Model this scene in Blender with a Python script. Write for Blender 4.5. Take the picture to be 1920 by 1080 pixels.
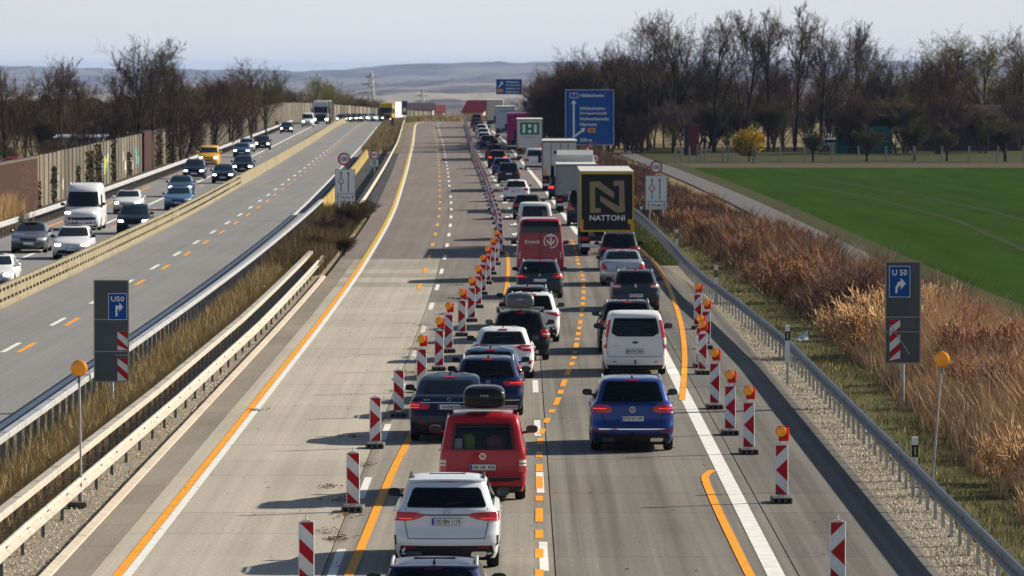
import bpy, math, random
import numpy as np
from mathutils import Vector, Matrix, Euler
random.seed(7); RNG = np.random.default_rng(7)
for o in list(bpy.data.objects): bpy.data.objects.remove(o)
scene = bpy.context.scene
COL = scene.collection
R = math.radians
# ------------------------------------------------------------------ camera
F = 10380.0; EYE = 8.8; VPX = 975.0; HOR = 132.0           # focal length in photo pixels, eye height, vanishing point
cam_d = bpy.data.cameras.new('camera'); cam = bpy.data.objects.new('camera', cam_d); COL.objects.link(cam)
cam.location = (0, 0, EYE)
cam.rotation_euler = (R(90) - math.atan((540 - HOR) / F), 0, math.atan((VPX - 960) / F))
cam_d.sensor_width = 36; cam_d.lens = 36 * F / 1920
cam_d.clip_start = 1; cam_d.clip_end = 40000
cam_d.dof.use_dof = True; cam_d.dof.focus_distance = 128; cam_d.dof.aperture_fstop = 5.0
scene.camera = cam
# ------------------------------------------------------------------ sky and sun
SUN_AZ = R(26); SUN_EL = R(26)                              # to the right of the road, a little ahead
sun_dir = Vector((math.cos(SUN_AZ) * math.cos(SUN_EL), math.sin(SUN_AZ) * math.cos(SUN_EL), math.sin(SUN_EL)))
w = bpy.data.worlds.new('World'); scene.world = w; w.use_nodes = True
nt = w.node_tree; nt.nodes.clear()
out = nt.nodes.new('ShaderNodeOutputWorld'); bg = nt.nodes.new('ShaderNodeBackground')
sky = nt.nodes.new('ShaderNodeTexSky'); sky.sky_type = 'NISHITA'; sky.sun_disc = False
sky.sun_elevation = SUN_EL; sky.sun_rotation = math.atan2(sun_dir.x, sun_dir.y)
sky.air_density = 1.0; sky.dust_density = 1.0; sky.ozone_density = 2.0
# thin veil of high cloud over the clear sky
tc = nt.nodes.new('ShaderNodeTexCoord'); mp = nt.nodes.new('ShaderNodeMapping'); mp.inputs['Scale'].default_value = (1.5, 1.5, 9)
nz = nt.nodes.new('ShaderNodeTexNoise'); nz.inputs['Scale'].default_value = 1.6; nz.inputs['Detail'].default_value = 5
rmp = nt.nodes.new('ShaderNodeMapRange'); rmp.inputs[1].default_value = .3; rmp.inputs[2].default_value = .7
rmp.inputs[3].default_value = .80; rmp.inputs[4].default_value = 1.0
mx = nt.nodes.new('ShaderNodeMix'); mx.data_type = 'RGBA'
nt.links.new(tc.outputs['Generated'], mp.inputs[0]); nt.links.new(mp.outputs[0], nz.inputs['Vector'])
nt.links.new(nz.outputs[0], rmp.inputs[0])
sx = nt.nodes.new('ShaderNodeSeparateXYZ'); el = nt.nodes.new('ShaderNodeMapRange'); el.interpolation_type = 'SMOOTHSTEP'
el.inputs[1].default_value = 0; el.inputs[2].default_value = .26; el.inputs[3].default_value = 1.0; el.inputs[4].default_value = .02
ml = nt.nodes.new('ShaderNodeMath'); ml.operation = 'MULTIPLY'
nt.links.new(tc.outputs['Generated'], sx.inputs[0]); nt.links.new(sx.outputs[2], el.inputs[0]); nt.links.new(el.outputs[0], ml.inputs[0]); nt.links.new(rmp.outputs[0], ml.inputs[1]); nt.links.new(ml.outputs[0], mx.inputs[0])
nt.links.new(sky.outputs[0], mx.inputs[6]); mx.inputs[7].default_value = (8.9, 9.15, 9.7, 1)
nt.links.new(mx.outputs[2], bg.inputs[0]); bg.inputs[1].default_value = 0.05
nt.links.new(bg.outputs[0], out.inputs[0])
sd = bpy.data.lights.new('sun', 'SUN'); so = bpy.data.objects.new('sun', sd); COL.objects.link(so)
sd.energy = 5.0; sd.angle = R(0.53); sd.color = (1.0, 0.90, 0.74)
so.rotation_euler = sun_dir.to_track_quat('Z', 'Y').to_euler()
so.location = (60, 120, 60)
scene.view_settings.view_transform = 'Standard'; scene.view_settings.look = 'None'
scene.view_settings.exposure = 0.80; scene.view_settings.gamma = 1
scene.render.engine = 'CYCLES'
scene.cycles.volume_bounces = 0
# ------------------------------------------------------------------ ground geometry helpers
def ss(t): t = np.clip(t, 0, 1); return t * t * (3 - 2 * t)
_od = np.arange(0, 3001, 5.0)
_ov = np.interp(_od, [0, 215, 270, 341, 419, 486, 544, 662, 774, 905, 940, 980, 1030, 1100, 1300, 3000], [0, 0, -.3, -.9, -2.05, -3.05, -4.0, -5.9, -7.9, -10.2, -10.4, -8.6, -3, 9, 60, 700])
_k = np.ones(15) / 15; _ov = np.convolve(np.pad(_ov, 7, mode='edge'), _k, mode='valid')
def off(d): return float(np.interp(d, _od, _ov))            # how far the motorway has bent to the left at distance d
def gz(d):                                                  # crest of the motorway, then it falls into the valley
    d = np.asarray(d, float); t = np.clip(d - 930, 0, None)
    return np.where(t < 110, -t * t / 10000.0, -1.21 - (t - 110) * .022)
def gzf(d): return float(gz(d))
def road(x, d, z=0.0): return (x + off(d), d, z + gzf(d))
_cm = cam.rotation_euler.to_matrix()
def ground(px, py, z=0.0):                                  # where the ray through a photo pixel meets height z
    v = _cm @ Vector(((px - 960) / F, (540 - py) / F, -1.0))
    t = (z - EYE) / v.z
    return (v.x * t, v.y * t, z)
def at_d(px, d, z=0.0): return ((px - VPX) * d / F, d, z)
def dist(py): return F * EYE / (py - HOR)
# ------------------------------------------------------------------ mesh builder
class MB:
    def __init__(s): s.v = []; s.f = []; s.m = []
    def add(s, vs, fs, m=0):
        n = len(s.v); s.v.extend(vs); s.f.extend([tuple(i + n for i in f) for f in fs]); s.m.extend([m] * len(fs)); return s
    def box(s, x0, x1, y0, y1, z0, z1, m=0):
        vs = [(x, y, z) for z in (z0, z1) for y in (y0, y1) for x in (x0, x1)]
        return s.add(vs, [(0, 2, 3, 1), (4, 5, 7, 6), (0, 1, 5, 4), (2, 6, 7, 3), (0, 4, 6, 2), (1, 3, 7, 5)], m)
    def bbox(s, x0, x1, y0, y1, z0, z1, b=.02, m=0):       # box with chamfered edges
        vs = []; 
        for z, i in ((z0, b), (z0 + b, 0), (z1 - b, 0), (z1, b)):
            a0, a1, c0, c1 = x0 + i, x1 - i, y0 + i, y1 - i
            vs += [(a0 + b, c0, z), (a1 - b, c0, z), (a1, c0 + b, z), (a1, c1 - b, z), (a1 - b, c1, z), (a0 + b, c1, z), (a0, c1 - b, z), (a0, c0 + b, z)]
        fs = [tuple(range(7, -1, -1)), tuple(range(24, 32))]
        for k in range(3):
            for j in range(8): fs.append((k * 8 + j, k * 8 + (j + 1) % 8, k * 8 + 8 + (j + 1) % 8, k * 8 + 8 + j))
        return s.add(vs, fs, m)
    def prism(s, poly, y0, y1, m=0):                        # polygon in x,z pushed along y
        n = len(poly); vs = [(x, y0, z) for x, z in poly] + [(x, y1, z) for x, z in poly]
        fs = [tuple(range(n)), tuple(range(2 * n - 1, n - 1, -1))] + [((i + 1) % n, i, i + n, (i + 1) % n + n) for i in range(n)]
        return s.add(vs, fs, m)
    def tube(s, pts, r, n=6, m=0, cap=True):
        pts = [Vector(p) for p in pts]; rs = r if isinstance(r, (list, tuple)) else [r] * len(pts); vs = []
        for i, p in enumerate(pts):
            t = (pts[min(i + 1, len(pts) - 1)] - pts[max(i - 1, 0)]).normalized()
            a = t.cross(Vector((0, 0, 1)) if abs(t.z) < .9 else Vector((1, 0, 0))).normalized(); b = t.cross(a)
            for k in range(n):
                q = 2 * math.pi * k / n; vs.append(tuple(p + rs[i] * (math.cos(q) * a + math.sin(q) * b)))
        fs = [(i * n + k, i * n + (k + 1) % n, i * n + n + (k + 1) % n, i * n + n + k) for i in range(len(pts) - 1) for k in range(n)]
        if cap: fs += [tuple(range(n - 1, -1, -1)), tuple(range((len(pts) - 1) * n, len(pts) * n))]
        return s.add(vs, fs, m)
    def lathe(s, prof, c=(0, 0, 0), axis='x', n=20, m=0):   # profile of (radius, along)
        vs = []
        for r, a in prof:
            for k in range(n):
                q = 2 * math.pi * k / n; p, o = r * math.cos(q), r * math.sin(q)
                vs.append({'x': (c[0] + a, c[1] + p, c[2] + o), 'y': (c[0] + p, c[1] + a, c[2] + o), 'z': (c[0] + p, c[1] + o, c[2] + a)}[axis])
        fs = [(i * n + k, i * n + (k + 1) % n, i * n + n + (k + 1) % n, i * n + n + k) for i in range(len(prof) - 1) for k in range(n)]
        fs += [tuple(range(n - 1, -1, -1)), tuple(range((len(prof) - 1) * n, len(prof) * n))]
        return s.add(vs, fs, m)
    def grid(s, rows, m=0):
        nu = len(rows[0]); vs = [p for r in rows for p in r]
        return s.add(vs, [(i * nu + j, i * nu + j + 1, i * nu + nu + j + 1, i * nu + nu + j) for i in range(len(rows) - 1) for j in range(nu - 1)], m)
    def mesh(s, name, mats, smooth=False):
        me = bpy.data.meshes.new(name); me.from_pydata(s.v, [], s.f)
        for mt in (mats if isinstance(mats, (list, tuple)) else [mats]): me.materials.append(mt)
        if any(s.m): me.polygons.foreach_set('material_index', s.m)
        if smooth:
            me.polygons.foreach_set('use_smooth', [True] * len(me.polygons))
            try: me.set_sharp_from_angle(angle=R(38))
            except Exception: pass
        me.update(); return me
    def obj(s, name, mats, parent=None, smooth=False): return link(name, s.mesh(name, mats, smooth), parent)
def link(name, me, parent=None, loc=None, rot=None):
    o = bpy.data.objects.new(name, me); COL.objects.link(o)
    if parent is not None: o.parent = parent
    if loc is not None: o.location = loc
    if rot is not None: o.rotation_euler = rot
    return o
def tag(o, label=None, cat=None, group=None, kind=None):
    if label: o['label'] = label
    if cat: o['category'] = cat
    if group: o['group'] = group
    if kind: o['kind'] = kind
    return o
def thing(name, loc, rz=0.0, label=None, cat=None, group=None):
    o = bpy.data.objects.new(name, None); COL.objects.link(o); o.empty_display_size = .3
    o.location = loc; o.rotation_euler = (0, 0, rz); return tag(o, label, cat, group)
def copy_tree(o, parent=None):
    c = o.copy(); COL.objects.link(c); c.parent = parent
    for ch in o.children: copy_tree(ch, c)
    return c
def fast_mesh(name, V, Fc, mats, mi=None):                  # numpy arrays of triangles or quads
    V = np.asarray(V, np.float32); Fc = np.asarray(Fc, np.int32); k = Fc.shape[1]
    me = bpy.data.meshes.new(name); me.vertices.add(len(V)); me.vertices.foreach_set('co', V.ravel())
    me.loops.add(Fc.size); me.loops.foreach_set('vertex_index', Fc.ravel())
    me.polygons.add(len(Fc)); me.polygons.foreach_set('loop_start', np.arange(0, Fc.size, k, dtype=np.int32))
    for m in mats: me.materials.append(m)
    if mi is not None: me.polygons.foreach_set('material_index', np.asarray(mi, np.int32))
    me.update(calc_edges=True); return me
_txt = {}
def text(s, width=None, height=.1, bold=False):             # lettering as a flat mesh in x,z facing -y, centred on 0
    key = (s, width, height, bold)
    if key in _txt: return _txt[key]
    cu = bpy.data.curves.new('lettering', 'FONT'); cu.body = s; cu.align_x = 'CENTER'; cu.resolution_u = 2
    if bold: cu.offset = .018
    to = bpy.data.objects.new('lettering', cu); COL.objects.link(to)
    dg = bpy.context.evaluated_depsgraph_get(); dg.update()
    me = bpy.data.meshes.new_from_object(to.evaluated_get(dg)); bpy.data.objects.remove(to)
    co = np.zeros(len(me.vertices) * 3, np.float32); me.vertices.foreach_get('co', co); co = co.reshape(-1, 3)
    a, b = co.min(0), co.max(0)
    sc = height / max(b[1] - a[1], 1e-6); sx = sc if width is None else width / max(b[0] - a[0], 1e-6)
    o2 = np.zeros_like(co); o2[:, 0] = (co[:, 0] - (a[0] + b[0]) / 2) * sx; o2[:, 2] = (co[:, 1] - (a[1] + b[1]) / 2) * sc
    me.vertices.foreach_set('co', o2.ravel()); me.update(); _txt[key] = me; return me
def letter(s, mat, parent, loc, width=None, height=.1, rz=0, bold=False, name='lettering'):
    me = text(s, width, height, bold)
    if len(me.materials) == 0: me.materials.append(mat)
    elif me.materials[0] != mat:
        me = me.copy(); me.materials[0] = mat
    return link(name, me, parent, loc, (0, 0, rz))
# ------------------------------------------------------------------ materials
MATS = {}
def mat(name, col, rough=.6, metal=0.0, coat=0.0, emit=None, es=1.0, noise=None, nscale=5.0, bump=0.0, bscale=40.0, spec=.15, rnd=0.0, detail=6, trans=0.0, stretch=None):
    if name in MATS: return MATS[name]
    m = bpy.data.materials.new(name); m.use_nodes = True; t = m.node_tree; b = t.nodes['Principled BSDF']
    b.inputs['Base Color'].default_value = (*col, 1); b.inputs['Roughness'].default_value = rough; b.inputs['Metallic'].default_value = metal
    b.inputs['Coat Weight'].default_value = coat; b.inputs['Coat Roughness'].default_value = .06; b.inputs['Specular IOR Level'].default_value = spec
    if trans: b.inputs['Transmission Weight'].default_value = trans
    if emit: b.inputs['Emission Color'].default_value = (*emit, 1); b.inputs['Emission Strength'].default_value = es
    co = None
    def coords():
        nonlocal co
        if co is None:
            g = t.nodes.new('ShaderNodeNewGeometry'); co = g.outputs['Position']
            if stretch:
                mpn = t.nodes.new('ShaderNodeMapping'); mpn.inputs['Scale'].default_value = stretch; t.links.new(co, mpn.inputs[0]); co = mpn.outputs[0]
        return co
    src = None
    if noise:
        n = t.nodes.new('ShaderNodeTexNoise'); n.inputs['Scale'].default_value = nscale; n.inputs['Detail'].default_value = detail; n.inputs['Roughness'].default_value = .65
        t.links.new(coords(), n.inputs['Vector']); r = t.nodes.new('ShaderNodeValToRGB'); r.color_ramp.elements[0].position = .3; r.color_ramp.elements[1].position = .7
        r.color_ramp.elements[0].color = (*noise, 1); r.color_ramp.elements[1].color = (*col, 1)
        t.links.new(n.outputs[0], r.inputs[0]); src = r.outputs[0]
    if rnd:
        oi = t.nodes.new('ShaderNodeObjectInfo'); mr = t.nodes.new('ShaderNodeMapRange'); mr.inputs[3].default_value = 1 - rnd; mr.inputs[4].default_value = 1 + rnd
        t.links.new(oi.outputs['Random'], mr.inputs[0]); hs = t.nodes.new('ShaderNodeHueSaturation'); t.links.new(mr.outputs[0], hs.inputs['Value'])
        if src: t.links.new(src, hs.inputs['Color'])
        else: hs.inputs['Color'].default_value = (*col, 1)
        src = hs.outputs[0]
    if src: t.links.new(src, b.inputs['Base Color'])
    if bump:
        n2 = t.nodes.new('ShaderNodeTexNoise'); n2.inputs['Scale'].default_value = bscale; n2.inputs['Detail'].default_value = 4
        t.links.new(coords(), n2.inputs['Vector']); bp = t.nodes.new('ShaderNodeBump'); bp.inputs['Strength'].default_value = bump; bp.inputs['Distance'].default_value = .02
        t.links.new(n2.outputs[0], bp.inputs['Height']); t.links.new(bp.outputs[0], b.inputs['Normal'])
    MATS[name] = m; return m
def concrete(name, col, dark, streak=.5, rnd=.05, groove=0.35):
    """brushed concrete: blotches, lengthwise tyre streaks, cross grooves"""
    m = bpy.data.materials.new(name); m.use_nodes = True; t = m.node_tree; b = t.nodes['Principled BSDF']; b.inputs['Roughness'].default_value = .85; b.inputs['Specular IOR Level'].default_value = .06
    g = t.nodes.new('ShaderNodeNewGeometry')
    def nz(scale, st, detail=5):
        mpn = t.nodes.new('ShaderNodeMapping'); mpn.inputs['Scale'].default_value = st; t.links.new(g.outputs['Position'], mpn.inputs[0])
        n = t.nodes.new('ShaderNodeTexNoise'); n.inputs['Scale'].default_value = scale; n.inputs['Detail'].default_value = detail; n.inputs['Roughness'].default_value = .6
        t.links.new(mpn.outputs[0], n.inputs['Vector']); return n.outputs[0]
    def ramp(src, lo, hi, c0, c1):
        r = t.nodes.new('ShaderNodeValToRGB'); r.color_ramp.elements[0].position = lo; r.color_ramp.elements[1].position = hi
        r.color_ramp.elements[0].color = (*c0, 1); r.color_ramp.elements[1].color = (*c1, 1); t.links.new(src, r.inputs[0]); return r.outputs[0]
    def mul(a, c):
        x = t.nodes.new('ShaderNodeMix'); x.data_type = 'RGBA'; x.blend_type = 'MULTIPLY'; x.inputs[0].default_value = 1; t.links.new(a, x.inputs[6]); t.links.new(c, x.inputs[7]); return x.outputs[2]
    c = ramp(nz(1.0, (.35, .06, 1)), .3, .7, dark, col)
    s = 1 - streak * .35
    c = mul(c, ramp(nz(1.0, (2.6, .012, 1), 4), .36, .62, (s, s, s), (1, 1, 1)))
    c = mul(c, ramp(nz(1.0, (9, .03, 1), 3), .35, .6, (.94, .94, .94), (1, 1, 1)))
    c = mul(c, ramp(nz(14.0, (.8, 1.6, 1), 4), .32, .58, (.66, .65, .63), (1, 1, 1)))
    oi = t.nodes.new('ShaderNodeObjectInfo'); mr = t.nodes.new('ShaderNodeMapRange'); mr.inputs[3].default_value = 1 - rnd; mr.inputs[4].default_value = 1 + rnd
    t.links.new(oi.outputs['Random'], mr.inputs[0]); hs = t.nodes.new('ShaderNodeHueSaturation'); t.links.new(mr.outputs[0], hs.inputs['Value']); t.links.new(c, hs.inputs['Color'])
    t.links.new(hs.outputs[0], b.inputs['Base Color'])
    bp = t.nodes.new('ShaderNodeBump'); bp.inputs['Strength'].default_value = groove; bp.inputs['Distance'].default_value = .01
    t.links.new(nz(1.0, (1.2, 14, 1), 3), bp.inputs['Height']); t.links.new(bp.outputs[0], b.inputs['Normal'])
    MATS[name] = m; return m
M = dict(
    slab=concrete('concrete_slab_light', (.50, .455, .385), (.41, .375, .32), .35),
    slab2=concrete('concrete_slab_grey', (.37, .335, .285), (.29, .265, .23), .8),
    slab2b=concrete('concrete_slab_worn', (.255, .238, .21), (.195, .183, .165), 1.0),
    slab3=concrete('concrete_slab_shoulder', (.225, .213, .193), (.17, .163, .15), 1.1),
    strip=concrete('concrete_edge_strip', (.32, .285, .235), (.22, .2, .17), .3),
    slabm=concrete('concrete_slab_mid', (.40, .365, .315), (.325, .298, .26), .4),
    slabm2=concrete('concrete_slab_mid_grey', (.27, .248, .225), (.21, .195, .18), .8),
    far=concrete('asphalt_reddish', (.245, .212, .195), (.195, .172, .162), .4, 0, .2),
    left=concrete('concrete_left_carriageway', (.275, .276, .278), (.235, .237, .24), .30, 0, .25),
    asph=concrete('asphalt_dark', (.085, .088, .092), (.06, .062, .066), .4, 0, .2),
    path=mat('path_asphalt', (.125, .122, .128), .9, spec=.06, noise=(.12, .115, .11), nscale=.6),
    joint=mat('joint_filler', (.06, .055, .05), .9),
    white_p=mat('road_paint_white', (.78, .78, .75), .7, noise=(.56, .55, .52), nscale=2.2, detail=8),
    white_old=mat('road_paint_white_worn', (.60, .59, .56), .75, noise=(.44, .43, .41), nscale=3.0, detail=8),
    yellow_p=mat('road_tape_yellow', (.80, .34, .015), .65, noise=(.66, .27, .015), nscale=1.4),
    yellow_f=mat('road_tape_yellow_pale', (.62, .40, .03), .65, noise=(.5, .32, .03), nscale=1.0),
    gravel=mat('gravel', (.36, .315, .245), .95, spec=.04, noise=(.14, .125, .10), nscale=7, bump=1.0, bscale=16),
    soil=mat('soil', (.10, .078, .055), .95, spec=.05, noise=(.06, .048, .034), nscale=3),
    dry=mat('dry_grass_ground', (.25, .20, .11), .95, spec=.06, noise=(.13, .105, .055), nscale=1.5),
    meadow=mat('meadow_ground', (.040, .050, .018), .95, spec=.04, noise=(.055, .05, .024), nscale=.4),
    turf=mat('turf_ground', (.070, .082, .026), .95, spec=.05, noise=(.12, .095, .045), nscale=.7),
    field=mat('field_ground', (.036, .070, .015), .95, spec=.0, noise=(.021, .043, .0095), nscale=.22, detail=8, stretch=(1.8, .10, 1)),  # cloud shade over the field is put into this dark green
    galv=mat('galvanised_steel', (.50, .51, .52), .5, .5, noise=(.32, .33, .34), nscale=2.5),
    galv_d=mat('galvanised_steel_weathered', (.17, .19, .215), .5, .5, noise=(.115, .13, .15), nscale=2),
    galv_w=mat('rail_coated_pale', (.50, .465, .40), .55, .15, noise=(.34, .31, .26), nscale=2.2),
    post_d=mat('rail_post', (.19, .195, .20), .6, .4, noise=(.12, .12, .125), nscale=3),
    barrier=mat('barrier_yellowed', (.26, .225, .145), .75, noise=(.16, .135, .085), nscale=1.2),
    hole=mat('dark_opening', (.012, .012, .012), .9),
    barrier_y=mat('barrier_yellow', (.36, .25, .05), .6, noise=(.22, .17, .06), nscale=1),
    red=mat('sheeting_red', (.42, .012, .015), .35), white=mat('sheeting_white', (.74, .76, .78), .35, noise=(.62, .64, .66), nscale=9),
    rubber=mat('recycled_rubber', (.13, .125, .12), .85, noise=(.08, .078, .075), nscale=8),
    lampred=mat('lamp_housing_red', (.55, .02, .012), .35), amber=mat('lamp_lens_amber', (.80, .29, .01), .15, coat=.8, emit=(1.0, .36, .02), es=.06),
    amber_r=mat('lamp_reflector', (.5, .2, .02), .3),
    sign_b=mat('sign_blue', (.004, .075, .33), .4), sign_w=mat('sign_white', (.78, .8, .8), .4), sign_k=mat('sign_black', (.01, .01, .012), .5),
    sign_o=mat('sign_orange', (.72, .33, .01), .45), sign_back=mat('sign_back_grey', (.10, .115, .12), .5, .2, noise=(.075, .088, .093), nscale=1.5), sign_rim=mat('sign_rim', (.36, .33, .27), .5, .4),
    sign_r=mat('sign_red', (.5, .015, .02), .4),
    brick=mat('brick', (.050, .022, .016), .9, noise=(.03, .014, .012), nscale=3), mortar=mat('mortar', (.05, .034, .027), .95),
    plank=mat('noise_wall_concrete', (.215, .19, .15), .9, noise=(.085, .075, .06), nscale=1.3, rnd=.22, stretch=(1.6, 1.6, .3)),
    plank2=mat('noise_wall_concrete_stained', (.17, .15, .118), .9, noise=(.055, .048, .036), nscale=1.3, rnd=.25, stretch=(1.6, 1.6, .3)),
    wpost=mat('noise_wall_post', (.14, .12, .095), .9, noise=(.09, .08, .065), nscale=1),
    teal=mat('graffiti_teal', (.06, .30, .30), .7), gyellow=mat('graffiti_yellow', (.5, .5, .05), .7), gblue=mat('graffiti_blue', (.08, .2, .4), .7), ggrey=mat('graffiti_silver', (.45, .48, .5), .7),
    rubber_t=mat('tyre_rubber', (.016, .016, .017), .75), rim=mat('alloy_rim', (.42, .43, .45), .3, .8), rimd=mat('dark_rim', (.06, .06, .065), .4, .6),
    glass=mat('tinted_glass', (.005, .006, .007), .04, spec=.38), glass_l=mat('clear_glass_over_dark_cabin', (.008, .012, .013), .04, spec=.5),
    plastic=mat('black_plastic', (.022, .022, .024), .55), chrome=mat('chrome', (.75, .76, .78), .12, 1.0),
    tail=mat('tail_lamp_red', (.34, .005, .009), .12, coat=1, emit=(1, .02, .02), es=.025), tail_on=mat('tail_lamp_lit', (.6, .02, .015), .15, emit=(1, .08, .05), es=.6),
    tail_w=mat('lamp_clear', (.62, .60, .60), .15, coat=1), head=mat('headlamp_clear', (.55, .58, .60), .08, coat=1, metal=.3),
    head_on=mat('headlamp_lit', (1, .95, .8), .2, emit=(1, .90, .66), es=14), refl=mat('reflector_red', (.35, .012, .01), .3), orange=mat('marker_orange', (.8, .28, .01), .35),
    plate=mat('plate_white', (.70, .71, .70), .4), plate_b=mat('plate_blue_band', (.01, .06, .42), .4), ink=mat('plate_lettering', (.012, .012, .014), .5),
    mirror=mat('mirror_glass', (.05, .075, .09), .05, .6), under=mat('underbody', (.008, .008, .008), .9), seam=mat('panel_gap', (.012, .012, .013), .8),
    bark=mat('bark', (.055, .043, .033), .95, spec=.05, noise=(.03, .024, .019), nscale=3), twig=mat('twig_brown', (.078, .056, .042), .95, spec=.05), twig_g=mat('twig_olive', (.085, .07, .032), .95, spec=.05), twig_y=mat('twig_budding', (.17, .15, .035), .95, spec=.05),
    twig_r=mat('twig_reddish', (.090, .052, .038), .95, spec=.05), bloom=mat('yellow_blossom', (.42, .29, .008), .8, spec=.05), willow=mat('willow_shoots', (.075, .066, .038), .9, spec=.05),
    stem1=mat('dry_stem_russet', (.25, .125, .07), .9), stem2=mat('dry_stem_straw', (.72, .53, .31), .9), stem3=mat('dry_stem_brown', (.13, .085, .055), .9), stem4=mat('dry_stem_ochre', (.55, .335, .17), .9),
    stem5=mat('dry_stem_plum', (.105, .058, .046), .9, spec=.05),  # dark stems that put shade into the far thicket and shrubs
    blade=mat('grass_blade_green', (.095, .125, .032), .85, spec=.1), blade2=mat('grass_blade_pale', (.20, .19, .07), .85, spec=.1), straw=mat('dry_grass_blade', (.50, .37, .18), .9), straw2=mat('dry_grass_blade_dark', (.30, .205, .10), .9),
    leaf=mat('dead_leaf', (.12, .075, .035), .9), ivy=mat('ivy_leaf', (.035, .045, .018), .8),
)
PAINT = {}
def paint(key, col, metal=.25, rough=.32):
    dk = max(col) < .12; return mat('car_paint_' + key, col, rough if not dk else .4, metal, .55 if not dk else .4, spec=.12 if not dk else .06)
# ================================================================== SETTING
def interp(pts):
    a = [p[0] for p in pts]; b = [p[1] for p in pts]
    return lambda d: float(np.interp(d, a, b))
def const(v): return lambda d: v
def drange(d0, d1, st): n = max(1, int(math.ceil((d1 - d0) / st))); return [d0 + (d1 - d0) * i / n for i in range(n + 1)]
def strip(name, xl, xr, d0, d1, z, m, st=8.0, parent=None, kind='structure', skirt=0.0):
    xl = xl if callable(xl) else const(xl); xr = xr if callable(xr) else const(xr)
    mb = MB(); ds = drange(d0, d1, st)
    rows = []
    for d in ds:
        a, b = road(xl(d), d, z), road(xr(d), d, z)
        rows.append([(a[0], a[1], a[2] - skirt), a, b, (b[0], b[1], b[2] - skirt)] if skirt else [a, b])
    mb.grid(rows); o = mb.obj(name, m, parent)
    if kind and parent is None: o['kind'] = kind
    return o
# ---- terrain: flat land by the motorway, valley beyond the crest, wooded hills
ys = np.concatenate([np.arange(-60, 900, 60), np.arange(900, 1100, 12), np.arange(1100, 2600, 125), np.arange(2600, 25200, 180)]).astype(float)
ts = np.concatenate([np.linspace(-2.5, -.16, 14), np.linspace(-.15, .15, 260), np.linspace(.16, 2.5, 14)])
rid = interp([(-3000, 128), (0, 128), (220, 128), (400, 133.5), (560, 133), (700, 127), (850, 119.5), (1000, 115.8), (1300, 115), (1920, 116), (5000, 118)])
rid2 = interp([(-3000, 190), (0, 165), (400, 163), (640, 170), (720, 158), (850, 150), (1010, 152), (1500, 150), (5000, 150)])
V = np.zeros((len(ys), len(ts), 3))
for i, y in enumerate(ys):
    X = ts * max(y, 700.0); px = VPX + ts * F
    base = float(gz(min(y, 2500.0)))
    z = np.full(len(ts), base)
    if y > 5000:
        z1 = np.array([EYE + (HOR - rid2(p)) * 11000 / F for p in px]); z2 = np.array([EYE + (HOR - rid(p)) * 18000 / F for p in px])
        wob = 2.4 * np.sin(px / 61.0 + y / 900) + 1.5 * np.sin(px / 23.0 + 2 + y / 500) + RNG.normal(0, .8, len(ts))
        if y < 11000: z = base + (z1 - base) * ss((y - 5000) / 6000.0)
        elif y < 12400: z = z1 - 10 * ss((y - 11000) / 1400.0)
        elif y < 18000: z = z1 - 10 + (z2 - z1 + 10) * ss((y - 12400) / 5600.0)
        else: z = z2 - 40 * ss((y - 18000) / 6000.0)
        z = z + wob * (.8 if y < 11000 else 1.8)
    z = z - .12
    V[i, :, 0] = X; V[i, :, 1] = y; V[i, :, 2] = z
nu = len(ts); I, J = np.meshgrid(np.arange(len(ys) - 1), np.arange(nu - 1), indexing='ij')
q = (I * nu + J).ravel(); Q = np.stack([q, q + 1, q + nu + 1, q + nu], 1)
hill = bpy.data.materials.new('valley_and_hills'); hill.use_nodes = True; t = hill.node_tree; b = t.nodes['Principled BSDF']; b.inputs['Roughness'].default_value = 1; b.inputs['Specular IOR Level'].default_value = .1
g = t.nodes.new('ShaderNodeNewGeometry')
def _n(scale, st, det, lo, hi, c0, c1, src2=None):
    mpn = t.nodes.new('ShaderNodeMapping'); mpn.inputs['Scale'].default_value = st; t.links.new(g.outputs['Position'], mpn.inputs[0])
    n = t.nodes.new('ShaderNodeTexNoise'); n.inputs['Scale'].default_value = scale; n.inputs['Detail'].default_value = det; t.links.new(mpn.outputs[0], n.inputs['Vector'])
    r = t.nodes.new('ShaderNodeValToRGB'); r.color_ramp.elements[0].position = lo; r.color_ramp.elements[1].position = hi
    r.color_ramp.elements[0].color = (*c0, 1); r.color_ramp.elements[1].color = (*c1, 1); t.links.new(n.outputs[0], r.inputs[0]); return r
wood = _n(1, (.010, .003, .010), 6, .35, .65, (.035, .028, .028), (.16, .115, .105))
fld = _n(1, (.0009, .0005, 0), 1, .45, .5, (.16, .20, .07), (.28, .24, .17))
msk = _n(1, (.0011, .0005, 0), 3, .50, .52, (0, 0, 0), (1, 1, 1))
sep = t.nodes.new('ShaderNodeSeparateXYZ'); t.links.new(g.outputs['Position'], sep.inputs[0])
mr = t.nodes.new('ShaderNodeMapRange'); mr.inputs[1].default_value = 8000; mr.inputs[2].default_value = 10500; mr.inputs[3].default_value = 1; mr.inputs[4].default_value = .45; t.links.new(sep.outputs[1], mr.inputs[0])
mm = t.nodes.new('ShaderNodeMath'); mm.operation = 'MULTIPLY'; t.links.new(msk.outputs[0], mm.inputs[0]); t.links.new(mr.outputs[0], mm.inputs[1])
mxx = t.nodes.new('ShaderNodeMix'); mxx.data_type = 'RGBA'; t.links.new(mm.outputs[0], mxx.inputs[0]); t.links.new(wood.outputs[0], mxx.inputs[6]); t.links.new(fld.outputs[0], mxx.inputs[7]); t.links.new(mxx.outputs[2], b.inputs['Base Color'])
mi = (ys[I.ravel()] > 1250).astype(int)
ter = link('terrain', fast_mesh('terrain', V.reshape(-1, 3), Q, [M['dry'], hill], mi)); ter['kind'] = 'structure'
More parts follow.
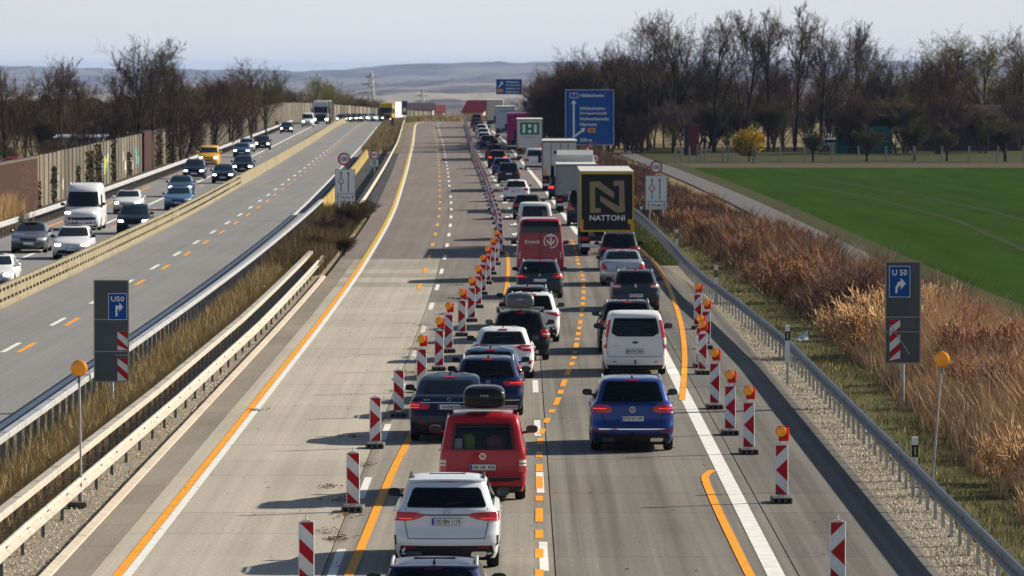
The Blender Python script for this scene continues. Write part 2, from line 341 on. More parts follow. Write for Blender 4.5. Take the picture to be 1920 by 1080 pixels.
# ---- right-hand carriageway: concrete slabs near, reddish surface further on
shoulder = interp([(80, 7.36), (215, 7.3), (235, 7.0), (262, 6.4), (300, 6.2), (1400, 6.2)])
rc = strip('right_carriageway', -8.15, shoulder, 78, 1340, -.022, M['joint'], 10)
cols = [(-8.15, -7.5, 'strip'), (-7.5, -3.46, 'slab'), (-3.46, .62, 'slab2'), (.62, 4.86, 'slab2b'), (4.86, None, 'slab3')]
D_SL = 258.0
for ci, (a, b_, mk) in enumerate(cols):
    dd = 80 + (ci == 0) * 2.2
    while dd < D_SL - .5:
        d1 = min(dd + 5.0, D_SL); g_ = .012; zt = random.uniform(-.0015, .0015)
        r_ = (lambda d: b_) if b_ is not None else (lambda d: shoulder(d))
        p = [road(a + g_, dd + g_, zt), road(r_(dd) - g_, dd + g_, zt), road(r_(d1) - g_, d1 - g_, zt), road(a + g_, d1 - g_, zt)]  # sunlight and shade put into the stem mix: paler near, darker far
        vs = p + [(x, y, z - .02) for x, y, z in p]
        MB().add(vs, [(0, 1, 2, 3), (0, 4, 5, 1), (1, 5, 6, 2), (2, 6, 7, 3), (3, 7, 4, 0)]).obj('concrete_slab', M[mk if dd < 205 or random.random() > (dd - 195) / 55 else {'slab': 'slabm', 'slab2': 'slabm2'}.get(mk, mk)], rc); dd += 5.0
# beyond the slabs the same lanes in a darker, redder surface
for a, b_ in ((-8.15, -3.46), (-3.46, .62), (.62, 4.86), (4.86, None)):
    strip('paving_lane', a + .006, (const(b_ - .006) if b_ is not None else shoulder), D_SL + .02, 1340, 0, M['far'], 10, rc, None)
lc = strip('left_carriageway', -26.7, -12.25, 100, 1340, 0, M['left'], 10)
strip('median_gravel', -9.75, -8.32, 78, 300, -.03, M['gravel'], 10)
strip('median_verge', -12.25, -9.75, 78, 335, -.028, M['dry'], 10)
strip('median_crossing', -12.25, -8.15, 335, 590, -.012, M['asph'], 10)
strip('median_verge', -12.25, -8.15, 590, 1340, -.026, M['dry'], 12)
strip('left_verge', -33, -26.7, 200, 1340, -.04, M['soil'], 12)
strip('shoulder_gravel', shoulder, interp([(80, 8.55), (200, 8.2), (262, 7.2), (300, 6.9)]), 78, 255, -.02, M['gravel'], 8)
strip('grass_verge', interp([(80, 8.55), (200, 8.2), (255, 7.0), (256, 6.4), (300, 6.2), (900, 6.2)]), interp([(80, 10.6), (140, 10.8), (200, 10.6), (280, 9.5), (500, 9.0), (900, 9)]), 78, 900, -.03, M['turf'], 8)
# shallow concrete channel kerb along the median, in lengths
k0 = thing('drainage_kerb', (-8.2, 80, 0), 0, 'pale concrete kerb edging the gravel median beside the yellow line', 'kerb')
d = 80.0
while d < 235:
    mb = MB(); w0, w1 = road(-8.32, d + .01), road(-8.32, d + 2.99); e0, e1 = road(-8.16, d + .01), road(-8.16, d + 2.99); h = .07 + random.uniform(-.004, .004)
    P = [(w0[0], w0[1]), (e0[0], e0[1]), (e1[0], e1[1]), (w1[0], w1[1])]
    mb.add([(x + 8.2, y - 80, -.05) for x, y in P] + [(x + 8.2, y - 80, h - (.035 if i in (1, 2) else 0)) for i, (x, y) in enumerate(P)], [(4, 5, 6, 7), (0, 1, 5, 4), (1, 2, 6, 5), (2, 3, 7, 6), (3, 0, 4, 7)])
    mb.obj('kerbstone', M['galv_w'] if False else mat('kerb_concrete', (.50, .44, .36), .85, noise=(.38, .33, .27), nscale=2, rnd=.08), k0); d += 3.0
# ---- field, path, orchard strip
pathx = interp([(60, 18.5), (150, 17.0), (199, 16.6), (224, 16.07), (262, 15.8), (306, 15.5), (368, 15.1), (430, 14.3), (507, 12.96), (560, 11.8), (640, 10.5)])
def sheet(name, xl, xr, d0, d1, z, m, st=12.0):
    mb = MB(); mb.grid([[(xl(d), d, z), (xr(d), d, z)] for d in drange(d0, d1, st)]); o = mb.obj(name, m); o['kind'] = 'structure'; return o
sheet('farm_path', lambda d: pathx(d) - 1.0, lambda d: pathx(d) + 1.05, 60, 600, -.05, M['path'])
sheet('field_margin', lambda d: pathx(d) + 1.05, lambda d: pathx(d) + 2.6, 60, 520, -.055, M['meadow'])
sheet('green_field', lambda d: pathx(d) + 2.6, const(170), 60, 505, -.06, M['field'])
sheet('ploughed_strip', lambda d: pathx(d) + 1.3, const(170), 505, 528, -.062, M['soil'])
sheet('orchard_meadow', lambda d: pathx(d) + 1.3, const(170), 528, 640, -.064, M['meadow'])
# ---- painted markings
marks = thing('road_markings', (0, 90, 0)); marks['kind'] = 'structure'
def mark(name, poly_l, poly_r, z, m):
    MB().grid([[(a[0], a[1] - 90, a[2] + z), (b_[0], b_[1] - 90, b_[2] + z)] for a, b_ in zip(poly_l, poly_r)]).obj(name, m, marks)
def line(name, x, d0, d1, wd, m, z=.006, st=6.0):
    x = x if callable(x) else const(x); ds = drange(d0, d1, st)
    mark(name, [road(x(d) - wd / 2, d) for d in ds], [road(x(d) + wd / 2, d) for d in ds], z, m)
def line_px(name, pts, wd, m, z=.007, sub=4):
    P = [ground(*p) for p in pts]; Q = []
    for i in range(len(P) - 1):
        for k in range(sub): Q.append([P[i][c] + (P[i + 1][c] - P[i][c]) * k / sub for c in range(2)])
    Q.append(P[-1][:2]); Q = np.array(Q); S = Q.copy()
    for _ in range(2):
        S[1:-1] = (S[:-2] + 2 * S[1:-1] + S[2:]) / 4
    mark(name, [(x - wd / 2, y, 0) for x, y in S], [(x + wd / 2, y, 0) for x, y in S], z, m)
line('edge_line_yellow', -7.02, 80, 255, .165, M['yellow_p'], .009)
line('edge_line_yellow', -7.02, 255.2, 1330, .19, M['yellow_f'], .009)
line('edge_line_white', -6.845, 80, 1330, .16, M['white_p'])
line('edge_line_white', 4.465, 80, 238, .31, M['white_p'])
for i in range(-1, 60):
    a = 97.1 + 18 * i
    if a < 620: line('lane_dash', .43, a, a + 6, .16, M['white_p'])
    a = 113.5 + 18 * i
    line('lane_dash', -3.28, a, a + 6, .16, M['white_p'] if a > 200 or a < 140 else M['white_old'])
    a = 241 + 18 * i
    if a < 1000: line('lane_dash_yellow', -4.02, a, a + 5.4, .17, M['yellow_f'] if i > 0 else M['yellow_p'], .008)
    a = 154.7 + 18 * i
    line('lane_dash', -16.17, a, a + 6, .17, M['white_p']); line('lane_dash_yellow', -15.68, a, a + 6, .17, M['yellow_p'])
    a = 238 + 36 * i
    if 200 < a < 900: line('lane_dash_yellow', -22.2, a, a + 8, .17, M['yellow_p'])
line('edge_line_white', -12.84, 100, 1330, .2, M['white_p'])
line('edge_line_white', -23.1, 150, 1330, .24, M['white_p'])
for a in range(205, 620, 48): line('edge_line_yellow', -25.9, a, a + 22, .2, M['yellow_p'])
line_px('diversion_line_yellow', [(640, 1110), (668, 1050), (735, 885), (768, 822), (800, 765), (850, 705), (905, 650), (936, 596), (948, 555), (953, 515), (953, 490), (950, 472)], .17, M['yellow_p'], .011)
line_px('diversion_line_yellow', [(1336, 882), (1319, 893), (1328, 915), (1345, 955), (1374, 1014), (1405, 1078), (1430, 1120)], .17, M['yellow_p'], .011, 3)
line_px('diversion_line_yellow', [(1279, 751), (1282, 715), (1284, 680), (1283, 645), (1277, 605), (1264, 562), (1247, 522), (1226, 492), (1205, 470), (1190, 458)], .17, M['yellow_p'], .011)
cl = [(1011, 1075), (1011, 1000), (1011, 850), (1014, 815), (1024, 790), (1045, 753), (1058, 715), (1068, 692), (1076, 672), (1080, 650), (1086, 615), (1091, 585), (1094, 555), (1094, 530), (1091, 512), (1085, 498), (1079, 470), (1072, 450)]
clx = interp([(-p[1], p[0]) for p in cl])
y = 1090.0
while y > 452:
    d0 = dist(y); d1 = d0 + random.choice([1.3, 1.9, 2.2, 3.4]) * (1.0 if y > 620 else 1.5); y1 = F * EYE / d1 + HOR
    line_px('lane_dash_yellow', [(clx(-y), y), (clx(-y1), y1)], .155, M['yellow_p'], .008, 1)
    y = F * EYE / (d1 + random.uniform(1.5, 2.4) * (1.0 if y > 620 else 1.3)) + HOR
line_px('edge_line_white', [(1085, 440), (1066, 415), (1039, 377), (1002, 331), (968, 290), (942, 260), (922, 245)], .3, M['white_p'], .006, 6)
# white lane studs beside the far queue
for py, px in ((478, 968), (462, 966), (441, 965), (424, 961), (408, 951), (394, 950), (381, 945), (369, 941), (356, 936), (348, 932), (338, 927), (331, 922), (321, 919), (306, 911), (299, 907)):
    x, y, _ = ground(px, py); mark('lane_stud', [(x - .13, y, 0), (x - .13, y + 3.2, 0)], [(x + .13, y, 0), (x + .13, y + 3.2, 0)], .007, M['white_p'])
# ---- wind-blown twigs and leaves along the beacon line
lv, lf = [], []
def scrap(x, y, ln, wd, a, z=.012):
    n = len(lv); c, s = math.cos(a), math.sin(a)
    for u, v, h in ((-ln, -wd, 0), (ln, -wd * .6, 0), (ln, wd * .6, random.uniform(0, .02)), (-ln, wd, random.uniform(0, .02))): lv.append((x + u * c - v * s, y + u * s + v * c, z + h))
    lf.append((n, n + 1, n + 2, n + 3))
for px, py, sp in ((635, 940, 1.0), (650, 968, 1.1), (690, 872, .9), (620, 914, .8), (770, 700, .9), (765, 672, 1.0), (775, 655, .8), (740, 735, .7), (795, 610, .9), (790, 640, .7), (660, 820, .9), (610, 998, 1.1), (640, 1010, 1), (625, 1012, .6), (720, 790, .7), (480, 770, .6), (830, 590, .8), (845, 560, .8), (860, 535, .8)):
    x, y, _ = ground(px, py)
    for k in range(55): scrap(x + random.gauss(0, .16 * sp) , y + random.gauss(0, .45 * sp), random.uniform(.008, .05), random.uniform(.004, .018), random.uniform(0, 3.14), .012 + random.uniform(0, .02))
for k in range(420):
    d = random.uniform(92, 230); scrap(random.uniform(-8.0, 2) if random.random() < .85 else random.uniform(2, 7), d, random.uniform(.01, .04), random.uniform(.004, .012), random.uniform(0, 3.14))
tag(link('leaf_litter', fast_mesh('leaf_litter', lv, lf, [M['leaf']])), 'dry leaves and twigs blown along the beacon row', 'leaves', kind='stuff')

# ---- loose stones lying on both gravel strips
rg_ = np.random.default_rng(15); n = 15000; dd = 86 + 130 * rg_.random(n) ** 1.4; lr = rg_.random(n) < .5
xx = np.where(lr, rg_.uniform(-9.7, -8.34, n), rg_.uniform(7.40, 8.5, n)); sz = rg_.uniform(.010, .034, n)
oc = np.array([[1, 0, 0], [0, 1, 0], [-1, 0, 0], [0, -1, 0], [0, 0, .8], [0, 0, -.8]]); V_ = np.stack([xx, dd, np.full(n, -.02) + sz * .3], 1)[:, None, :] + oc[None] * sz[:, None, None] * rg_.uniform(.6, 1.3, (n, 6, 1))
tr_ = np.array([[0, 1, 4], [1, 2, 4], [2, 3, 4], [3, 0, 4]]); Ft_ = (np.arange(n) * 6)[:, None, None] + tr_[None]
tag(link('gravel_stones', fast_mesh('gravel_stones', V_.reshape(-1, 3), Ft_.reshape(-1, 3), [mat('stone_pale', (.62, .55, .44), .9, spec=.1), mat('stone_mid', (.40, .35, .28), .9, spec=.1), mat('stone_dark', (.20, .18, .15), .9, spec=.1)], np.repeat(rg_.integers(0, 3, n), 4))), 'loose pale stones on the gravel strips beside both rails', 'gravel', kind='stuff')
# ================================================================== BARRIERS
def guardrail(name, xf, d0, d1, label, beam_m, post_m, post_sp=2.0, h=.75, side=1, box=False, seg=4.0, pw=.03):
    """steel rail: W or box beams in lengths, each post a piece of its own. side: +1 beam on the right of the posts"""
    xf = xf if callable(xf) else const(xf)
    o = road(xf(d0), d0); root = thing(name, o, 0, label, 'guardrail')
    pm = MB(); s = pw
    pm.box(-s, -s + .008, -.05, .05, -.2, h - .02); pm.box(-s + .0085, s, -.05, -.042, -.2, h - .02); pm.box(-s + .0085, s, .042, .05, -.2, h - .02)
    pme = pm.mesh('post', post_m)
    d = d0 + .5
    while d < d1:
        p = road(xf(d) - side * .08, d); link('post', pme, root, (p[0] - o[0], p[1] - o[1], p[2])); d += post_sp
    if box: prof = [(-.09, h), (.09, h), (.10, h - .01), (.10, h - .14), (.09, h - .15), (-.09, h - .15), (-.1, h - .14), (-.1, h - .01)]
    else: prof = [(.0, h), (.035, h - .005), (.075, h - .05), (.075, h - .085), (.01, h - .125), (.01, h - .185), (.075, h - .225), (.075, h - .26), (.035, h - .305), (0, h - .31), (-.012, h - .30), (.03, h - .255), (-.005, h - .2), (-.005, h - .11), (.03, h - .06), (-.012, h - .01)]
    n = len(prof); d = d0
    while d < d1 - .01:
        e = min(d + seg, d1); mb = MB(); vs = []
        for q, lap in ((d, 0), (e + .06, 0)):
            p = road(xf(q), q)
            for a, z in prof: vs.append((p[0] - o[0] + side * a, p[1] - o[1], p[2] + z))
        fs = [(i, (i + 1) % n, (i + 1) % n + n, i + n) for i in range(n)] + [tuple(range(n - 1, -1, -1)), tuple(range(n, 2 * n))]
        mb.add(vs, fs); b_ = mb.obj('beam', beam_m, root)
        p = road(xf(e), e); bl = MB()
        if d < 190:
            for k in range(4): bl.box(p[0] - o[0] + (side * .0755 if not box else -.04 + .025 * k) - .012, p[0] - o[0] + (side * .0755 if not box else -.04 + .025 * k) + .012, p[1] - o[1] - .3 + .08 * k - .014, p[1] - o[1] - .3 + .08 * k + .014, (h - .085 if not box else h - .004), (h - .055 if not box else h + .008))
            bl.obj('bolts', M['post_d'], b_)['kind'] = 'stuff'
        d = e
    return root
rail_r = interp([(80, 8.12), (130, 8.04), (165, 8.0), (190, 7.7), (215, 7.3), (235, 7.2), (280, 7.4), (330, 7.4), (420, 7.5), (700, 7.5)])
guardrail('guardrail', rail_r, 84, 430, 'weathered steel guardrail along the right hard shoulder below the brown thicket', M['galv_d'], M['galv'], 2.0, .80, -1)
guardrail('guardrail', interp([(70, -9.05), (100, -8.98), (140, -8.68), (180, -8.55), (300, -8.7)]), 84, 246, 'pale double-wave guardrail nearest the gravel strip of the median', M['galv_w'], M['post_d'], 4.0, .60, 1)
guardrail('guardrail', interp([(70, -9.56), (100, -9.5), (140, -9.2), (180, -9.07), (300, -9.2)]), 84, 246, 'pale box-beam guardrail behind the nearest rail of the median', M['galv_w'], M['post_d'], 2.0, .78, 1, True)
guardrail('guardrail', -11.2, 96, 338, 'tall-posted box-beam guardrail between dry grass and left carriageway', M['galv'], M['galv_d'], 2.0, .95, 1, True, 4.0, .05)
guardrail('guardrail', interp([(300, -8.7), (340, -8.9), (420, -8.8), (620, -8.6), (900, -8.8)]), 322, 900, 'pale guardrail curving along the far median past the asphalt crossing', M['galv_w'], M['post_d'], 4.0, .72, 1, False, 8.0)
guardrail('guardrail', -27.0, 262, 900, 'steel guardrail along the far left edge below the noise wall', M['galv'], M['post_d'], 2.0, .78, 1, False, 8.0)
# cross ties between the two median rails
tr = thing('rail_ties', road(-9.0, 84), 0, 'short steel ties joining the two pale median rails', 'rail ties')
tm = MB().box(-.28, .28, -.03, .03, -.02, .0).mesh('tie', M['galv_d'])
for i in range(80):
    d = 85 + i * 2.0; x = interp([(70, -9.3), (100, -9.24), (140, -8.94), (180, -8.82), (300, -8.95)])(d)
    link('tie', tm, tr, (x - road(-9.0, 84)[0], d - 84, .46))
# movable barrier on the left carriageway
def barrier_line(name, x, d0, d1, label, seg, hgt, m, holes=True, wbase=.24):
    o = road(x, d0); root = thing(name, o, 0, label, 'barrier'); d = d0; k = 0
    while d < d1:
        e = d + seg - .03; mb = MB(); vs = []
        prof = [(-wbase, 0), (wbase, 0), (wbase, .10), (wbase * .6, .2), (wbase * .42, hgt - .03), (wbase * .3, hgt), (-wbase * .3, hgt), (-wbase * .42, hgt - .03), (-wbase * .6, .2), (-wbase, .10)]
        jx = random.uniform(-.015, .015)
        for q in (d, e):
            p = road(x, q)
            for a, z in prof: vs.append((p[0] - o[0] + a + jx, q - d0, p[2] + z))
        n = len(prof); mb.add(vs, [(i, (i + 1) % n, (i + 1) % n + n, i + n) for i in range(n)] + [tuple(range(n - 1, -1, -1)), tuple(range(n, 2 * n))])
        s_ = mb.obj('barrier_section', m, root)
        if holes and d < 420:
            hm = MB(); y = d + .8
            while y < e - .5:
                p = road(x, y)
                for zz, xx in ((hgt - .16, wbase * .50), (.27, wbase * .61)):
                    hm.box(p[0] - o[0] + xx - .02, p[0] - o[0] + xx + .012, y - d0 - .42, y - d0 + .42, zz - .055, zz + .055)
                y += 1.62
            hm.obj('slots', M['hole'], s_)['kind'] = 'stuff'
        d += seg; k += 1
    return root
barrier_line('movable_barrier', -19.35, 196, 1000, 'long yellowish barrier of slotted sections dividing the left carriageway', 8.1, .80, M['barrier'])
barrier_line('movable_barrier', -11.3, 342, 560, 'yellow steel barrier beside the asphalt median crossing', 6.0, .75, M['barrier_y'], False)
# ================================================================== NOISE WALL
NW = -30.0; NH = 3.3
nw = thing('noise_wall', road(NW, 346), 0, 'long ribbed concrete noise wall with brick piers along the left carriageway', 'noise wall')
def wp(x, d, o, z=0): p = road(x, d); return (p[0] - o[0], p[1] - o[1], p[2] + z)
o = road(NW, 346)
def panel(d0, d1, m, hgt=NH, th=.16, ribs=True):
    mb = MB(); d = d0
    nrib = max(1, int((d1 - d0) / (.55 if d0 < 560 else 1.3)))
    for i in range(nrib):
        a = d0 + (d1 - d0) * i / nrib; e = d0 + (d1 - d0) * (i + 1) / nrib; gq = (e - a) * .14
        P = [wp(NW - th, a, o), wp(NW - th, e, o), wp(NW + .02, e, o), wp(NW + .09, e - gq, o), wp(NW + .09, a + gq, o), wp(NW + .02, a, o)]
        n = 6; mb.add([(x, y, z - .1) for x, y, z in P] + [(x, y, z + hgt) for x, y, z in P], [(j, (j + 1) % n, (j + 1) % n + n, j + n) for j in range(n)] + [tuple(range(n, 2 * n))])
    return mb.obj('wall_panel', m, nw)
def pier(d0, d1, hgt=NH + .15):
    P = [wp(NW - .3, d0, o), wp(NW + .3, d0, o), wp(NW + .3, d1, o), wp(NW - .3, d1, o)]
    pr = MB().add([(x, y, -.1 + z) for x, y, z in P] + [(x, y, hgt + z) for x, y, z in P], [(0, 1, 5, 4), (1, 2, 6, 5), (2, 3, 7, 6), (3, 0, 4, 7), (4, 5, 6, 7)]).obj('brick_pier', M['brick'], nw)
    return pr
segs = []; d = 346.0; k = 0
piers = {(482, 500), (560, 566), (690, 712), (800, 806), (1010, 1016)}
while d < 1110:
    hit = [p for p in piers if p[0] <= d < p[1]]
    if hit: pier(hit[0][0], hit[0][1]); d = float(hit[0][1]); continue
    nxt = min([p[0] for p in piers if p[0] > d] + [1110]); e = min(d + 4.0, nxt)
    st = random.random() < (.45 if d < 480 else .3)
    panel(d + .09, e - .09, M['plank2'] if st else M['plank'], NH + random.choice([0, 0, .02]))
    P = wp(NW, d, o); MB().box(P[0] - .2, P[0] + .14, P[1] - .088, P[1] + .088, P[2] - .1, P[2] + NH + .06).obj('wall_post', M['wpost'], nw); d = e
# teal tags and other sprayed patches on the panels
def spray(d0, d1, z0, z1, m, n=5):
    mb = MB()
    for i in range(n):
        a = random.uniform(d0, d1); q = random.uniform(z0, z1); ln = random.uniform(.3, .9); P = wp(NW + .0945, a, o); mb.add([(P[0], P[1] - ln, P[2] + q - .35), (P[0], P[1] + ln * .6, P[2] + q - .4), (P[0], P[1] + ln, P[2] + q + .3), (P[0], P[1] - ln * .4, P[2] + q + .4)], [(0, 1, 2, 3)])
    mb.obj('graffiti', m, nw)['kind'] = 'stuff'
spray(347.2, 348.2, .6, 2.9, M['teal'], 4); spray(421, 432, .8, 2.2, M['gyellow'], 6); spray(424, 434, 1.2, 2.4, M['gblue'], 6); spray(452, 476, .6, 2.0, M['ggrey'], 9); spray(372, 392, .4, 2.3, M['ggrey'], 7); spray(468, 478, 1.0, 2.2, M['teal'], 5); spray(570, 590, .6, 2.2, M['ggrey'], 6); spray(726, 760, .6, 2.2, M['gblue'], 6)
# brick wall in front of the ribbed part: rows of real bricks on a mortar core
ob = road(-29.6, 300); bw = thing('brick_wall', ob, 0, 'dark red brick wall at the left picture edge before the ribbed wall', 'wall')
MB().box(-.5, -.02, 0, 46.4, -.1, NH + .02).obj('core', M['mortar'], bw)
MB().box(-.56, .05, -.02, 46.45, NH + .021, NH + .10).obj('coping', M['wpost'], bw)
bl_, ch, mg = .48, .15, .02
bms = [MB().box(0, .03, 0, bl_ - mg, 0, ch - mg).mesh('brick', M2) for M2 in (mat('brick_a', (.055, .024, .017), .9, rnd=.25), mat('brick_b', (.038, .018, .014), .9, rnd=.25), mat('brick_c', (.07, .032, .023), .9, rnd=.25))]
cnt = 0; rest = MB()
for r_ in range(int(NH / ch)):
    for c_ in range(int(46 / bl_)):
        y0 = c_ * bl_ + (r_ % 2) * bl_ / 2
        if y0 > 34 and cnt < 300 and (r_ > 6): link('brick', random.choice(bms), bw, (-.018, y0, r_ * ch)); cnt += 1
        elif y0 > 8: rest.box(-.018, .010 + random.uniform(0, .004), y0, y0 + bl_ - mg, r_ * ch, r_ * ch + ch - mg)
ro = rest.obj('brickwork', MATS['brick_a'], bw); ro['kind'] = 'stuff'
# ================================================================== VEHICLES
def pl(tab): a = [p[0] for p in tab]; b = [p[1] for p in tab]; return lambda z: float(np.interp(z, a, b))
class Body:
    """car shell as stacked horizontal outlines: rear(z), front inset(z), half width(z)"""
    def __init__(s, L, W, H, belt, style, r=.33, wb=None, ro=None, rake=None, hood=1.0):
        s.L, s.W, s.H, s.belt, s.r, s.style = L, W, H, belt, r, style
        s.hw = W / 2; s.wb = wb or L * .6; s.ro = ro or (L - s.wb) * .48
        T = H; rk = rake
        if style == 'sedan':
            rear = [(.2, .16), (.3, .05), (.48, 0), (.62, .01), (.74, .05), (belt - .02, .09), (belt + .03, .16), (belt + .05, .42), (belt + .07, .62), (T - .12, 1.22), (T - .05, 1.45), (T - .015, 1.75), (T, 2.1)]
        elif style == 'hatch':
            k = rk or .5; rear = [(.2, .16), (.3, .05), (.48, 0), (.62, .01), (.72, .06), (belt - .03, .10), (belt + .02, .15), (T - .13, .15 + k * .8), (T - .07, .15 + k), (T - .03, .3 + k), (T - .01, .6 + k), (T, 1.0 + k)]
        elif style == 'gt':
            rear = [(.2, .16), (.3, .05), (.48, 0), (.66, .01), (.80, .05), (belt, .10), (belt + .05, .17), (belt + .09, .36), (T - .13, 1.05), (T - .06, 1.32), (T - .02, 1.7), (T, 2.1)]
        elif style == 'van':
            rear = [(.2, .14), (.34, .04), (.5, 0), (.62, .03), (belt, .05), (T - .3, .12), (T - .12, .17), (T - .05, .24), (T - .015, .4), (T, .75)]
        else:                                   # estate, suv, mpv
            k = rk or .34; rear = [(.2, .16), (.3, .05), (.48, 0), (.62, .01), (.74, .055), (belt - .03, .09), (belt + .02, .12), (T - .14, .12 + k * .85), (T - .07, .12 + k), (T - .03, .25 + k), (T - .01, .55 + k), (T, 1.0 + k)]
        if style == 'van':
            h = hood; front = [(.2, .2), (.35, .04), (.55, 0), (.8, .04), (.98, .16), (1.1, .5 * h), (1.2, .8 * h), (1.28, .95 * h), (T - .35, 1.45 * h + .15), (T - .12, 1.75 * h + .2), (T - .05, 1.95 * h + .25), (T - .015, 2.3 * h + .3), (T, 2.7 * h + .3)]
            wt = [(.2, .93), (.34, .98), (.6, 1.0), (belt - .05, .985), (belt + .02, .965), (T - .30, .87), (T - .12, .82), (T - .05, .765), (T - .015, .66), (T, .45)]
        else:
            f = belt - .95; front = [(.2, .22), (.34, .05), (.5, 0), (.64, .02), (.74 + f * .6, .10), (.83 + f, .32), (.92 + f, .85), (belt + .02, 1.16), (belt + .06, 1.26), (T - .13, 1.98), (T - .06, 2.2), (T - .02, 2.5), (T, 2.8)]
            wt = [(.2, .92), (.3, .965), (.5, 1.0), (.78, 1.0), (belt - .07, .98), (belt - .01, .93), (belt + .05, .875), (T - .17, .765), (T - .10, .725), (T - .05, .665), (T - .015, .54), (T, .34)]
        s.rf, s.ff, s.wf = pl(rear), pl(front), pl(wt)
        zs = sorted(set([round(a[0], 3) for a in rear + front + wt] + [round(belt - .12, 3)]))
        s.zs = [z for i, z in enumerate(zs) if i == 0 or z - zs[i - 1] > .009] 
        if s.zs[-1] < T: s.zs.append(T)
        s.bow = .07; s.cr = .24 if style != 'van' else .16
        s.Ra = r + .055; s.yw = (s.ro, s.ro + s.wb)
    def P(s, end, u, z, o=0.0):
        wd = s.hw * s.wf(z); a = abs(u); sg = 1 if u >= 0 else -1; L = s.L
        up = min(1.0, max(0.0, (z - s.belt) / max(.1, s.H - s.belt)))
        c = s.cr * (1 - .25 * up); bow = s.bow
        if end == 'f': c = .42 if z < s.belt else .30; bow = .12
        if a <= 1: of = bow * a * a + c * (1 - (max(0, 1 - a ** 3.2)) ** (1 / 3.2)); x = u * wd
        else: of = bow + c + (a - 1); x = sg * wd
        y = s.rf(z) + of if end == 'r' else L - s.ff(z) - of
        q = (y - L / 2) / (L / 2); x *= 1 - .035 * q * q * (1.4 if y > L / 2 else .7)
        p = (x, y, z)
        if o:
            e = .012; du = Vector(s.P(end, u + e, z)) - Vector(s.P(end, u - e, z)); dz = Vector(s.P(end, u, z + e)) - Vector(s.P(end, u, z - e))
            n = du.cross(dz); n.normalize()
            if end == 'f': n = -n
            p = tuple(Vector(p) + n * o)
        return p
    def S(s, side, y, z, o=0.0):                 # point on the flank
        wd = s.hw * s.wf(z); q = (y - s.L / 2) / (s.L / 2); return (side * (wd * (1 - .035 * q * q * (1.4 if y > s.L / 2 else .7)) + o), y, z)
    def shell(s, holes=None, k=1.0, zmin=None):
        UR = [0, .22, .44, .62, .76, .87, .94, .98, 1.0]; rr = s.Ra; zs_ = list(s.zs)
        for z0, z1, a_ in (holes or {}).values():
            UR.append(a_); zs_ += [z0, z1]
        UR = sorted(set(UR)); zs_ = sorted(set(zs_))
        if zmin is not None: zs_ = [z for z in zs_ if z >= zmin]
        st = []
        for yw in s.yw: st += [yw + rr * k for k in (-1.02, -1, -.92, -.75, -.45, 0, .45, .75, .92, 1, 1.02)]
        st += [(s.yw[0] + s.yw[1]) / 2 + k for k in (-.5, 0, .5)]; st.sort()
        rows = []
        tags = [('r', u) for u in UR] + [('s', 9)] * len(st) + [('f', u) for u in reversed(UR)]; tags += list(reversed(tags[1:-1]))
        for z in zs_:
            half = [s.P('r', u, z) for u in UR]; yr_, yf_ = half[-1][1], s.P('f', 1, z)[1]
            if yf_ < yr_ + .05: yf_ = yr_ + .05
            for y in st:
                yy = min(max(y, yr_), yf_); x, _, zz = s.S(1, yy, z)
                for yw in s.yw:
                    dy = abs(yy - yw)
                    if dy <= rr:
                        za = s.r + math.sqrt(max(0, rr * rr - dy * dy)); zz = max(zz, za) if z < s.r + rr + .02 else zz
                half.append((x, yy, zz))
            half += [s.P('f', u, z) for u in reversed(UR)]
            rows.append(half + [(-x, y, zz) for x, y, zz in reversed(half[1:-1])])
        mb = MB(); n = len(rows[0]); vs = [p for r_ in rows for p in r_]
        fs = []
        for i in range(len(rows) - 1):
            for j in range(n):
                t0, t1 = tags[j], tags[(j + 1) % n]; h = (holes or {}).get(t0[0])
                if h and t0[0] == t1[0] and max(t0[1], t1[1]) <= h[2] + 1e-6 and zs_[i] >= h[0] - 1e-6 and zs_[i + 1] <= h[1] + 1e-6: continue
                fs.append((i * n + j, i * n + (j + 1) % n, i * n + n + (j + 1) % n, i * n + n + j))
        fs.append(tuple(range((len(rows) - 1) * n, len(rows) * n)))
        if k != 1.0: vs = [(x * k, s.L / 2 + (y - s.L / 2) * (1 - (1 - k) * .5), z - .02 if z > s.belt + .2 else z) for x, y, z in vs]
        return mb.add(vs, fs)
    def patch(s, end, rows, o=.006, nu=9, mb=None, sk=.02):
        """rows of (z,u0,u1): a raised skin lying on the rear ('r') or front ('f') of the shell"""
        mb = mb or MB(); R_ = []
        for z, a, c in rows:
            us = [a + (c - a) * k / (nu - 1) for k in range(nu)]
            R_.append([s.P(end, us[0], z, o - sk)] + [s.P(end, u, z, o) for u in us] + [s.P(end, us[-1], z, o - sk)])
        z, a, c = rows[0]; us = [a + (c - a) * k / (nu - 1) for k in range(nu)]; lo = [s.P(end, us[0], z, o - sk)] + [s.P(end, u, z, o - sk) for u in us] + [s.P(end, us[-1], z, o - sk)]
        z, a, c = rows[-1]; us = [a + (c - a) * k / (nu - 1) for k in range(nu)]; hi = [s.P(end, us[0], z, o - sk)] + [s.P(end, u, z, o - sk) for u in us] + [s.P(end, us[-1], z, o - sk)]
        G = [lo] + R_ + [hi]
        if end == 'f': G = [list(reversed(r_)) for r_ in G]
        return mb.grid(G)
    def flank(s, side, rows, o=.006, ny=7, mb=None):
        mb = mb or MB(); G = [[s.S(side, a + (c - a) * k / (ny - 1), z, o) for k in range(ny)] for z, a, c in rows]
        if side < 0: G = [list(reversed(r_)) for r_ in G]
        return mb.grid(G)
CABIN = mat('cabin_cloth_dark', (.03, .03, .032), .9, spec=.05); SEAT = mat('seat_cloth', (.10, .098, .095), .9, spec=.05)
_pn = {}
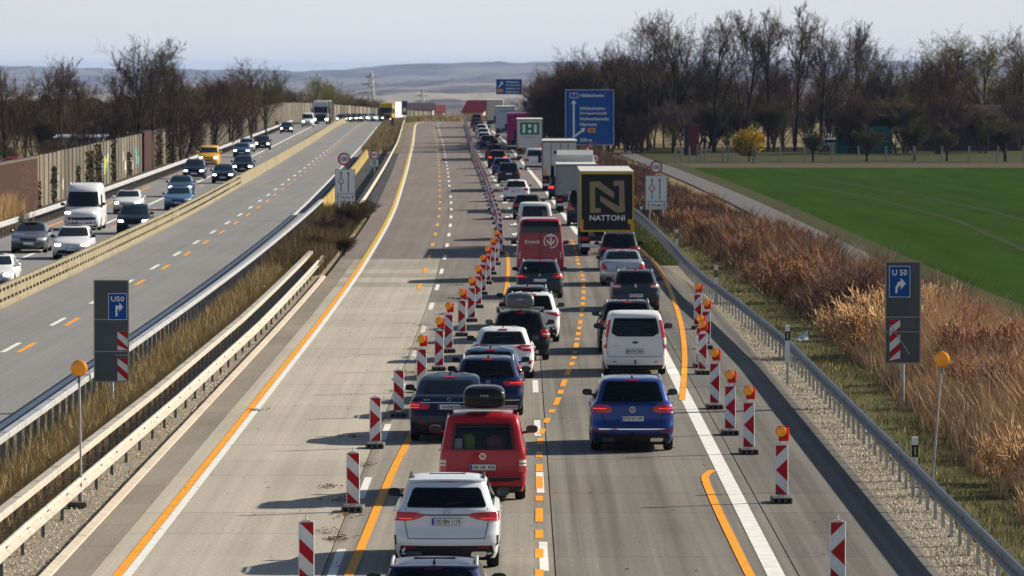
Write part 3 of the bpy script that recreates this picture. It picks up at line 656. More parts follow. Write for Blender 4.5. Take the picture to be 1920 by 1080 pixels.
def pane(f):
    """window glass: see-through tint under a mirror-like surface"""
    if f in _pn: return _pn[f]
    m = bpy.data.materials.new('window_glass'); m.use_nodes = True; t = m.node_tree; t.nodes.clear(); o = t.nodes.new('ShaderNodeOutputMaterial'); tr = t.nodes.new('ShaderNodeBsdfTransparent'); gl = t.nodes.new('ShaderNodeBsdfGlossy'); fr = t.nodes.new('ShaderNodeFresnel'); mx_ = t.nodes.new('ShaderNodeMixShader')
    tr.inputs[0].default_value = (f * .92, f, f * .97, 1); gl.inputs['Roughness'].default_value = .03; gl.inputs[0].default_value = (.8, .8, .8, 1); fr.inputs[0].default_value = 1.45
    t.links.new(fr.outputs[0], mx_.inputs[0]); t.links.new(tr.outputs[0], mx_.inputs[1]); t.links.new(gl.outputs[0], mx_.inputs[2]); t.links.new(mx_.outputs[0], o.inputs[0]); _pn[f] = m; return m
def mirrored(rows): return [(z, -c, -a) for z, a, c in rows]
def wheel_meshes(r, wd=.215, truck=False):
    t = MB().lathe([(r * .62, -wd / 2 + .01), (r * .9, -wd / 2), (r * .975, -wd / 2 + .025), (r, -wd / 2 + .055), (r, wd / 2 - .055), (r * .975, wd / 2 - .025), (r * .9, wd / 2), (r * .62, wd / 2 - .01)], n=22)
    rm = MB().lathe([(r * .64, -wd / 2 + .02), (r * .64, wd / 2 - .005), (r * .60, wd / 2 - .004), (r * .58, wd / 2 - .05), (r * .2, wd / 2 - .03), (.03, wd / 2 - .02)], n=20)
    for k in range(5):
        q = 2 * math.pi * k / 5; rm.tube([(wd / 2 - .02, r * .12 * math.cos(q), r * .12 * math.sin(q)), (wd / 2 - .012, r * .6 * math.cos(q), r * .6 * math.sin(q))], r * .075, 5)
    return t.mesh('tyre', M['rubber_t'], True), rm.mesh('rim', M['rim'], True)
_wc = {}
def wheels(root, r, spots, wd=.215):
    k = (round(r, 3), wd)
    if k not in _wc: _wc[k] = wheel_meshes(r, wd)
    t, rm = _wc[k]
    for x, y in spots:
        wo = link('wheel', t, root, (x, y, r)); 
        if x < 0: wo.rotation_euler = (0, 0, math.pi)
        link('rim', rm, wo)
def plate(root, x, y, z, s_, facing=-1, w_=.52, h=.112):
    """number plate with blue band; facing -1 looks backwards, +1 forwards"""
    mb = MB().box(-w_ / 2, w_ / 2, -.008, .008, -h / 2, h / 2)
    p = mb.obj('number_plate', M['plate'], root); p.location = (x, y, z)
    if facing > 0: p.rotation_euler = (0, 0, math.pi)
    MB().box(-w_ / 2 + .004, -w_ / 2 + .045, -.0105, -.0085, -h / 2 + .004, h / 2 - .004).obj('country_band', M['plate_b'], p)
    fm = MB(); e = .006
    fm.box(-w_ / 2 - e, w_ / 2 + e, -.004, .006, h / 2 + .0005, h / 2 + e * 1.6); fm.box(-w_ / 2 - e, w_ / 2 + e, -.004, .006, -h / 2 - e * 1.6, -h / 2 - .0005); fm.obj('plate_holder', M['plastic'], p)
    if s_: letter(s_, M['ink'], p, (.022, -.0112, 0), w_ * (.84 if len(s_) > 8 else .76), h * .70, 0, True)
    return p
def badge(root, kind, x, y, z, r=.055, facing=-1):
    mb = MB(); m = M['chrome']
    if kind in ('ring_vw', 'star', 'ring'):
        n = 20
        for k in range(n):
            a, b_ = 2 * math.pi * k / n, 2 * math.pi * (k + 1) / n
            mb.prism([(r * math.cos(a), r * math.sin(a)), (r * math.cos(b_), r * math.sin(b_)), (r * .84 * math.cos(b_), r * .84 * math.sin(b_)), (r * .84 * math.cos(a), r * .84 * math.sin(a))], -.012, 0)
        def bar(p, q, wd): 
            v = Vector((q[0] - p[0], q[1] - p[1])); nrm = Vector((-v.y, v.x)).normalized() * wd / 2
            mb.prism([(p[0] + nrm.x, p[1] + nrm.y), (q[0] + nrm.x, q[1] + nrm.y), (q[0] - nrm.x, q[1] - nrm.y), (p[0] - nrm.x, p[1] - nrm.y)], -.011, -.002)
        if kind == 'star':
            for a in (90, 210, 330): bar((0, 0), (r * .88 * math.cos(R(a)), r * .88 * math.sin(R(a))), r * .16)
        elif kind == 'ring_vw':
            for sx in (-1, 1):
                bar((sx * r * .34, r * .78), (0, r * .12), r * .17); bar((sx * r * .78, r * .3), (sx * r * .34, -r * .72), r * .17); bar((sx * r * .34, -r * .72), (0, r * -.05), r * .17)
    elif kind == 'oval': mb.prism([(r * 1.5 * math.cos(2 * math.pi * k / 16), r * .62 * math.sin(2 * math.pi * k / 16)) for k in range(16)], -.01, 0)
    elif kind == 'diamond':
        for sx in (-1, 1): mb.prism([(0, r * 1.2), (sx * r * .75, 0), (0, -r * 1.2), (0, -r * .7), (sx * r * .38, 0), (0, r * .7)], -.012, 0)
    else: mb.prism([(-r * .6, -r * .7), (r * .6, -r * .7), (r * .7, r * .5), (0, r), (-r * .7, r * .5)], -.01, 0)
    bo = mb.obj('badge', mat('ford_oval', (.05, .07, .12), .3, .5) if kind == 'oval' else m, root); bo.location = (x, y, z)
    if facing > 0: bo.rotation_euler = (0, 0, math.pi)
    return bo
def mirror_part(root, b, paint_m, y=None, sc=1.0):
    y = y if y is not None else b.L - (1.62 if b.style != 'van' else 1.25)
    z = b.belt + (.09 if b.style != 'van' else .22) * sc
    for sd in (-1, 1):
        x0 = abs(b.S(1, y, b.belt + .03)[0]); mb = MB(); cx = sd * (x0 + .13 * sc)
        rows = []; n = 12
        for yy, q in ((-.055, .90), (-.05, 1.0), (.0, 1.0), (.05, .86), (.09, .5), (.10, .05)):
            rows.append([(cx + sd * .015 + .115 * sc * q * (abs(math.cos(2 * math.pi * k / n)) ** .7) * (1 if math.cos(2 * math.pi * k / n) >= 0 else -1), y + yy * sc, z + .075 * sc * q * (abs(math.sin(2 * math.pi * k / n)) ** .7) * (1 if math.sin(2 * math.pi * k / n) >= 0 else -1)) for k in range(n)] )
        vs = [p for r_ in rows for p in r_]; mb.add(vs, [(i * n + k, i * n + (k + 1) % n, i * n + n + (k + 1) % n, i * n + n + k) for i in range(len(rows) - 1) for k in range(n)] + [tuple(range(n - 1, -1, -1))])
        mb.tube([(sd * (x0 - .03), y + .04, z - .07 * sc), (cx, y + .02, z - .05 * sc)], .028 * sc, 6)
        mo = mb.obj('door_mirror', paint_m, root, True)
        MB().add([(cx + sd * .015 + (p[0] - cx - sd * .015) * .92, y - .0562 * sc, z + (p[2] - z) * .9) for p in rows[0]], [tuple(range(n - 1, -1, -1))]).obj('mirror_glass', M['mirror'], mo)
def roof_z(b, x, y):                              # height of the shell above a point of the roof
    lo, hi = b.belt, b.H
    for _ in range(22):
        z = (lo + hi) / 2; w_ = abs(b.S(1, y, z)[0]); ok = abs(x) <= w_ and b.P('r', min(.98, abs(x) / max(w_, .01)), z)[1] <= y and b.P('f', min(.98, abs(x) / max(w_, .01)), z)[1] >= y
        if ok: lo = z
        else: hi = z
    return lo
def roof_rails(root, b, m, y0=None, y1=None, h=.055):
    y0 = y0 or b.rf(b.H - .05) + .3; y1 = y1 or b.L - 2.45
    for sd in (-1, 1):
        pts = []; n = 9
        for k in range(n):
            y = y0 + (y1 - y0) * k / (n - 1); x = b.hw * .69; e = min(k, n - 1 - k)
            pts.append((sd * x, y, roof_z(b, x, y) + (h if e > 0 else -.015)))
        MB().tube(pts, .022, 6).obj('roof_rail', m, root, True)
def roof_box(parent, b, col, text_s=None, zc=None, x=0.0, L_=2.0, y0=None, W_=.80, H_=.42):
    y0 = y0 if y0 is not None else b.rf(b.H - .03) + .25; z0 = (zc or b.H) + .10
    mb = MB(); rows = []; n = 20
    for t_, k, h in ((0, .80, .55), (.02, .93, .80), (.06, 1, .96), (.3, 1, 1.0), (.7, .97, .92), (.9, .85, .70), (.97, .65, .5), (1, .4, .3)):
        ring = []
        for i in range(n):
            a = 2 * math.pi * i / n; ca, sa = math.cos(a), math.sin(a)
            ring.append((x + W_ / 2 * k * (abs(ca) ** .55) * (1 if ca >= 0 else -1), y0 + t_ * L_, z0 + H_ * .42 + (H_ * .58 * h * abs(sa) ** .6 if sa >= 0 else -H_ * .42 * min(1, h + .2) * abs(sa) ** .45)))
        rows.append(ring)
    mb.add([p for r_ in rows for p in r_], [(i * n + k, i * n + (k + 1) % n, i * n + n + (k + 1) % n, i * n + n + k) for i in range(len(rows) - 1) for k in range(n)] + [tuple(range(n - 1, -1, -1)), tuple(range((len(rows) - 1) * n, len(rows) * n))])
    bx = mb.obj('roof_box', col, parent, True)
    MB().box(x - W_ * .47, x + W_ * .47, y0 - .006, y0 + L_ * .75, z0 + H_ * .40, z0 + H_ * .42).obj('lid_seam', M['seam'], bx)
    for yy in (.45, 1.25): MB().box(-b.hw * .80, b.hw * .80, y0 + yy, y0 + yy + .06, z0 - .055, z0 - .02).obj('cross_bar', M['galv'], bx)
    for sd in (-1, 1):
        for yy in (.45, 1.25): MB().box(sd * b.hw * .74 - .04, sd * b.hw * .74 + .04, y0 + yy - .01, y0 + yy + .07, z0 - .17, z0 - .056).obj('bar_foot', M['plastic'], bx)
    if text_s: letter(text_s, M['sign_w'], bx, (x, y0 - .012, z0 + H_ * .58), .17, .032)
    return bx
RS = lambda z0, z1, a0, a1, n=5: [(z0 + (z1 - z0) * k / (n - 1), a0[0] + (a1[0] - a0[0]) * k / (n - 1), a0[1] + (a1[1] - a0[1]) * k / (n - 1)) for k in range(n)]
def roundwin(z0, z1, a0, a1, rz=.05, ru=.06, n=6):          # window rows with softened corners, half widths a0 (bottom) to a1 (top)
    rows = []; zz = [z0, z0 + rz * .3, z0 + rz] + [z0 + rz + (z1 - z0 - 2 * rz) * k / n for k in range(1, n)] + [z1 - rz, z1 - rz * .3, z1]
    for z in zz:
        h = a0 + (a1 - a0) * (z - z0) / (z1 - z0); e = min(z - z0, z1 - z); c = ru * (1 - math.sqrt(max(0, 1 - (1 - min(1, e / rz)) ** 2))); rows.append((z, -(h - c), h - c))
    return rows
def make_car(name, label, cat, loc, heading, b, col, group, rear=None, front=None, win=None, trim=None, wheels_m=None, rails=None, detail=2, extras=()):
    """heading 0: driving away from the camera, pi: towards it. origin = ground below the rear bumper"""
    if heading == 0 and name != 'parked_car': loc = (loc[0] * (loc[1] - b.ro * .9) / loc[1], loc[1] - b.ro * .9, loc[2])
    root = thing(name, loc, heading, label, cat, group); rear = rear or {}; front = front or {}; win = win or {}
    trim = trim or M['plastic']
    van = b.style == 'van'; bt, T = b.belt, b.H
    if 'rear' in win: wz = win['rear']
    elif van: wz = (bt + .05, T - .22, .80, .80)
    elif b.style == 'sedan': wz = (bt + .10, T - .075, .90, .86)
    elif b.style == 'gt': wz = (bt + .10, T - .10, .84, .80)
    else: wz = (bt + .03, T - .10, .86, .82)
    zf0, zf1 = (bt + .09, T - .085) if not van else (1.30, T - .2)
    if van and T > 2.3: zf1 = zf0 + .82
    clear = win.get('clear', .10) if (detail > 1 and heading == 0 and not win.get('panel_sides')) else None
    holes = None
    if clear:
        hr = win.get('hole') or (wz[0] + .03, wz[1] - .03, min(wz[2], wz[3]) - .06); holes = {'r': hr, 'f': (zf0 + .03, zf1 - .03, .82)}
    body = b.shell(holes).obj('body', col, root, True)
    if clear:
        lin = b.shell(holes, .972, bt - .08).obj('cabin_lining', CABIN, root, True); fy = b.P('f', 0, bt + .05)[1]; ry = b.P('r', 0, bt)[1]
        MB().box(-b.hw * .84, b.hw * .84, ry + .12, fy - .1, bt - .30, bt - .16).obj('cabin_floor', CABIN, root)
        def seat(x, y, w_, zt, nm):
            so_ = MB().bbox(x - w_ / 2, x + w_ / 2, y, y + .14, bt - .155, zt, .04).obj(nm, SEAT, root)
            for hx in ((0,) if w_ < .8 else (-.42, .42)): MB().bbox(x + hx - .13, x + hx + .13, y + .01, y + .11, zt + .03, zt + .22, .03).obj('headrest', SEAT, so_)
        seat(0, ry + (1.05 if b.style not in ('gt', 'sedan') else 1.25), b.hw * 1.4, bt + .02, 'rear_bench')
        for sx in (-1, 1): seat(sx * b.hw * .42, b.L - 2.35, .5, bt + .07, 'front_seat')
        MB().bbox(-.12, .12, b.P('f', 0, zf1 - .1)[1] - .14, b.P('f', 0, zf1 - .1)[1] - .11, zf1 - .17, zf1 - .10, .01).obj('cabin_mirror', M['plastic'], root)
    ub = MB().box(-b.hw * .80, b.hw * .80, .22, b.L - .25, .17, .52); ub.box(-b.hw * .93, b.hw * .93, b.yw[0] + b.Ra + .03, b.yw[1] - b.Ra - .03, .19, .5)
    ub.obj('underbody', M['under'], root)
    for yw in b.yw:
        MB().box(-b.hw * .93, b.hw * .93, yw - b.Ra * .98, yw + b.Ra * .98, .45, b.r + b.Ra + .10).obj('wheel_well', M['under'], root)
    tw = .215; xs = b.hw - tw / 2 - .025
    wheels(root, b.r, [(sx * xs, yw) for yw in b.yw for sx in (-1, 1)], tw)
    # ---- glass
    gl = win.get('glass', M['glass']); rgl = pane(clear) if clear else gl
    rw = b.patch('r', win.get('rows') or roundwin(*wz), .007, 11).obj('rear_window', rgl, root, True) if wz else None
    if detail > 0 and rw is not None and rear.get('wiper', b.style not in ('sedan', 'gt')):
        z = wz[0] + .03; MB().tube([b.P('r', 0, z - .02, .03), b.P('r', .02, z + .01, .035), b.P('r', .42, z + .05, .025)], .010, 5).obj('wiper', M['plastic'], rw)
    ws = b.patch('f', roundwin(zf0, zf1, .93, .88), .007, 11).obj('windscreen', pane(.75) if clear else M['glass_l'], root, True)
    z0, z1 = (bt + .035, T - .135) if not van else (bt + .04, min(T - .28, bt + .75))
    ya = lambda z: b.P('r', 1.0, z)[1] + .10; yb = lambda z: b.P('f', 1.0, z)[1] - .06
    cuts = [0, .27, .62, 1.0] if b.style in ('estate', 'suv', 'mpv', 'hatch', 'gt') else [0, .48, 1.0]
    if win.get('panel_sides'): cuts = [.66, 1.0]
    for sd in (-1, 1):
        for i in range(len(cuts) - 1):
            rows = []
            for k in range(5):
                z = z0 + (z1 - z0) * k / 4; A, B_ = ya(z), yb(z); g_ = .03
                rows.append((z, A + (B_ - A) * cuts[i] + g_, A + (B_ - A) * cuts[i + 1] - g_))
            b.flank(sd, rows, .006).obj('side_window', gl, root, True)
        if detail > 1:
            seam = MB()
            for c_ in cuts[1:-1] + [.93]:
                y = ya(bt) + (yb(bt) - ya(bt)) * c_
                seam.grid([[b.S(sd, y - .006, z, .0035), b.S(sd, y + .006, z, .0035)] for z in (.32, .45, .6, .78, bt - .03, bt + .02)])
            seam.obj('door_gap', M['seam'], root)
            for c_ in cuts[1:-1]:
                y = ya(bt) + (yb(bt) - ya(bt)) * c_ + .10; p = b.S(sd, y, bt - .12, .03)
                MB().tube([b.S(sd, y, bt - .12, 0), p, b.S(sd, y + .2, bt - .12, .03), b.S(sd, y + .22, bt - .12, 0)], .014, 5).obj('door_handle', rear.get('handle', col), root)
    # ---- rear end
    if rear.get('low', True):
        z = rear.get('lowz', .36); b.patch('r', [(.205, -1.05, 1.05), (.26, -1.08, 1.08), (.31, -1.08, 1.08), (z, -1.02, 1.02)], .006, 15).obj('lower_bumper', trim, root, True)
    for (rows, m) in rear.get('lamps', []):
        for rr in (rows, mirrored(rows)):
            b.patch('r', rr, .016, 8, sk=.035).obj('tail_lamp', M[m] if isinstance(m, str) else m, root, True)
    for (rows, m) in rear.get('lamp_inner', []):
        for rr in (rows, mirrored(rows)): b.patch('r', rr, .0215, 6, sk=.01).obj('lamp_element', M[m], root, True)
    for (rows, m, nm) in rear.get('panels', []): b.patch('r', rows, .009, 11, sk=.012).obj(nm, M[m] if isinstance(m, str) else m, root, True)
    for (rows, m, nm) in rear.get('pairs', []):
        for rr in (rows, mirrored(rows)): b.patch('r', rr, .012, 5, sk=.02).obj(nm, M[m], root, True)
    if detail > 1 and rear.get('gate', True):       # tailgate shut line
        zt = rear.get('gatez', .50); gw = rear.get('gatew', .80); sm = MB()
        sm.grid([[b.P('r', u, zt, .0045) for u in np.linspace(-gw, gw, 13)], [b.P('r', u, zt + .012, .0045) for u in np.linspace(-gw, gw, 13)]])
        for sd in (-1, 1):
            zz = np.linspace(zt, bt + .02, 7); A = [b.P('r', sd * gw * (1 + .03 * k), z, .0045) for k, z in enumerate(zz)]; B_ = [b.P('r', sd * (gw * (1 + .03 * k) + .013), z, .0045) for k, z in enumerate(zz)]
            sm.grid([list(q) for q in (zip(A, B_) if sd > 0 else zip(B_, A))])
        sm.obj('tailgate_gap', M['seam'], root)
    if rear.get('plate') is not None:
        z = rear.get('pz', .72); y = min(b.P('r', .0, z)[1], b.P('r', .0, z - .05)[1], b.P('r', 0, z + .05)[1]) - .018; plate(root, rear.get('px', 0), y, z, rear['plate'])
    if rear.get('badge'): z = rear.get('bz', bt - .05); badge(root, rear['badge'], 0, b.P('r', 0, z)[1] - .006, z, rear.get('br', .055))
    for s_, u, z, wd, hh in rear.get('script', []): letter(s_, M['chrome'], root, (u * b.hw, b.P('r', u, z)[1] - .012, z), wd, hh)
    if rear.get('third', True) and detail > 0 and not van:
        z = T - .078; b.patch('r', [(z, -.2, .2), (z + .028, -.2, .2)], .016, 5).obj('brake_light', M['refl'], root, True)
    for u in rear.get('exhaust', ()):
        p = b.P('r', u, .30); MB().lathe([(.055, -.0), (.06, .02), (.06, .14), (.045, .14)], (p[0], p[1] - .05, .285), 'y', 10).obj('exhaust_tip', M['chrome'] if rear.get('exhaust_chrome', True) else M['hole'], root, True)
    if rear.get('hitch'): p = b.P('r', 0, .34); MB().tube([(0, p[1] + .1, .36), (0, p[1] - .06, .36), (0, p[1] - .09, .40), (0, p[1] - .09, .46)], [.025, .025, .022, .03], 7).obj('tow_hitch', M['hole'], root, True)
    for rr in rear.get('reflectors', []):
        for q in (rr, mirrored(rr)): b.patch('r', q, .011, 4).obj('reflector', M['refl'], root, True)
    if rear.get('spoiler') and detail > 0:
        z = T - .045; mb = MB(); wd = .72; mb.grid([[(b.hw * wd * k, b.P('r', abs(k) * wd, z)[1] - .10 + .10 * k * k * k * k, z - .012 - .02 * k * k) for k in np.linspace(-1, 1, 9)], [(b.hw * wd * k, b.P('r', abs(k) * wd, z)[1] - .09 + .10 * k * k * k * k, z + .02 - .02 * k * k) for k in np.linspace(-1, 1, 9)], [(b.hw * wd * k * .97, b.P('r', abs(k) * wd, z)[1] + .22, z + .032 - .025 * k * k) for k in np.linspace(-1, 1, 9)]]); mb.obj('roof_spoiler', rear['spoiler'] if rear['spoiler'] is not True else col, root, True)
    # ---- front end
    if front is not None and heading != 0:
        for (rows, m) in front.get('lamps', [([(.62, .50, .90), (.68, .46, 1.0), (.74, .52, 1.04)], 'head')]):
            for rr in (rows, mirrored(rows)): b.patch('f', rr, .014, 7, sk=.03).obj('headlamp', M[m], root, True)
        lit = front.get('lit', True)
        if lit:
            z, u = front.get('lz', .68), front.get('lu', .72)
            for sd in (-1, 1):
                q = [(z - .045, sd * u - .12, sd * u + .12), (z, sd * u - .15, sd * u + .15), (z + .04, sd * u - .11, sd * u + .11)]
                b.patch('f', q, .022, 5, sk=.02).obj('lit_lamp', M['head_on'], root, True)
        for rows, m, nm in front.get('panels', [([(.26, -.62, .62), (.32, -.72, .72), (.42, -.66, .66)], 'plastic', 'air_intake'), ([(.56, -.38, .38), (.64, -.42, .42)], 'plastic', 'grille')]):
            b.patch('f', rows, .009, 9, sk=.012).obj(nm, M[m] if isinstance(m, str) else m, root, True)
        z = front.get('pz', .48); plate(root, 0, b.P('f', 0, z)[1] + .02, z, front.get('plate', None), 1)
        if front.get('badge'): z = front.get('bz', .60); badge(root, front['badge'], 0, b.P('f', 0, z)[1] + .012, z, .055, 1)
    mirror_part(root, b, rear.get('mirror', col), None, 1.1 if van else 1.0)
    if rails: roof_rails(root, b, rails)
    if detail > 0 and rear.get('antenna', True) and not van:
        y = b.rf(T - .03) + .18; z = roof_z(b, 0, y) - .006; MB().add([(-.028, y, z), (.028, y, z), (.02, y + .13, z), (-.02, y + .13, z), (-.006, y + .005, z + .075), (.006, y + .005, z + .075)], [(0, 4, 5, 1), (1, 5, 2), (0, 3, 4), (3, 2, 5, 4)]).obj('antenna_fin', rear.get('fin', M['plastic']), root)
    return root, b
P_ = dict(white=paint('white', (.72, .73, .74), 0.0), silverwhite=paint('pearl_white', (.66, .69, .73), .1), red=paint('red', (.36, .008, .018), .1), darkred=paint('van_red', (.30, .012, .025), .0), navy=paint('navy', (.010, .016, .040), .35), black=paint('black', (.010, .010, .012), .2), blue=paint('deep_blue', (.012, .040, .20), .45), dblue=paint('dark_blue', (.014, .022, .075), .4), slate=paint('slate', (.035, .05, .065), .45), silver=paint('silver', (.42, .44, .47), .6), grey=paint('grey', (.16, .17, .185), .5), lblue=paint('light_blue', (.09, .21, .38), .5), mblue=paint('steel_blue', (.04, .085, .18), .5), yellow=paint('post_yellow', (.72, .40, .01), 0.0), bordeaux=paint('bordeaux', (.10, .008, .014), .3), steelroof=paint('steel_roof', (.10, .15, .24), .5))
LANE = 'cars queueing in the two lanes through the roadworks'; ONC = 'cars coming the other way on the left carriageway'
def B(L, W, H, belt, style, r=.33, **k): return Body(L, W, H, belt, style, r, **k)
def at(px, py): x, y, z = ground(px, py); return (x, y, 0)
def lampR(z0, z1, u0, u1, v0=None, n=5): v0 = v0 or (u0, u1); return RS(z0, z1, (u0, u1), v0, n)
# --- 1 dark blue estate at the lower picture edge
q = B(4.65, 1.83, 1.47, .95, 'estate', rake=.42)
make_car('estate_car', 'dark blue estate with bright roof edges cut off by the bottom edge', 'car', at_d(812, 82.3), 0, q, P_['dblue'], LANE, dict(lamps=[(lampR(.74, .92, .55, 1.2), 'tail')], plate='', mirror=M['plastic'], spoiler=True), rails=M['galv'])
# --- 2 white SUV
q = B(4.72, 1.89, 1.60, 1.07, 'suv', r=.365, ro=.86, wb=2.89, rake=.44)
dark = mat('piano_black', (.01, .01, .012), .15, coat=1)
make_car('suv', 'silvery white SUV with black lamp band and plate OD BN 1110', 'car', at(837, 1063), 0, q, P_['silverwhite'], LANE,
  dict(lamps=[([(.87, .74, 1.02), (.90, .58, 1.10), (.95, .44, 1.16), (.99, .42, 1.16), (1.02, .62, 1.12)], 'tail')],
       lamp_inner=[([(.905, .66, .90), (.915, .66, .91)], 'tail_on'), ([(.965, .46, .60), (.985, .45, .60)], 'tail')],
       panels=[([(.965, -.44, .44), (.99, -.44, .44)], dark, 'lamp_band')], plate='OD·BN 1110', pz=.865, badge='star', bz=1.045, br=.06, script=[('GLC 220', -.62, 1.04, .26, .030), ('4MATIC', .62, 1.045, .2, .025)],
       lowz=.44, exhaust=(), mirror=M['plastic'], gatez=.56, gatew=.72, reflectors=[[(.40, .60, .82), (.425, .60, .83)]], pairs=[([(.45, .955, .985), (.62, .965, .985)], 'plastic', 'bumper_vent'), ([(.24, .52, .76), (.265, .49, .79), (.315, .49, .79), (.335, .52, .76)], 'chrome', 'exhaust_trim'), ], antenna=False, spoiler=True),
  win=dict(rear=(1.10, 1.43, .87, .82)), rails=M['plastic'])
# --- 3 red high-roof family van with roof box
q = B(4.41, 1.79, 1.80, 1.05, 'van', r=.325, ro=.86, wb=2.68, hood=.95); q.bow = .05
rc_, _ = make_car('family_van', 'dark red family van with black roof box and plate HK HK 458', 'car', at(905, 936), 0, q, P_['red'], LANE,
  dict(lamps=[([(.60, .84, 1.08), (.74, .84, 1.08), (.88, .84, 1.08)], 'tail')], lamp_inner=[([(.73, .855, 1.05), (.765, .855, 1.05)], 'tail_w'), ([(.79, .855, 1.05), (.85, .855, 1.05)], 'tail_w')], plate='HK·HK 458', pz=.71, badge='ring_vw', bz=.93, br=.07, low=True, lowz=.50, gatez=.52, gatew=.88, panels=[([(.775, -.4, .4), (.79, -.4, .4)], P_['red'], 'grip_bar')], mirror=P_['red'], wiper=True),
  dict(), dict(rear=(1.055, 1.60, .78, .80), clear=.62))
roof_box(rc_, q, paint('gloss_black_box', (.012, .012, .014), 0, .15), 'THULE', 1.80, .03, 2.0, .28, .86, .44)
ms = MB(); ms.box(-.62, -.42, .20, .26, 1.06, 1.28); ms.obj('paper_on_sill', M['sign_w'], rc_); MB().bbox(-.40, -.16, .42, .60, .9, 1.36, .05).obj('yellow_vest', mat('vest_yellow', (.45, .45, .03), .8), rc_); MB().bbox(.08, .46, .44, .72, .9, 1.34, .08).obj('pink_bag', mat('bag_pink', (.40, .10, .09), .8), rc_)
# --- 4 dark blue fastback
q = B(4.99, 1.90, 1.55, 1.04, 'gt', r=.35, ro=1.03, wb=3.07)
make_car('fastback_car', 'nearly black fastback with plate HAB F 20 left of the red van', 'car', at(842, 826), 0, q, P_['navy'], LANE,
  dict(lamps=[([(.79, .55, 1.14), (.84, .50, 1.2), (.91, .50, 1.2), (.96, .80, 1.14)], 'tail')], lamp_inner=[([(.825, .76, .98), (.84, .76, .98)], 'tail_on'), ([(.885, .76, 1.0), (.898, .76, 1.0)], 'tail_on')], plate='HAB·F 20', pz=.855, badge='ring', bz=1.03, br=.045, script=[('GT', -.55, 1.02, .16, .035)], panels=[([(.945, -.78, .78), (.962, -.78, .78)], 'chrome', 'chrome_strip')], reflectors=[[(.47, .62, .82), (.49, .62, .82)]], exhaust=(-.55, .55), exhaust_chrome=False, mirror=M['plastic'], lowz=.40, gatez=.66, wiper=False), win=dict(rear=(1.15, 1.43, .78, .74), clear=.6))
# --- 5 dark blue estate
q = B(4.77, 1.83, 1.50, .98, 'estate', r=.335, rake=.46)
make_car('estate_car', 'dark blue estate with chrome bumper line right of the fastback', 'car', at(915, 779), 0, q, P_['dblue'], LANE,
  dict(lamps=[([(.80, .50, 1.12), (.85, .44, 1.2), (.92, .44, 1.2)], 'tail')], lamp_inner=[([(.862, .62, 1.0), (.88, .62, 1.02)], 'tail_on')], plate='', pz=.70, badge='ring_vw', bz=.90, panels=[([(.43, -.9, .9), (.45, -.9, .9)], 'chrome', 'chrome_strip')], mirror=M['plastic'], gatez=.60), rails=M['galv'])
# --- 6..  further queue, left lane
q = B(4.15, 1.78, 1.43, .94, 'hatch', r=.315)
make_car('hatchback', 'steel blue hatchback just ahead of the dark blue chrome-line estate', 'car', at_d(919, 147), 0, q, P_['mblue'], LANE, dict(lamps=[(lampR(.76, .96, .66, 1.2), 'tail')], plate='', mirror=P_['mblue']))
q = B(4.45, 1.80, 1.45, .96, 'hatch', r=.325, rake=.62)
make_car('hatchback', 'white hatchback with dark glass roof and red swept tail lamps', 'car', at(943, 709), 0, q, P_['white'], LANE,
  dict(lamps=[([(.80, .70, 1.05), (.86, .50, 1.2), (.93, .44, 1.26), (.97, .62, 1.26)], 'tail')], lamp_inner=[([(.875, .62, .98), (.915, .60, .98)], 'tail_w')], plate='', mirror=M['plastic'], pairs=[([(.44, .80, .92), (.54, .86, 1.0)], 'refl', 'fog_lamp')], fin=M['plastic']), win=dict(rear=(.99, 1.34, .86, .80), clear=.4))
q = B(4.75, 1.82, 1.50, .97, 'estate', r=.335, rake=.42)
bk, _ = make_car('estate_car', 'black estate with grey roof box ahead of the white hatchback', 'car', at(975, 675), 0, q, P_['black'], LANE, dict(lamps=[([(.74, .74, 1.12), (.84, .70, 1.16), (.95, .74, 1.16)], 'tail')], lamp_inner=[([(.80, .78, 1.0), (.83, .78, 1.0)], 'tail_w')], plate='', badge='star', exhaust=(-.6, .6)), rails=M['galv'])
roof_box(bk, q, paint('grey_box', (.10, .11, .12), .2, .3), 'KAMEI', 1.50, 0, 2.0, .55, .86, .44)
q = B(4.36, 1.84, 1.61, 1.03, 'suv', r=.345, rake=.40)
make_car('suv', 'white SUV with slanted lamps beside the black estate with roof box', 'car', at(997, 641), 0, q, P_['white'], LANE, dict(lamps=[([(.86, .84, 1.1), (.92, .60, 1.2), (.98, .50, 1.2)], 'tail')], plate='', lowz=.50, mirror=M['plastic']), rails=M['galv'])
q = B(4.70, 1.82, 1.47, .97, 'estate', r=.33, rake=.45)
make_car('estate_car', 'dark blue-grey estate with bright roof ahead of the white SUV', 'car', at_d(989, 188.5), 0, q, P_['slate'], LANE, dict(lamps=[(lampR(.76, .94, .62, 1.2), 'tail')], plate='', mirror=M['plastic']), rails=M['galv'])
q = B(4.58, 1.83, 1.48, .97, 'estate', r=.33, rake=.5)
make_car('estate_car', 'dark grey estate with claw-shaped red lamps behind the red lettered van', 'car', at(1012, 559), 0, q, P_['slate'], LANE, dict(lamps=[([(.80, .58, 1.14), (.86, .52, 1.2), (.92, .66, 1.22), (.97, .86, 1.22)], 'tail')], lamp_inner=[([(.86, .72, 1.0), (.885, .74, 1.0)], 'tail_on')], plate='', badge='lion', mirror=M['plastic']), rails=M['galv'])
sw = MB().lathe([(.045, 0), (.045, .004)], (-.55, .34, 1.18), 'y', 12).obj('sticker', M['sign_w'], [o for o in bpy.data.objects if o.get('label', '').startswith('dark grey estate with claw')][0])
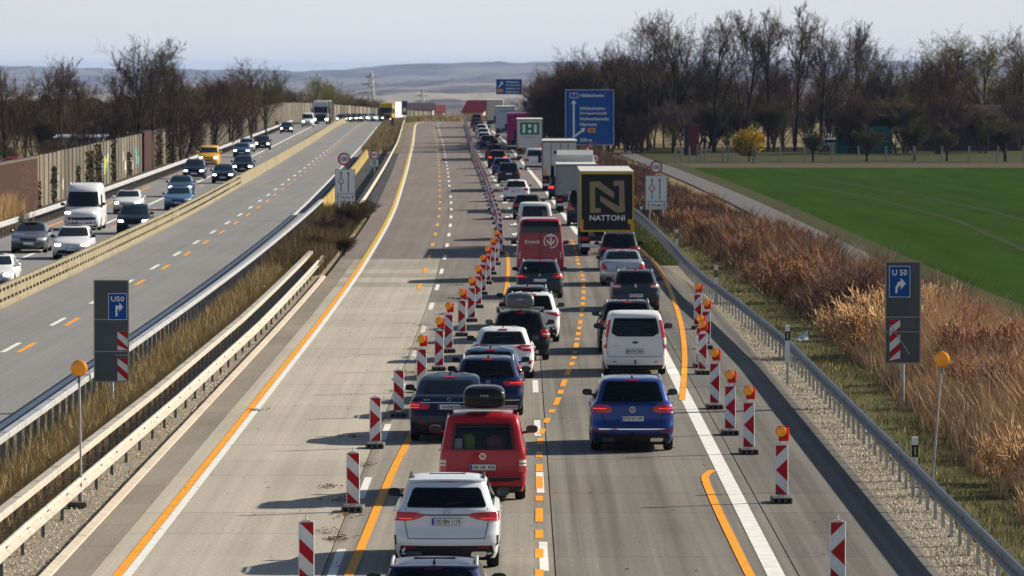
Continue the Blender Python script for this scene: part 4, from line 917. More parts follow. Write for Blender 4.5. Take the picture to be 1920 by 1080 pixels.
# --- red lettered panel van
q = B(5.9, 2.02, 2.62, 1.25, 'van', r=.34, ro=1.1, wb=3.6); q.cr = .10; q.bow = .03
vr, _ = make_car('panel_van', 'tall dark red panel van with white emblem and lettering on its doors', 'van', at(1013, 526), 0, q, P_['darkred'], LANE, dict(lamps=[(lampR(.80, 1.25, .93, 1.04), 'tail')], plate='', pz=.60, lowz=.5, gate=False, mirror=M['plastic'], wiper=False, pairs=[([(.95, .86, .90), (1.25, .86, .90)], 'tail_w', 'hinge_plate')]), win=dict(rear=(2.02, 2.50, .90, .88), panel_sides=True))
letter('Krosch', M['sign_w'], vr, (-.33, q.P('r', .33, 1.66)[1] - .02, 1.66), .62, .15, 0, True)
em = MB(); n = 28; rr_ = .30
for k in range(n):
    a, b_ = R(90 + 28) + R(304) * k / n, R(90 + 28) + R(304) * (k + 1) / n; em.prism([(rr_ * math.cos(t_) * f_, rr_ * math.sin(t_) * f_) for t_, f_ in ((a, 1), (b_, 1), (b_, .86), (a, .86))], -.006, 0)
em.prism([(-.035, -.19), (.035, -.19), (.03, .16), (-.03, .16)], -.006, 0)
for sx in (-1, 1):
    em.prism([(sx * .05, -.16), (sx * .17, -.02), (sx * .16, .09), (sx * .06, -.04)], -.0065, -.0005); em.prism([(sx * .05, .17), (sx * .14, .20), (sx * .12, .28), (sx * .04, .26)], -.0065, -.0005)
em.prism([(-.05, .21), (.05, .21), (.035, .31), (-.035, .31)], -.007, -.001)
eo = em.obj('emblem', M['sign_w'], vr); eo.location = (.44, q.P('r', .45, 1.68)[1] - .012, 1.68)
dg_ = MB().box(-.008, .008, q.P('r', 0, 1.3)[1] - .012, q.P('r', 0, 1.3)[1] + .1, .55, 2.0); dg_.obj('door_gap', M['seam'], vr)
# --- more of the queue, further ahead, left lane
q = B(4.9, 1.90, 1.95, 1.10, 'van', r=.34, ro=.95, wb=3.0)
make_car('minibus', 'white minibus with wide dark rear window ahead of the red lettered van', 'van', at_d(1003, 288), 0, q, P_['white'], LANE, dict(lamps=[(lampR(.85, 1.25, .93, 1.05), 'tail')], plate=''), win=dict(rear=(1.22, 1.76, .78, .76)), detail=1)
def simple(name, label, px, py, style, col, L=4.4, W=1.8, H=1.48, belt=.96, lampm='tail', heading=0, rails=None, group=LANE, d=None, pl_='', box=False, lz=(.76, .93), rw=None, **kw):
    q = B(L, W, H, belt, style, kw.pop('r', .325 if H < 1.6 else .35), rake=kw.pop('rake', None)); loc = at(px, py) if d is None else at_d(px, d)
    rt, _ = make_car(name, label, 'car', loc, heading, q, P_[col] if isinstance(col, str) else col, group, dict(lamps=[(lampR(lz[0], lz[1], .60, 1.18), lampm)], plate=pl_, **kw), dict(), dict(rear=rw) if rw else None, rails=rails, detail=1)
    if box: roof_box(rt, q, M['plastic'], None, H, 0, 1.9, .4, .8, .4)
    return rt
simple('estate_car', 'black estate half hidden left of the white minibus', 989, 411, 'estate', 'black', 4.7)
simple('hatchback', 'white hatchback beyond the minibus, beside the row of lane dots', 968, 378, 'hatch', 'white', 4.4)
simple('suv', 'navy small SUV with bright roof edges and white plate', 954, 343, 'suv', 'navy', 4.3, 1.8, 1.6, 1.02, rails=M['galv'])
simple('estate_car', 'mid blue estate directly ahead of the navy small SUV', 942, 329, 'estate', 'blue', 4.6, rails=M['galv'])
simple('people_carrier', 'black people carrier with glowing red brake lamps in the queue', 933, 316, 'suv', 'black', 4.6, 1.83, 1.66, 1.02, 'tail_on', lz=(.95, 1.08))
simple('estate_car', 'dark red estate with roof box far along the queue', 926, 299, 'estate', 'bordeaux', 4.5, 1.8, 1.48, .96, box=True, lz=(.7, 1.0))
simple('estate_car', 'dark blue car seventh from the crest in the far queue', 914, 278, 'estate', 'dblue', 4.6)
simple('hatchback', 'white car tucked left behind the dark blue car far off', 908, 271, 'hatch', 'white', 4.3)
simple('hatchback', 'white car with black window band, far up the queue', 906, 262, 'hatch', 'silverwhite', 4.3)
simple('estate_car', 'white estate far up the queue near the white truck', 903, 253, 'estate', 'white', 4.5)
simple('estate_car', 'dark car third from the crest in the far queue', 898, 247, 'estate', 'slate', 4.5)
simple('hatchback', 'dark red car second from the crest in the far queue', 893, 239, 'hatch', 'bordeaux', 4.3)
simple('suv', 'black SUV at the very crest of the queue', 894, 234, 'suv', 'black', 4.7, 1.9, 1.75, 1.1)
# --- right lane
q = B(4.80, 1.94, 1.70, 1.13, 'suv', r=.385, ro=.93, wb=2.9, rake=.42)
make_car('suv', 'bright deep blue SUV with silver roof rails and plate STD JO 629', 'car', at(1186, 844), 0, q, P_['blue'], LANE,
  dict(lamps=[([(.91, .55, 1.16), (.95, .50, 1.20), (1.03, .50, 1.20), (1.09, .62, 1.18)], 'tail')], lamp_inner=[([(1.0, .64, .96), (1.014, .64, .96)], 'tail_on')], plate='STD·JO 629', pz=.78, badge='ring_vw', bz=.985, br=.075, panels=[([(.53, -1.0, 1.0), (.55, -1.0, 1.0)], 'chrome', 'chrome_strip'), ([(.60, -.55, .55), (.613, -.55, .55)], 'plastic', 'sill_tread')], reflectors=[[(.47, .70, .98), (.505, .70, .98)]], exhaust=(), pairs=[([(.255, .48, .74), (.275, .45, .77), (.315, .45, .77), (.335, .48, .74)], 'chrome', 'exhaust_trim')], lowz=.44, hitch=True, mirror=M['plastic'], gatez=.60, gatew=.66), rails=M['chrome'])
q = B(4.42, 1.835, 1.84, 1.06, 'van', r=.33, ro=.88, wb=2.66, hood=.95); q.bow = .05
tw_, _ = make_car('family_van', 'white family van with tow hitch and dark rear window on the right lane', 'car', at(1191, 702), 0, q, P_['white'], LANE,
  dict(lamps=[([(.79, .91, 1.03), (1.1, .91, 1.03), (1.40, .905, 1.02), (1.60, .91, .99)], 'tail')], lamp_inner=[([(.90, .93, 1.0), (1.10, .93, 1.0)], 'tail_w')], plate='HI·VW 5666', pz=.71, badge='oval', bz=.965, br=.06, low=True, lowz=.26, hitch=True, mirror=M['plastic'], reflectors=[[(.40, .62, .74), (.425, .62, .74)]], gatez=.55, gatew=.86, script=[('TOURNEO', -.62, .87, .24, .028)]), dict(), dict(rear=(1.13, 1.66, .78, .80), hole=(1.24, 1.62, .72), rows=[(1.13, -.60, .60), (1.15, -.64, .64), (1.22, -.80, .80), (1.26, -.82, .82), (1.34, -.82, .82), (1.42, -.815, .815), (1.50, -.81, .81), (1.54, -.81, .81), (1.59, -.805, .805), (1.63, -.80, .80), (1.66, -.77, .77)]))
q = B(4.6, 1.86, 1.64, 1.04, 'suv', r=.355, rake=.4)
make_car('suv', 'black SUV just ahead of the white family van, right lane', 'car', at_d(1178, 172.5), 0, q, P_['black'], LANE, dict(lamps=[(lampR(.86, 1.02, .7, 1.2), 'tail')], plate='', mirror=P_['black']), rails=M['galv'])
q = B(4.56, 1.80, 1.50, .99, 'estate', r=.32, rake=.5)
make_car('estate_car', 'slate grey estate with clear tail lamps and diamond badge', 'car', at(1192, 582), 0, q, P_['slate'], LANE, dict(lamps=[([(.84, .62, 1.16), (.90, .58, 1.2), (.98, .66, 1.2)], 'tail')], lamp_inner=[([(.87, .64, .92), (.94, .66, .95)], 'tail_w')], plate='HI·DZ 407', pz=.58, badge='diamond', bz=.93, br=.06, mirror=M['plastic'], reflectors=[[(.36, .72, .9), (.40, .72, .9)]]), rails=M['galv'])
q = B(4.85, 1.82, 1.45, .98, 'sedan', r=.325)
make_car('saloon_car', 'silver saloon with triangular red tail lamps', 'car', at(1168, 535), 0, q, P_['silver'], LANE, dict(lamps=[([(.66, .70, 1.12), (.74, .72, 1.14), (.84, .78, 1.14), (.92, .90, 1.12)], 'tail')], plate='BI·SK 748', pz=.76, badge='star', bz=.95, low=False, gatez=.60), win=dict(clear=.5))
q = B(4.45, 1.84, 1.68, 1.05, 'suv', r=.35, rake=.42)
make_car('suv', 'black SUV right behind the black lorry with the golden letter', 'car', at(1162, 507), 0, q, P_['black'], LANE, dict(lamps=[(lampR(.92, 1.04, .5, 1.18), 'tail')], plate='', panels=[([(.96, -.5, .5), (.99, -.5, .5)], 'tail', 'lamp_band')]), rails=M['galv'], detail=1)
# further right lane cars between the lorries
simple('minibus', 'black van seen left of the black lorry with the golden letter', 1095, 423, 'van', 'black', 5.0, 1.95, 1.95, 1.1, lz=(.9, 1.3), rw=(1.2, 1.75, .8, .78), r=.34)
simple('suv', 'dark blue car squeezed left of the grey tarpaulin lorry', 1053, 374, 'suv', 'dblue', 4.5, 1.8, 1.62, 1.03, 'tail_on')
simple('family_van', 'white delivery van left of the white box lorry', 1003, 318, 'van', 'white', 4.6, 1.9, 1.9, 1.1, lz=(.7, 1.0), rw=(1.2, 1.72, .8, .78), r=.33)
simple('hatchback', 'dark hatchback left of the lorry with the green square', 967, 281, 'hatch', 'black', 4.3, lampm='tail_on')
# ---------------------------------------------------------------- lorries
tarp = mat('lorry_tarpaulin_grey', (.33, .34, .35), .7, noise=(.25, .26, .27), nscale=1.2, bump=.4, bscale=1.5); boxw = mat('lorry_white', (.62, .62, .60), .5, noise=(.5, .5, .48), nscale=.9)
def lorry(name, label, loc, heading=0, L=13.6, W=2.52, z0=1.12, z1=4.0, side=None, face=None, roof=None, cabm=None, tail=True, frame=None, gap=1.0, cab=True, axles=3):
    if heading == 0: loc = (loc[0], loc[1] - 1.5, gzf(loc[1]))
    root = thing(name, loc, heading, label, 'lorry', 'lorries in the traffic'); hw = W / 2; side = side or tarp
    MB().bbox(-hw, hw, .03, L, z0, z1 - .06, .03).obj('load_body', side, root)
    MB().box(-hw - .004, hw + .004, .0, L + .01, z1 - .055, z1).obj('roof', roof or boxw, root)
    MB().box(-hw + .05, hw - .05, .004, .026, z0 + .05, z1 - .09).obj('rear_doors', face or boxw, root)
    fr = MB(); fr.box(-hw, -hw + .06, -.01, .02, z0 - .02, z1 - .057); fr.box(hw - .06, hw, -.01, .02, z0 - .02, z1 - .057); fr.box(-hw + .061, hw - .061, -.01, .02, z1 - .15, z1 - .057); fr.box(-hw + .061, hw - .061, -.01, .02, z0 - .02, z0 + .06); fr.obj('rear_frame', frame or M['galv_d'], root)
    MB().box(-.45, .45, .1, L - .5, .75, z0 - .021).obj('chassis', M['under'], root)
    if tail:
        MB().box(-hw + .04, hw - .04, .02, .10, .68, .92).obj('lamp_bar', M['plastic'], root)
        for sd in (-1, 1): MB().box(sd * hw * .82 - .22, sd * hw * .82 + .18, -.005, .02, .72, .87).obj('tail_lamp', M['tail'], root)
        MB().box(-hw + .06, hw - .06, .06, .16, .40, .56).obj('underrun_bar', M['sign_w'], root)
        plate(root, 0, .01, .80, '')
        for sd in (-1, 1): MB().box(sd * hw * .78 - .2, sd * hw * .78 + .2, .55, .57, .2, .75).obj('mudflap', M['plastic'], root)
    wheels(root, .5, [(sd * (hw - .22), 1.3 + 1.31 * k + .6) for k in range(axles) for sd in (-1, 1)], .38)
    if cab:
        c0 = L + gap; cb = MB()
        prof = [(c0, .9), (c0, 3.45), (c0 + .5, 3.75), (c0 + 1.2, 3.7), (c0 + 1.75, 3.0), (c0 + 2.15, 1.9), (c0 + 2.2, .5), (c0 + 1.6, .42), (c0 + .1, .6)]
        n = len(prof); x = 1.22
        cb.add([(-x * (.94 if z > 3.2 else 1), y, z) for y, z in prof] + [(x * (.94 if z > 3.2 else 1), y, z) for y, z in prof], [tuple(range(n)), tuple(range(2 * n - 1, n - 1, -1))] + [((i + 1) % n, i, i + n, (i + 1) % n + n) for i in range(n)])
        co = cb.obj('cab', cabm or boxw, root)
        def fy(z): return float(np.interp(z, [.5, 1.9, 3.0, 3.7], [2.2, 2.15, 1.75, 1.2])) + c0
        MB().grid([[(x * k, fy(z) + .012, z) for k in (.9, .45, 0, -.45, -.9)] for z in (1.95, 2.3, 2.7, 2.95)]).obj('windscreen', M['glass'], co)
        MB().grid([[(x * k, fy(z) + .012, z) for k in (.72, .3, 0, -.3, -.72)] for z in (.6, 1.0, 1.4, 1.75)]).obj('grille', M['plastic'], co)
        for sd in (-1, 1):
            MB().box(sd * .98 - .17, sd * .98 + .17, fy(.9), fy(.9) + .03, .78, .98).obj('headlamp', M['head_on'] if heading else M['head'], co)
            MB().box(sd * 1.42 - .12, sd * 1.42 + .12, c0 + 1.5, c0 + 1.62, 1.9, 2.75).obj('door_mirror', M['plastic'], co)
            MB().grid([[(sd * x * 1.003, y, 1.95), (sd * x * 1.003, y, 2.75)] for y in ((c0 + .9, c0 + 1.75) if sd < 0 else (c0 + 1.75, c0 + .9))]).obj('side_window', M['glass'], co)
        wheels(root, .5, [(sd * 1.0, c0 + 1.3) for sd in (-1, 1)], .32)
        MB().box(-.45, .45, L - .6, c0 + .2, .6, .95).obj('tractor_frame', M['under'], root); wheels(root, .5, [(sd * .98, L - .7) for sd in (-1, 1)], .5)
    return root
def rear_poly(root, polys, m, nm, y=-.0, sc=1.0):
    mb = MB()
    for p in polys: mb.prism(p, -.006 + y, .003 + y)
    return mb.obj(nm, m, root)
blk = mat('lorry_black_tarpaulin', (.018, .019, .022), .55); ylw = mat('lorry_yellow_frame', (.62, .43, .02), .5); gold = mat('lorry_gold_print', (.30, .235, .135), .6)
ln = lorry('articulated_lorry', 'articulated lorry with black rear, yellow frame and golden letter N', at(1137, 477), 0, 13.6, 2.55, 1.15, 4.02, mat('lorry_side_grey', (.20, .22, .25), .6), blk, boxw, boxw, True, ylw)
def npx(x, z): return ((x - 1345) / 435 * 2.40, 1.24 + (672 - z) / 500 * 2.62)
rear_poly(ln, [[npx(*p) for p in poly] for poly in ([(1195, 240), (1200, 524), (1292, 520), (1292, 478), (1245, 478), (1243, 312)], [(1195, 240), (1243, 312), (1246, 282), (1405, 392), (1405, 335), (1278, 233)], [(1492, 228), (1400, 233), (1400, 275), (1450, 275), (1452, 440)], [(1492, 228), (1452, 440), (1450, 464), (1287, 365), (1287, 418), (1425, 520), (1502, 514)])], gold, 'letter_emblem', -.006)
letter('NATTONI', M['sign_w'], ln, (.02, -.013, 1.24 + (672 - 567) / 500 * 2.62), 1.68, .27, 0, True)
for sd in (-1, 1): MB().box(sd * 1.19 - .07, sd * 1.19 + .07, -.03, -.011, 1.18, 1.72).obj('side_marker', M['orange'], ln)
MB().box(1.0, 1.12, -.012, .002, 1.5, 1.72).obj('sticker', MATS['graffiti_yellow'], ln); MB().box(1.02, 1.12, -.012, .002, 1.33, 1.44).obj('sticker', M['sign_b'], ln)
lorry('tarpaulin_lorry', 'low grey tarpaulin lorry left behind the black lorry', at(1080, 397), 0, 7.5, 2.5, 1.05, 3.0, tarp, tarp, boxw, boxw, axles=1, gap=.4)
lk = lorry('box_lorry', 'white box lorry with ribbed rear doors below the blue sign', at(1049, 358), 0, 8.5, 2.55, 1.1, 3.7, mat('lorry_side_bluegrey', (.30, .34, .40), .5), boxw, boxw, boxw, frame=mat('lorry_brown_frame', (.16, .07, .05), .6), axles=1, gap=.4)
for x in (-.62, .05, .62): MB().box(x - .025, x + .025, -.014, .0, 1.2, 3.5).obj('door_bar', M['galv_d'], lk)
MB().lathe([(.09, 0), (.12, .01)], (-.32, -.015, 2.85), 'y', 12).obj('lock_plate', M['sign_k'], lk); MB().box(-1.12, -1.0, -.02, -.011, 1.15, 1.65).obj('side_marker', M['orange'], lk)
lh = lorry('articulated_lorry', 'white lorry with green square emblem on its rear doors', at(993, 300), 0, 13.6, 2.55, 1.15, 4.05, mat('lorry_side_greygreen', (.36, .38, .36), .6), mat('lorry_rear_lilac', (.60, .58, .60), .6), boxw, boxw)
MB().box(-.95, .95, -.004, .003, 2.5, 3.72).obj('emblem', mat('emblem_green', (.005, .20, .075), .5), lh)
em = MB()
for a, b_, c_, d_ in ((-.70, -.42, 2.68, 3.52), (-.15, .17, 2.68, 2.98), (-.15, .17, 3.2, 3.52), (.42, .70, 2.68, 3.52)): em.box(a, b_, -.007, -.0045, c_, d_)
em.obj('emblem_bars', M['sign_w'], lh)
for sd in (-1, 1): MB().box(sd * 1.1 - .06, sd * 1.1 + .06, -.02, -.011, 1.3, 1.75).obj('side_marker', M['orange'], lh)
letter('hellmann', M['sign_k'], lh, (.0, -.002, 2.28), 1.2, .12)
lp = lorry('articulated_lorry', 'magenta lorry beyond the lorry with the green square', at_d(972, 612), 0, 13.6, 2.55, 1.15, 4.08, mat('lorry_magenta', (.42, .012, .19), .5), mat('lorry_magenta_rear', (.40, .012, .18), .5), mat('lorry_magenta_roof', (.42, .10, .26), .5), boxw)
for k in range(4): MB().box(-.7 + .4 * k, -.6 + .4 * k, -.004, .003, 3.3, 3.55).obj('emblem', mat('lorry_pink', (.5, .12, .3), .5), lp)
lg = lorry('articulated_lorry', 'pale grey lorry with faint blue lettering beyond the magenta one', at_d(947, 728), 0, 13.6, 2.55, 1.15, 4.1, mat('lorry_side_pale', (.42, .45, .52), .6), mat('lorry_rear_pale', (.46, .52, .62), .6), boxw, boxw, frame=M['galv_d'])
letter('SCHMITZ', M['sign_b'], lg, (.15, -.004, 3.45), 1.7, .3)
lorry('articulated_lorry', 'cream white lorry with blue cab edge, farthest of the lorry queue', at_d(928, 846), 0, 13.6, 2.55, 1.15, 4.3, mat('lorry_cream', (.58, .55, .44), .6), mat('lorry_cream_rear', (.56, .54, .45), .6), boxw, P_['blue'])
lorry('articulated_lorry', 'white-cabbed lorry with dark trailer approaching on the far left', (at_d(601, 905)[0] - .0, 905 + 17.0, -.1), math.pi, 13.6, 2.55, 1.0, 3.9, blk, blk, boxw, boxw)
lorry('articulated_lorry', 'yellow-cabbed lorry on the far left by the crest', (at_d(723, 985)[0] + 2.0, 985 + 16.6, -.75), math.pi - .12, 13.6, 2.55, 1.0, 3.9, boxw, boxw, boxw, P_['yellow'])
# ---------------------------------------------------------------- oncoming traffic
def onc(name, label, px, py, style, col, L=4.4, W=1.8, H=1.48, belt=.96, lit=True, badge_=None, cat='car', drl=None, detail=1, **kw):
    x, y, _ = ground(px, py); q = B(L, W, H, belt, style, .325 if H < 1.6 else .35, hood=kw.pop('hood', 1.0)); z = gzf(y)
    yaw = math.pi + math.atan((off(y + 15) - off(y - 15)) / 30) * -1
    fr = dict(lit=lit, badge=badge_, lz=kw.get('lz', .69), lu=kw.get('lu', .72), plate=kw.get('plate'))
    if 'panels' in kw: fr['panels'] = kw['panels']
    if 'lamps' in kw: fr['lamps'] = kw['lamps']
    rt, _ = make_car(name, label, cat, (x, y, z), yaw, q, P_[col] if isinstance(col, str) else col, ONC, dict(lamps=[(lampR(.78, .93, .6, 1.15), 'tail')], mirror=kw.get('mirror', P_[col] if isinstance(col, str) else col)), fr, dict(panel_sides=kw.get('panel_sides', False)), detail=detail, rails=kw.get('rails'))
    for o_ in [rt]:                                # nose sits at the given point
        f = Vector((math.sin(-yaw), math.cos(yaw), 0)); o_.location = Vector((x, y, z)) - Vector((-math.sin(yaw), math.cos(yaw), 0)) * (L + .75 * math.cos(yaw) * -1 - 1.5 if False else L - .8)
    return rt
onc('hatchback', 'white coupe cut off by the left picture edge', -14, 545, 'hatch', 'white', 4.25, 1.81, 1.42, .93, True, 'ring_vw', lz=.66)
onc('hatchback', 'white electric hatchback with thin angled headlamps by the slotted barrier', 135, 486, 'hatch', 'white', 4.32, 1.81, 1.52, .97, True, 'lion', lamps=[([(.66, .62, .98), (.71, .55, 1.05), (.75, .70, 1.05)], 'head')], panels=[([(.28, -.62, .62), (.34, -.78, .78), (.42, -.74, .74), (.46, -.55, .55)], 'plastic', 'air_intake')], mirror=M['plastic'])
onc('saloon_car', 'old grey saloon at the far left next to the guardrail', 55, 474, 'sedan', 'grey', 4.5, 1.78, 1.44, .95, False, 'oval', panels=[([(.28, -.5, .5), (.36, -.6, .6)], 'plastic', 'air_intake'), ([(.60, -.42, .42), (.68, -.46, .46)], 'plastic', 'grille'), ([(.42, -.95, .95), (.46, -.95, .95)], 'plastic', 'bumper_strip')])
vn = B(5.9, 2.05, 2.56, 1.22, 'van', .34, ro=1.0, wb=3.9)
onc('panel_van', 'tall white panel van with dark front bumper and roof vent', 155, 432, 'van', 'white', 5.9, 2.05, 2.56, 1.2, True, None, 'van', lz=.98, lu=.8, lamps=[([(.92, .62, .96), (1.0, .66, 1.02), (1.08, .76, 1.0)], 'head')], panels=[([(.24, -1.0, 1.0), (.4, -1.02, 1.02), (.62, -1.0, 1.0), (.74, -.8, .8)], 'plastic', 'bumper')], mirror=M['plastic'], panel_sides=True, hood=.85)
onc('people_carrier', 'black people carrier beside the slotted barrier behind the electric hatchback', 250, 439, 'suv', 'black', 4.4, 1.83, 1.60, 1.02, True, None, lamps=[([(.66, .56, .92), (.73, .52, 1.02), (.80, .62, 1.05)], 'head')], lz=.72)
onc('hatchback', 'white hatchback half hidden right of the tall van', 239, 401, 'hatch', 'white', 4.2, 1.78, 1.46, .95, True)
onc('hatchback', 'light blue hatchback beside the slotted barrier', 334, 394, 'hatch', 'lblue', 4.3, 1.79, 1.47, .95, False, 'ring')
onc('hatchback', 'blue car half hidden behind the light blue hatchback', 338, 369, 'hatch', 'mblue', 4.3, 1.8, 1.48, .96)
onc('suv', 'dark navy SUV with bright headlamps beside the yellow van', 364, 336, 'suv', 'navy', 4.6, 1.85, 1.62, 1.03)
onc('hatchback', 'navy hatchback with round badge and bright headlamps', 418, 344, 'hatch', 'navy', 4.3, 1.8, 1.48, .96, True, 'ring_vw')
onc('suv', 'dark navy SUV just behind the badge-fronted navy hatchback', 455, 327, 'suv', 'navy', 4.5, 1.84, 1.6, 1.02, True, 'ring_vw')
onc('delivery_van', 'post-yellow delivery van near the left guardrail', 391, 313, 'van', 'yellow', 4.9, 1.92, 1.95, 1.12, True, None, 'van', lz=.85)
onc('estate_car', 'steel blue estate with lit headlamps on the left carriageway', 453, 295, 'estate', 'mblue', 4.6)
onc('estate_car', 'silver car tucked behind the steel blue estate', 462, 285, 'estate', 'silver', 4.6)
onc('suv', 'black car right of the silver one on the left carriageway', 492, 281, 'suv', 'black', 4.5, 1.83, 1.58, 1.0)
onc('suv', 'lone dark car below the white transporter on the left carriageway', 537, 250, 'suv', 'navy', 4.5, 1.83, 1.58, 1.0)
onc('delivery_van', 'white transporter in front of the white-cabbed lorry', 577, 238, 'van', 'white', 5.2, 1.95, 2.2, 1.15, True, None, 'van', lz=.85)
for i, (px, d, c_) in enumerate(((650, 938, 'black'), (661, 945, 'black'), (670, 952, 'slate'), (682, 962, 'silver'), (697, 972, 'silver'), (711, 982, 'black'), (640, 930, 'navy'))):
    onc('estate_car', ('%s car, %s from the left in the far row beside the white-cabbed lorry' % ({'black': 'black', 'slate': 'slate', 'silver': 'silver', 'navy': 'navy'}[c_], ['second', 'third', 'fourth', 'fifth', 'sixth', 'seventh', 'first'][i])), px, 132 + F * EYE / d, 'estate', c_, 4.5, detail=0)
# ================================================================== ROADWORKS BEACONS
foot_m = MB().bbox(-.215, .215, -.38, .38, .015, .125, .02)
for x in (-.13, 0, .13): foot_m.box(x - .03, x + .03, -.384, -.379, .035, .105)
foot_m.v = foot_m.v; foot_mesh = MB().bbox(-.215, .215, -.38, .38, 0.0, .125, .02).mesh('foot', M['rubber'])
hol = MB()
for x in (-.13, .0, .13): hol.box(x - .035, x + .035, -.383, -.379, .03, .10)
hol_mesh = hol.mesh('grip_hole', M['hole'])
PZ = .165
pan = MB().bbox(-.134, .134, -.02, .02, PZ - .012, PZ + 1.012, .008); pan.prism([(-.10, PZ + 1.012), (.10, PZ + 1.012), (.05, PZ + 1.045), (-.05, PZ + 1.045)], -.018, .018); pan.tube([(0, 0, PZ + 1.04), (0, 0, PZ + 1.12)], .016, 8); pan.box(-.06, .06, -.03, .03, .12, PZ - .013)
pan_mesh = pan.mesh('panel', M['white'])
T = lambda P: [(x * .94, PZ + z) for x, z in P]
arrow = [T(P) for P in ([(-.125, .27), (.125, .5), (-.125, .73)], [(-.125, 1), (.125, .77), (.125, 1)], [(-.125, 0), (.125, 0), (.125, .23)])]
diag = [T(P) for P in ([(-.125, 1), (.125, .77), (.125, 1)], [(-.125, .5), (.125, .27), (.125, .5), (-.125, .73)], [(-.125, .23), (-.125, 0), (.125, 0)])]
def stripes(polys, flip):
    mb = MB()
    for p in polys:
        p = [(-x, z) for x, z in p] if flip else p
        mb.prism(p, -.0235, -.0195); mb.prism([(-x, z) for x, z in p], .0195, .0235)
    return mb.mesh('stripes', M['red'])
STR = {('a', 0): stripes(arrow, 0), ('a', 1): stripes(arrow, 1), ('d', 0): stripes(diag, 0), ('d', 1): stripes(diag, 1)}
lens_mesh = MB().lathe([(.03, -.075), (.08, -.066), (.105, -.045), (.105, -.02)], (0, 0, 0), 'y', 20).mesh('lens', M['amber'], True)
lh_ = MB().lathe([(.11, -.04), (.115, -.03), (.115, .05), (.08, .075)], (0, 0, 0), 'y', 18); lh_.bbox(-.055, .09, -.03, .07, -.20, -.05, .015); lh_.bbox(.03, .165, -.02, .07, -.20, .085, .03); house_mesh = lh_.mesh('warning_lamp', M['lampred'], True)
def beacon(x, y, kind, flip, lamp, label, group, tilt=0.0, z=0.0):
    rt = thing('warning_beacon', (x, y, z), tilt, label, 'beacon', group)
    f = link('foot', foot_mesh, rt); link('grip_hole', hol_mesh, f)['kind'] = 'stuff'
    p = link('panel', pan_mesh, rt); link('stripes', STR[(kind, flip)], p)
    if lamp:
        l = link('warning_lamp', house_mesh, rt, (0 if not flip else -.01, -.02, PZ + 1.29)); link('lens', lens_mesh, l)
    return rt
GL, GR = 'red and white beacons left of the queue', 'red and white beacons on the right hard shoulder'
near = [(573, 1112, 'd', 0, 'diagonally striped beacon cut off at the bottom edge beside the orange line'), (661, 962, 'd', 0, 'diagonally striped beacon left of the silvery white SUV'), (703, 842, 'a', 0, 'unlit arrow beacon left of the nearly black fastback'), (747, 783, 'd', 0, 'diagonally striped beacon between the lampless arrow beacon and the first lamp'),
        (790, 737, 'a', 1, 'beacon with the nearest amber lamp of the left row'), (823, 696, 'a', 1, 'second lamp beacon of the left row'), (841, 662, 'a', 1, 'third lamp beacon of the left row'), (866, 631, 'a', 1, 'fourth lamp beacon of the left row'), (884, 604, 'a', 1, 'fifth lamp beacon of the left row'), (896, 578, 'a', 1, 'sixth lamp beacon of the left row'), (905, 553, 'a', 1, 'seventh lamp beacon of the left row'), (914, 533, 'a', 1, 'eighth lamp beacon of the left row'), (923, 515, 'a', 1, 'ninth lamp beacon of the left row'), (930, 497, 'a', 1, 'tenth lamp beacon, last of the left row with a lamp')]
for i, (px, py, k, lamp, lb) in enumerate(near):
    x, y, _ = ground(px, py); beacon(x, y + .38, k, 0, lamp, lb, GL, random.uniform(-.05, .05))
bx = interp([(262, 937), (280, 937.5), (300, 936), (317, 930), (347, 922), (387, 914), (429, 906), (473, 898), (528, 890), (597, 884), (687, 879), (787, 875), (878, 872)])
d = 265.0; i = 0; ORD = ['first', 'second', 'third', 'fourth', 'fifth', 'sixth', 'seventh', 'eighth', 'ninth', 'tenth']
while d < 900:
    x = (bx(d) - VPX) * d / F
    lb = ('%s lampless beacon beyond the last lamp of the left row' % ORD[i]) if i < 10 else 'small far beacon in the dense left row towards the crest'
    beacon(x, d, 'a' if i % 3 else 'd', 0, 0, lb, GL, random.uniform(-.1, .1), gzf(d)); d += 10.5 + random.uniform(-.6, .6); i += 1
for px, py, lamp, lb in ((1573, 1112, 0, 'lampless arrow beacon cut off at the bottom right'), (1467, 945, 1, 'nearest lamp beacon on the right shoulder'), (1405, 853, 1, 'second lamp beacon from the bottom on the right shoulder'), (1370, 817, 1, 'third lamp beacon from the bottom on the right shoulder'), (1341, 768, 1, 'fourth lamp beacon from the bottom on the right shoulder'), (1318, 703, 1, 'fifth lamp beacon from the bottom on the right shoulder'), (1314, 690, 1, 'beacon just behind the fifth lamp beacon on the right'), (1325, 655, 1, 'half hidden beacon second from the top on the right shoulder'), (1309, 618, 1, 'farthest beacon on the right shoulder')):
    x, y, _ = ground(px, py); beacon(x, y + .38, 'a', 1, lamp, lb, GR, random.uniform(-.05, .05))
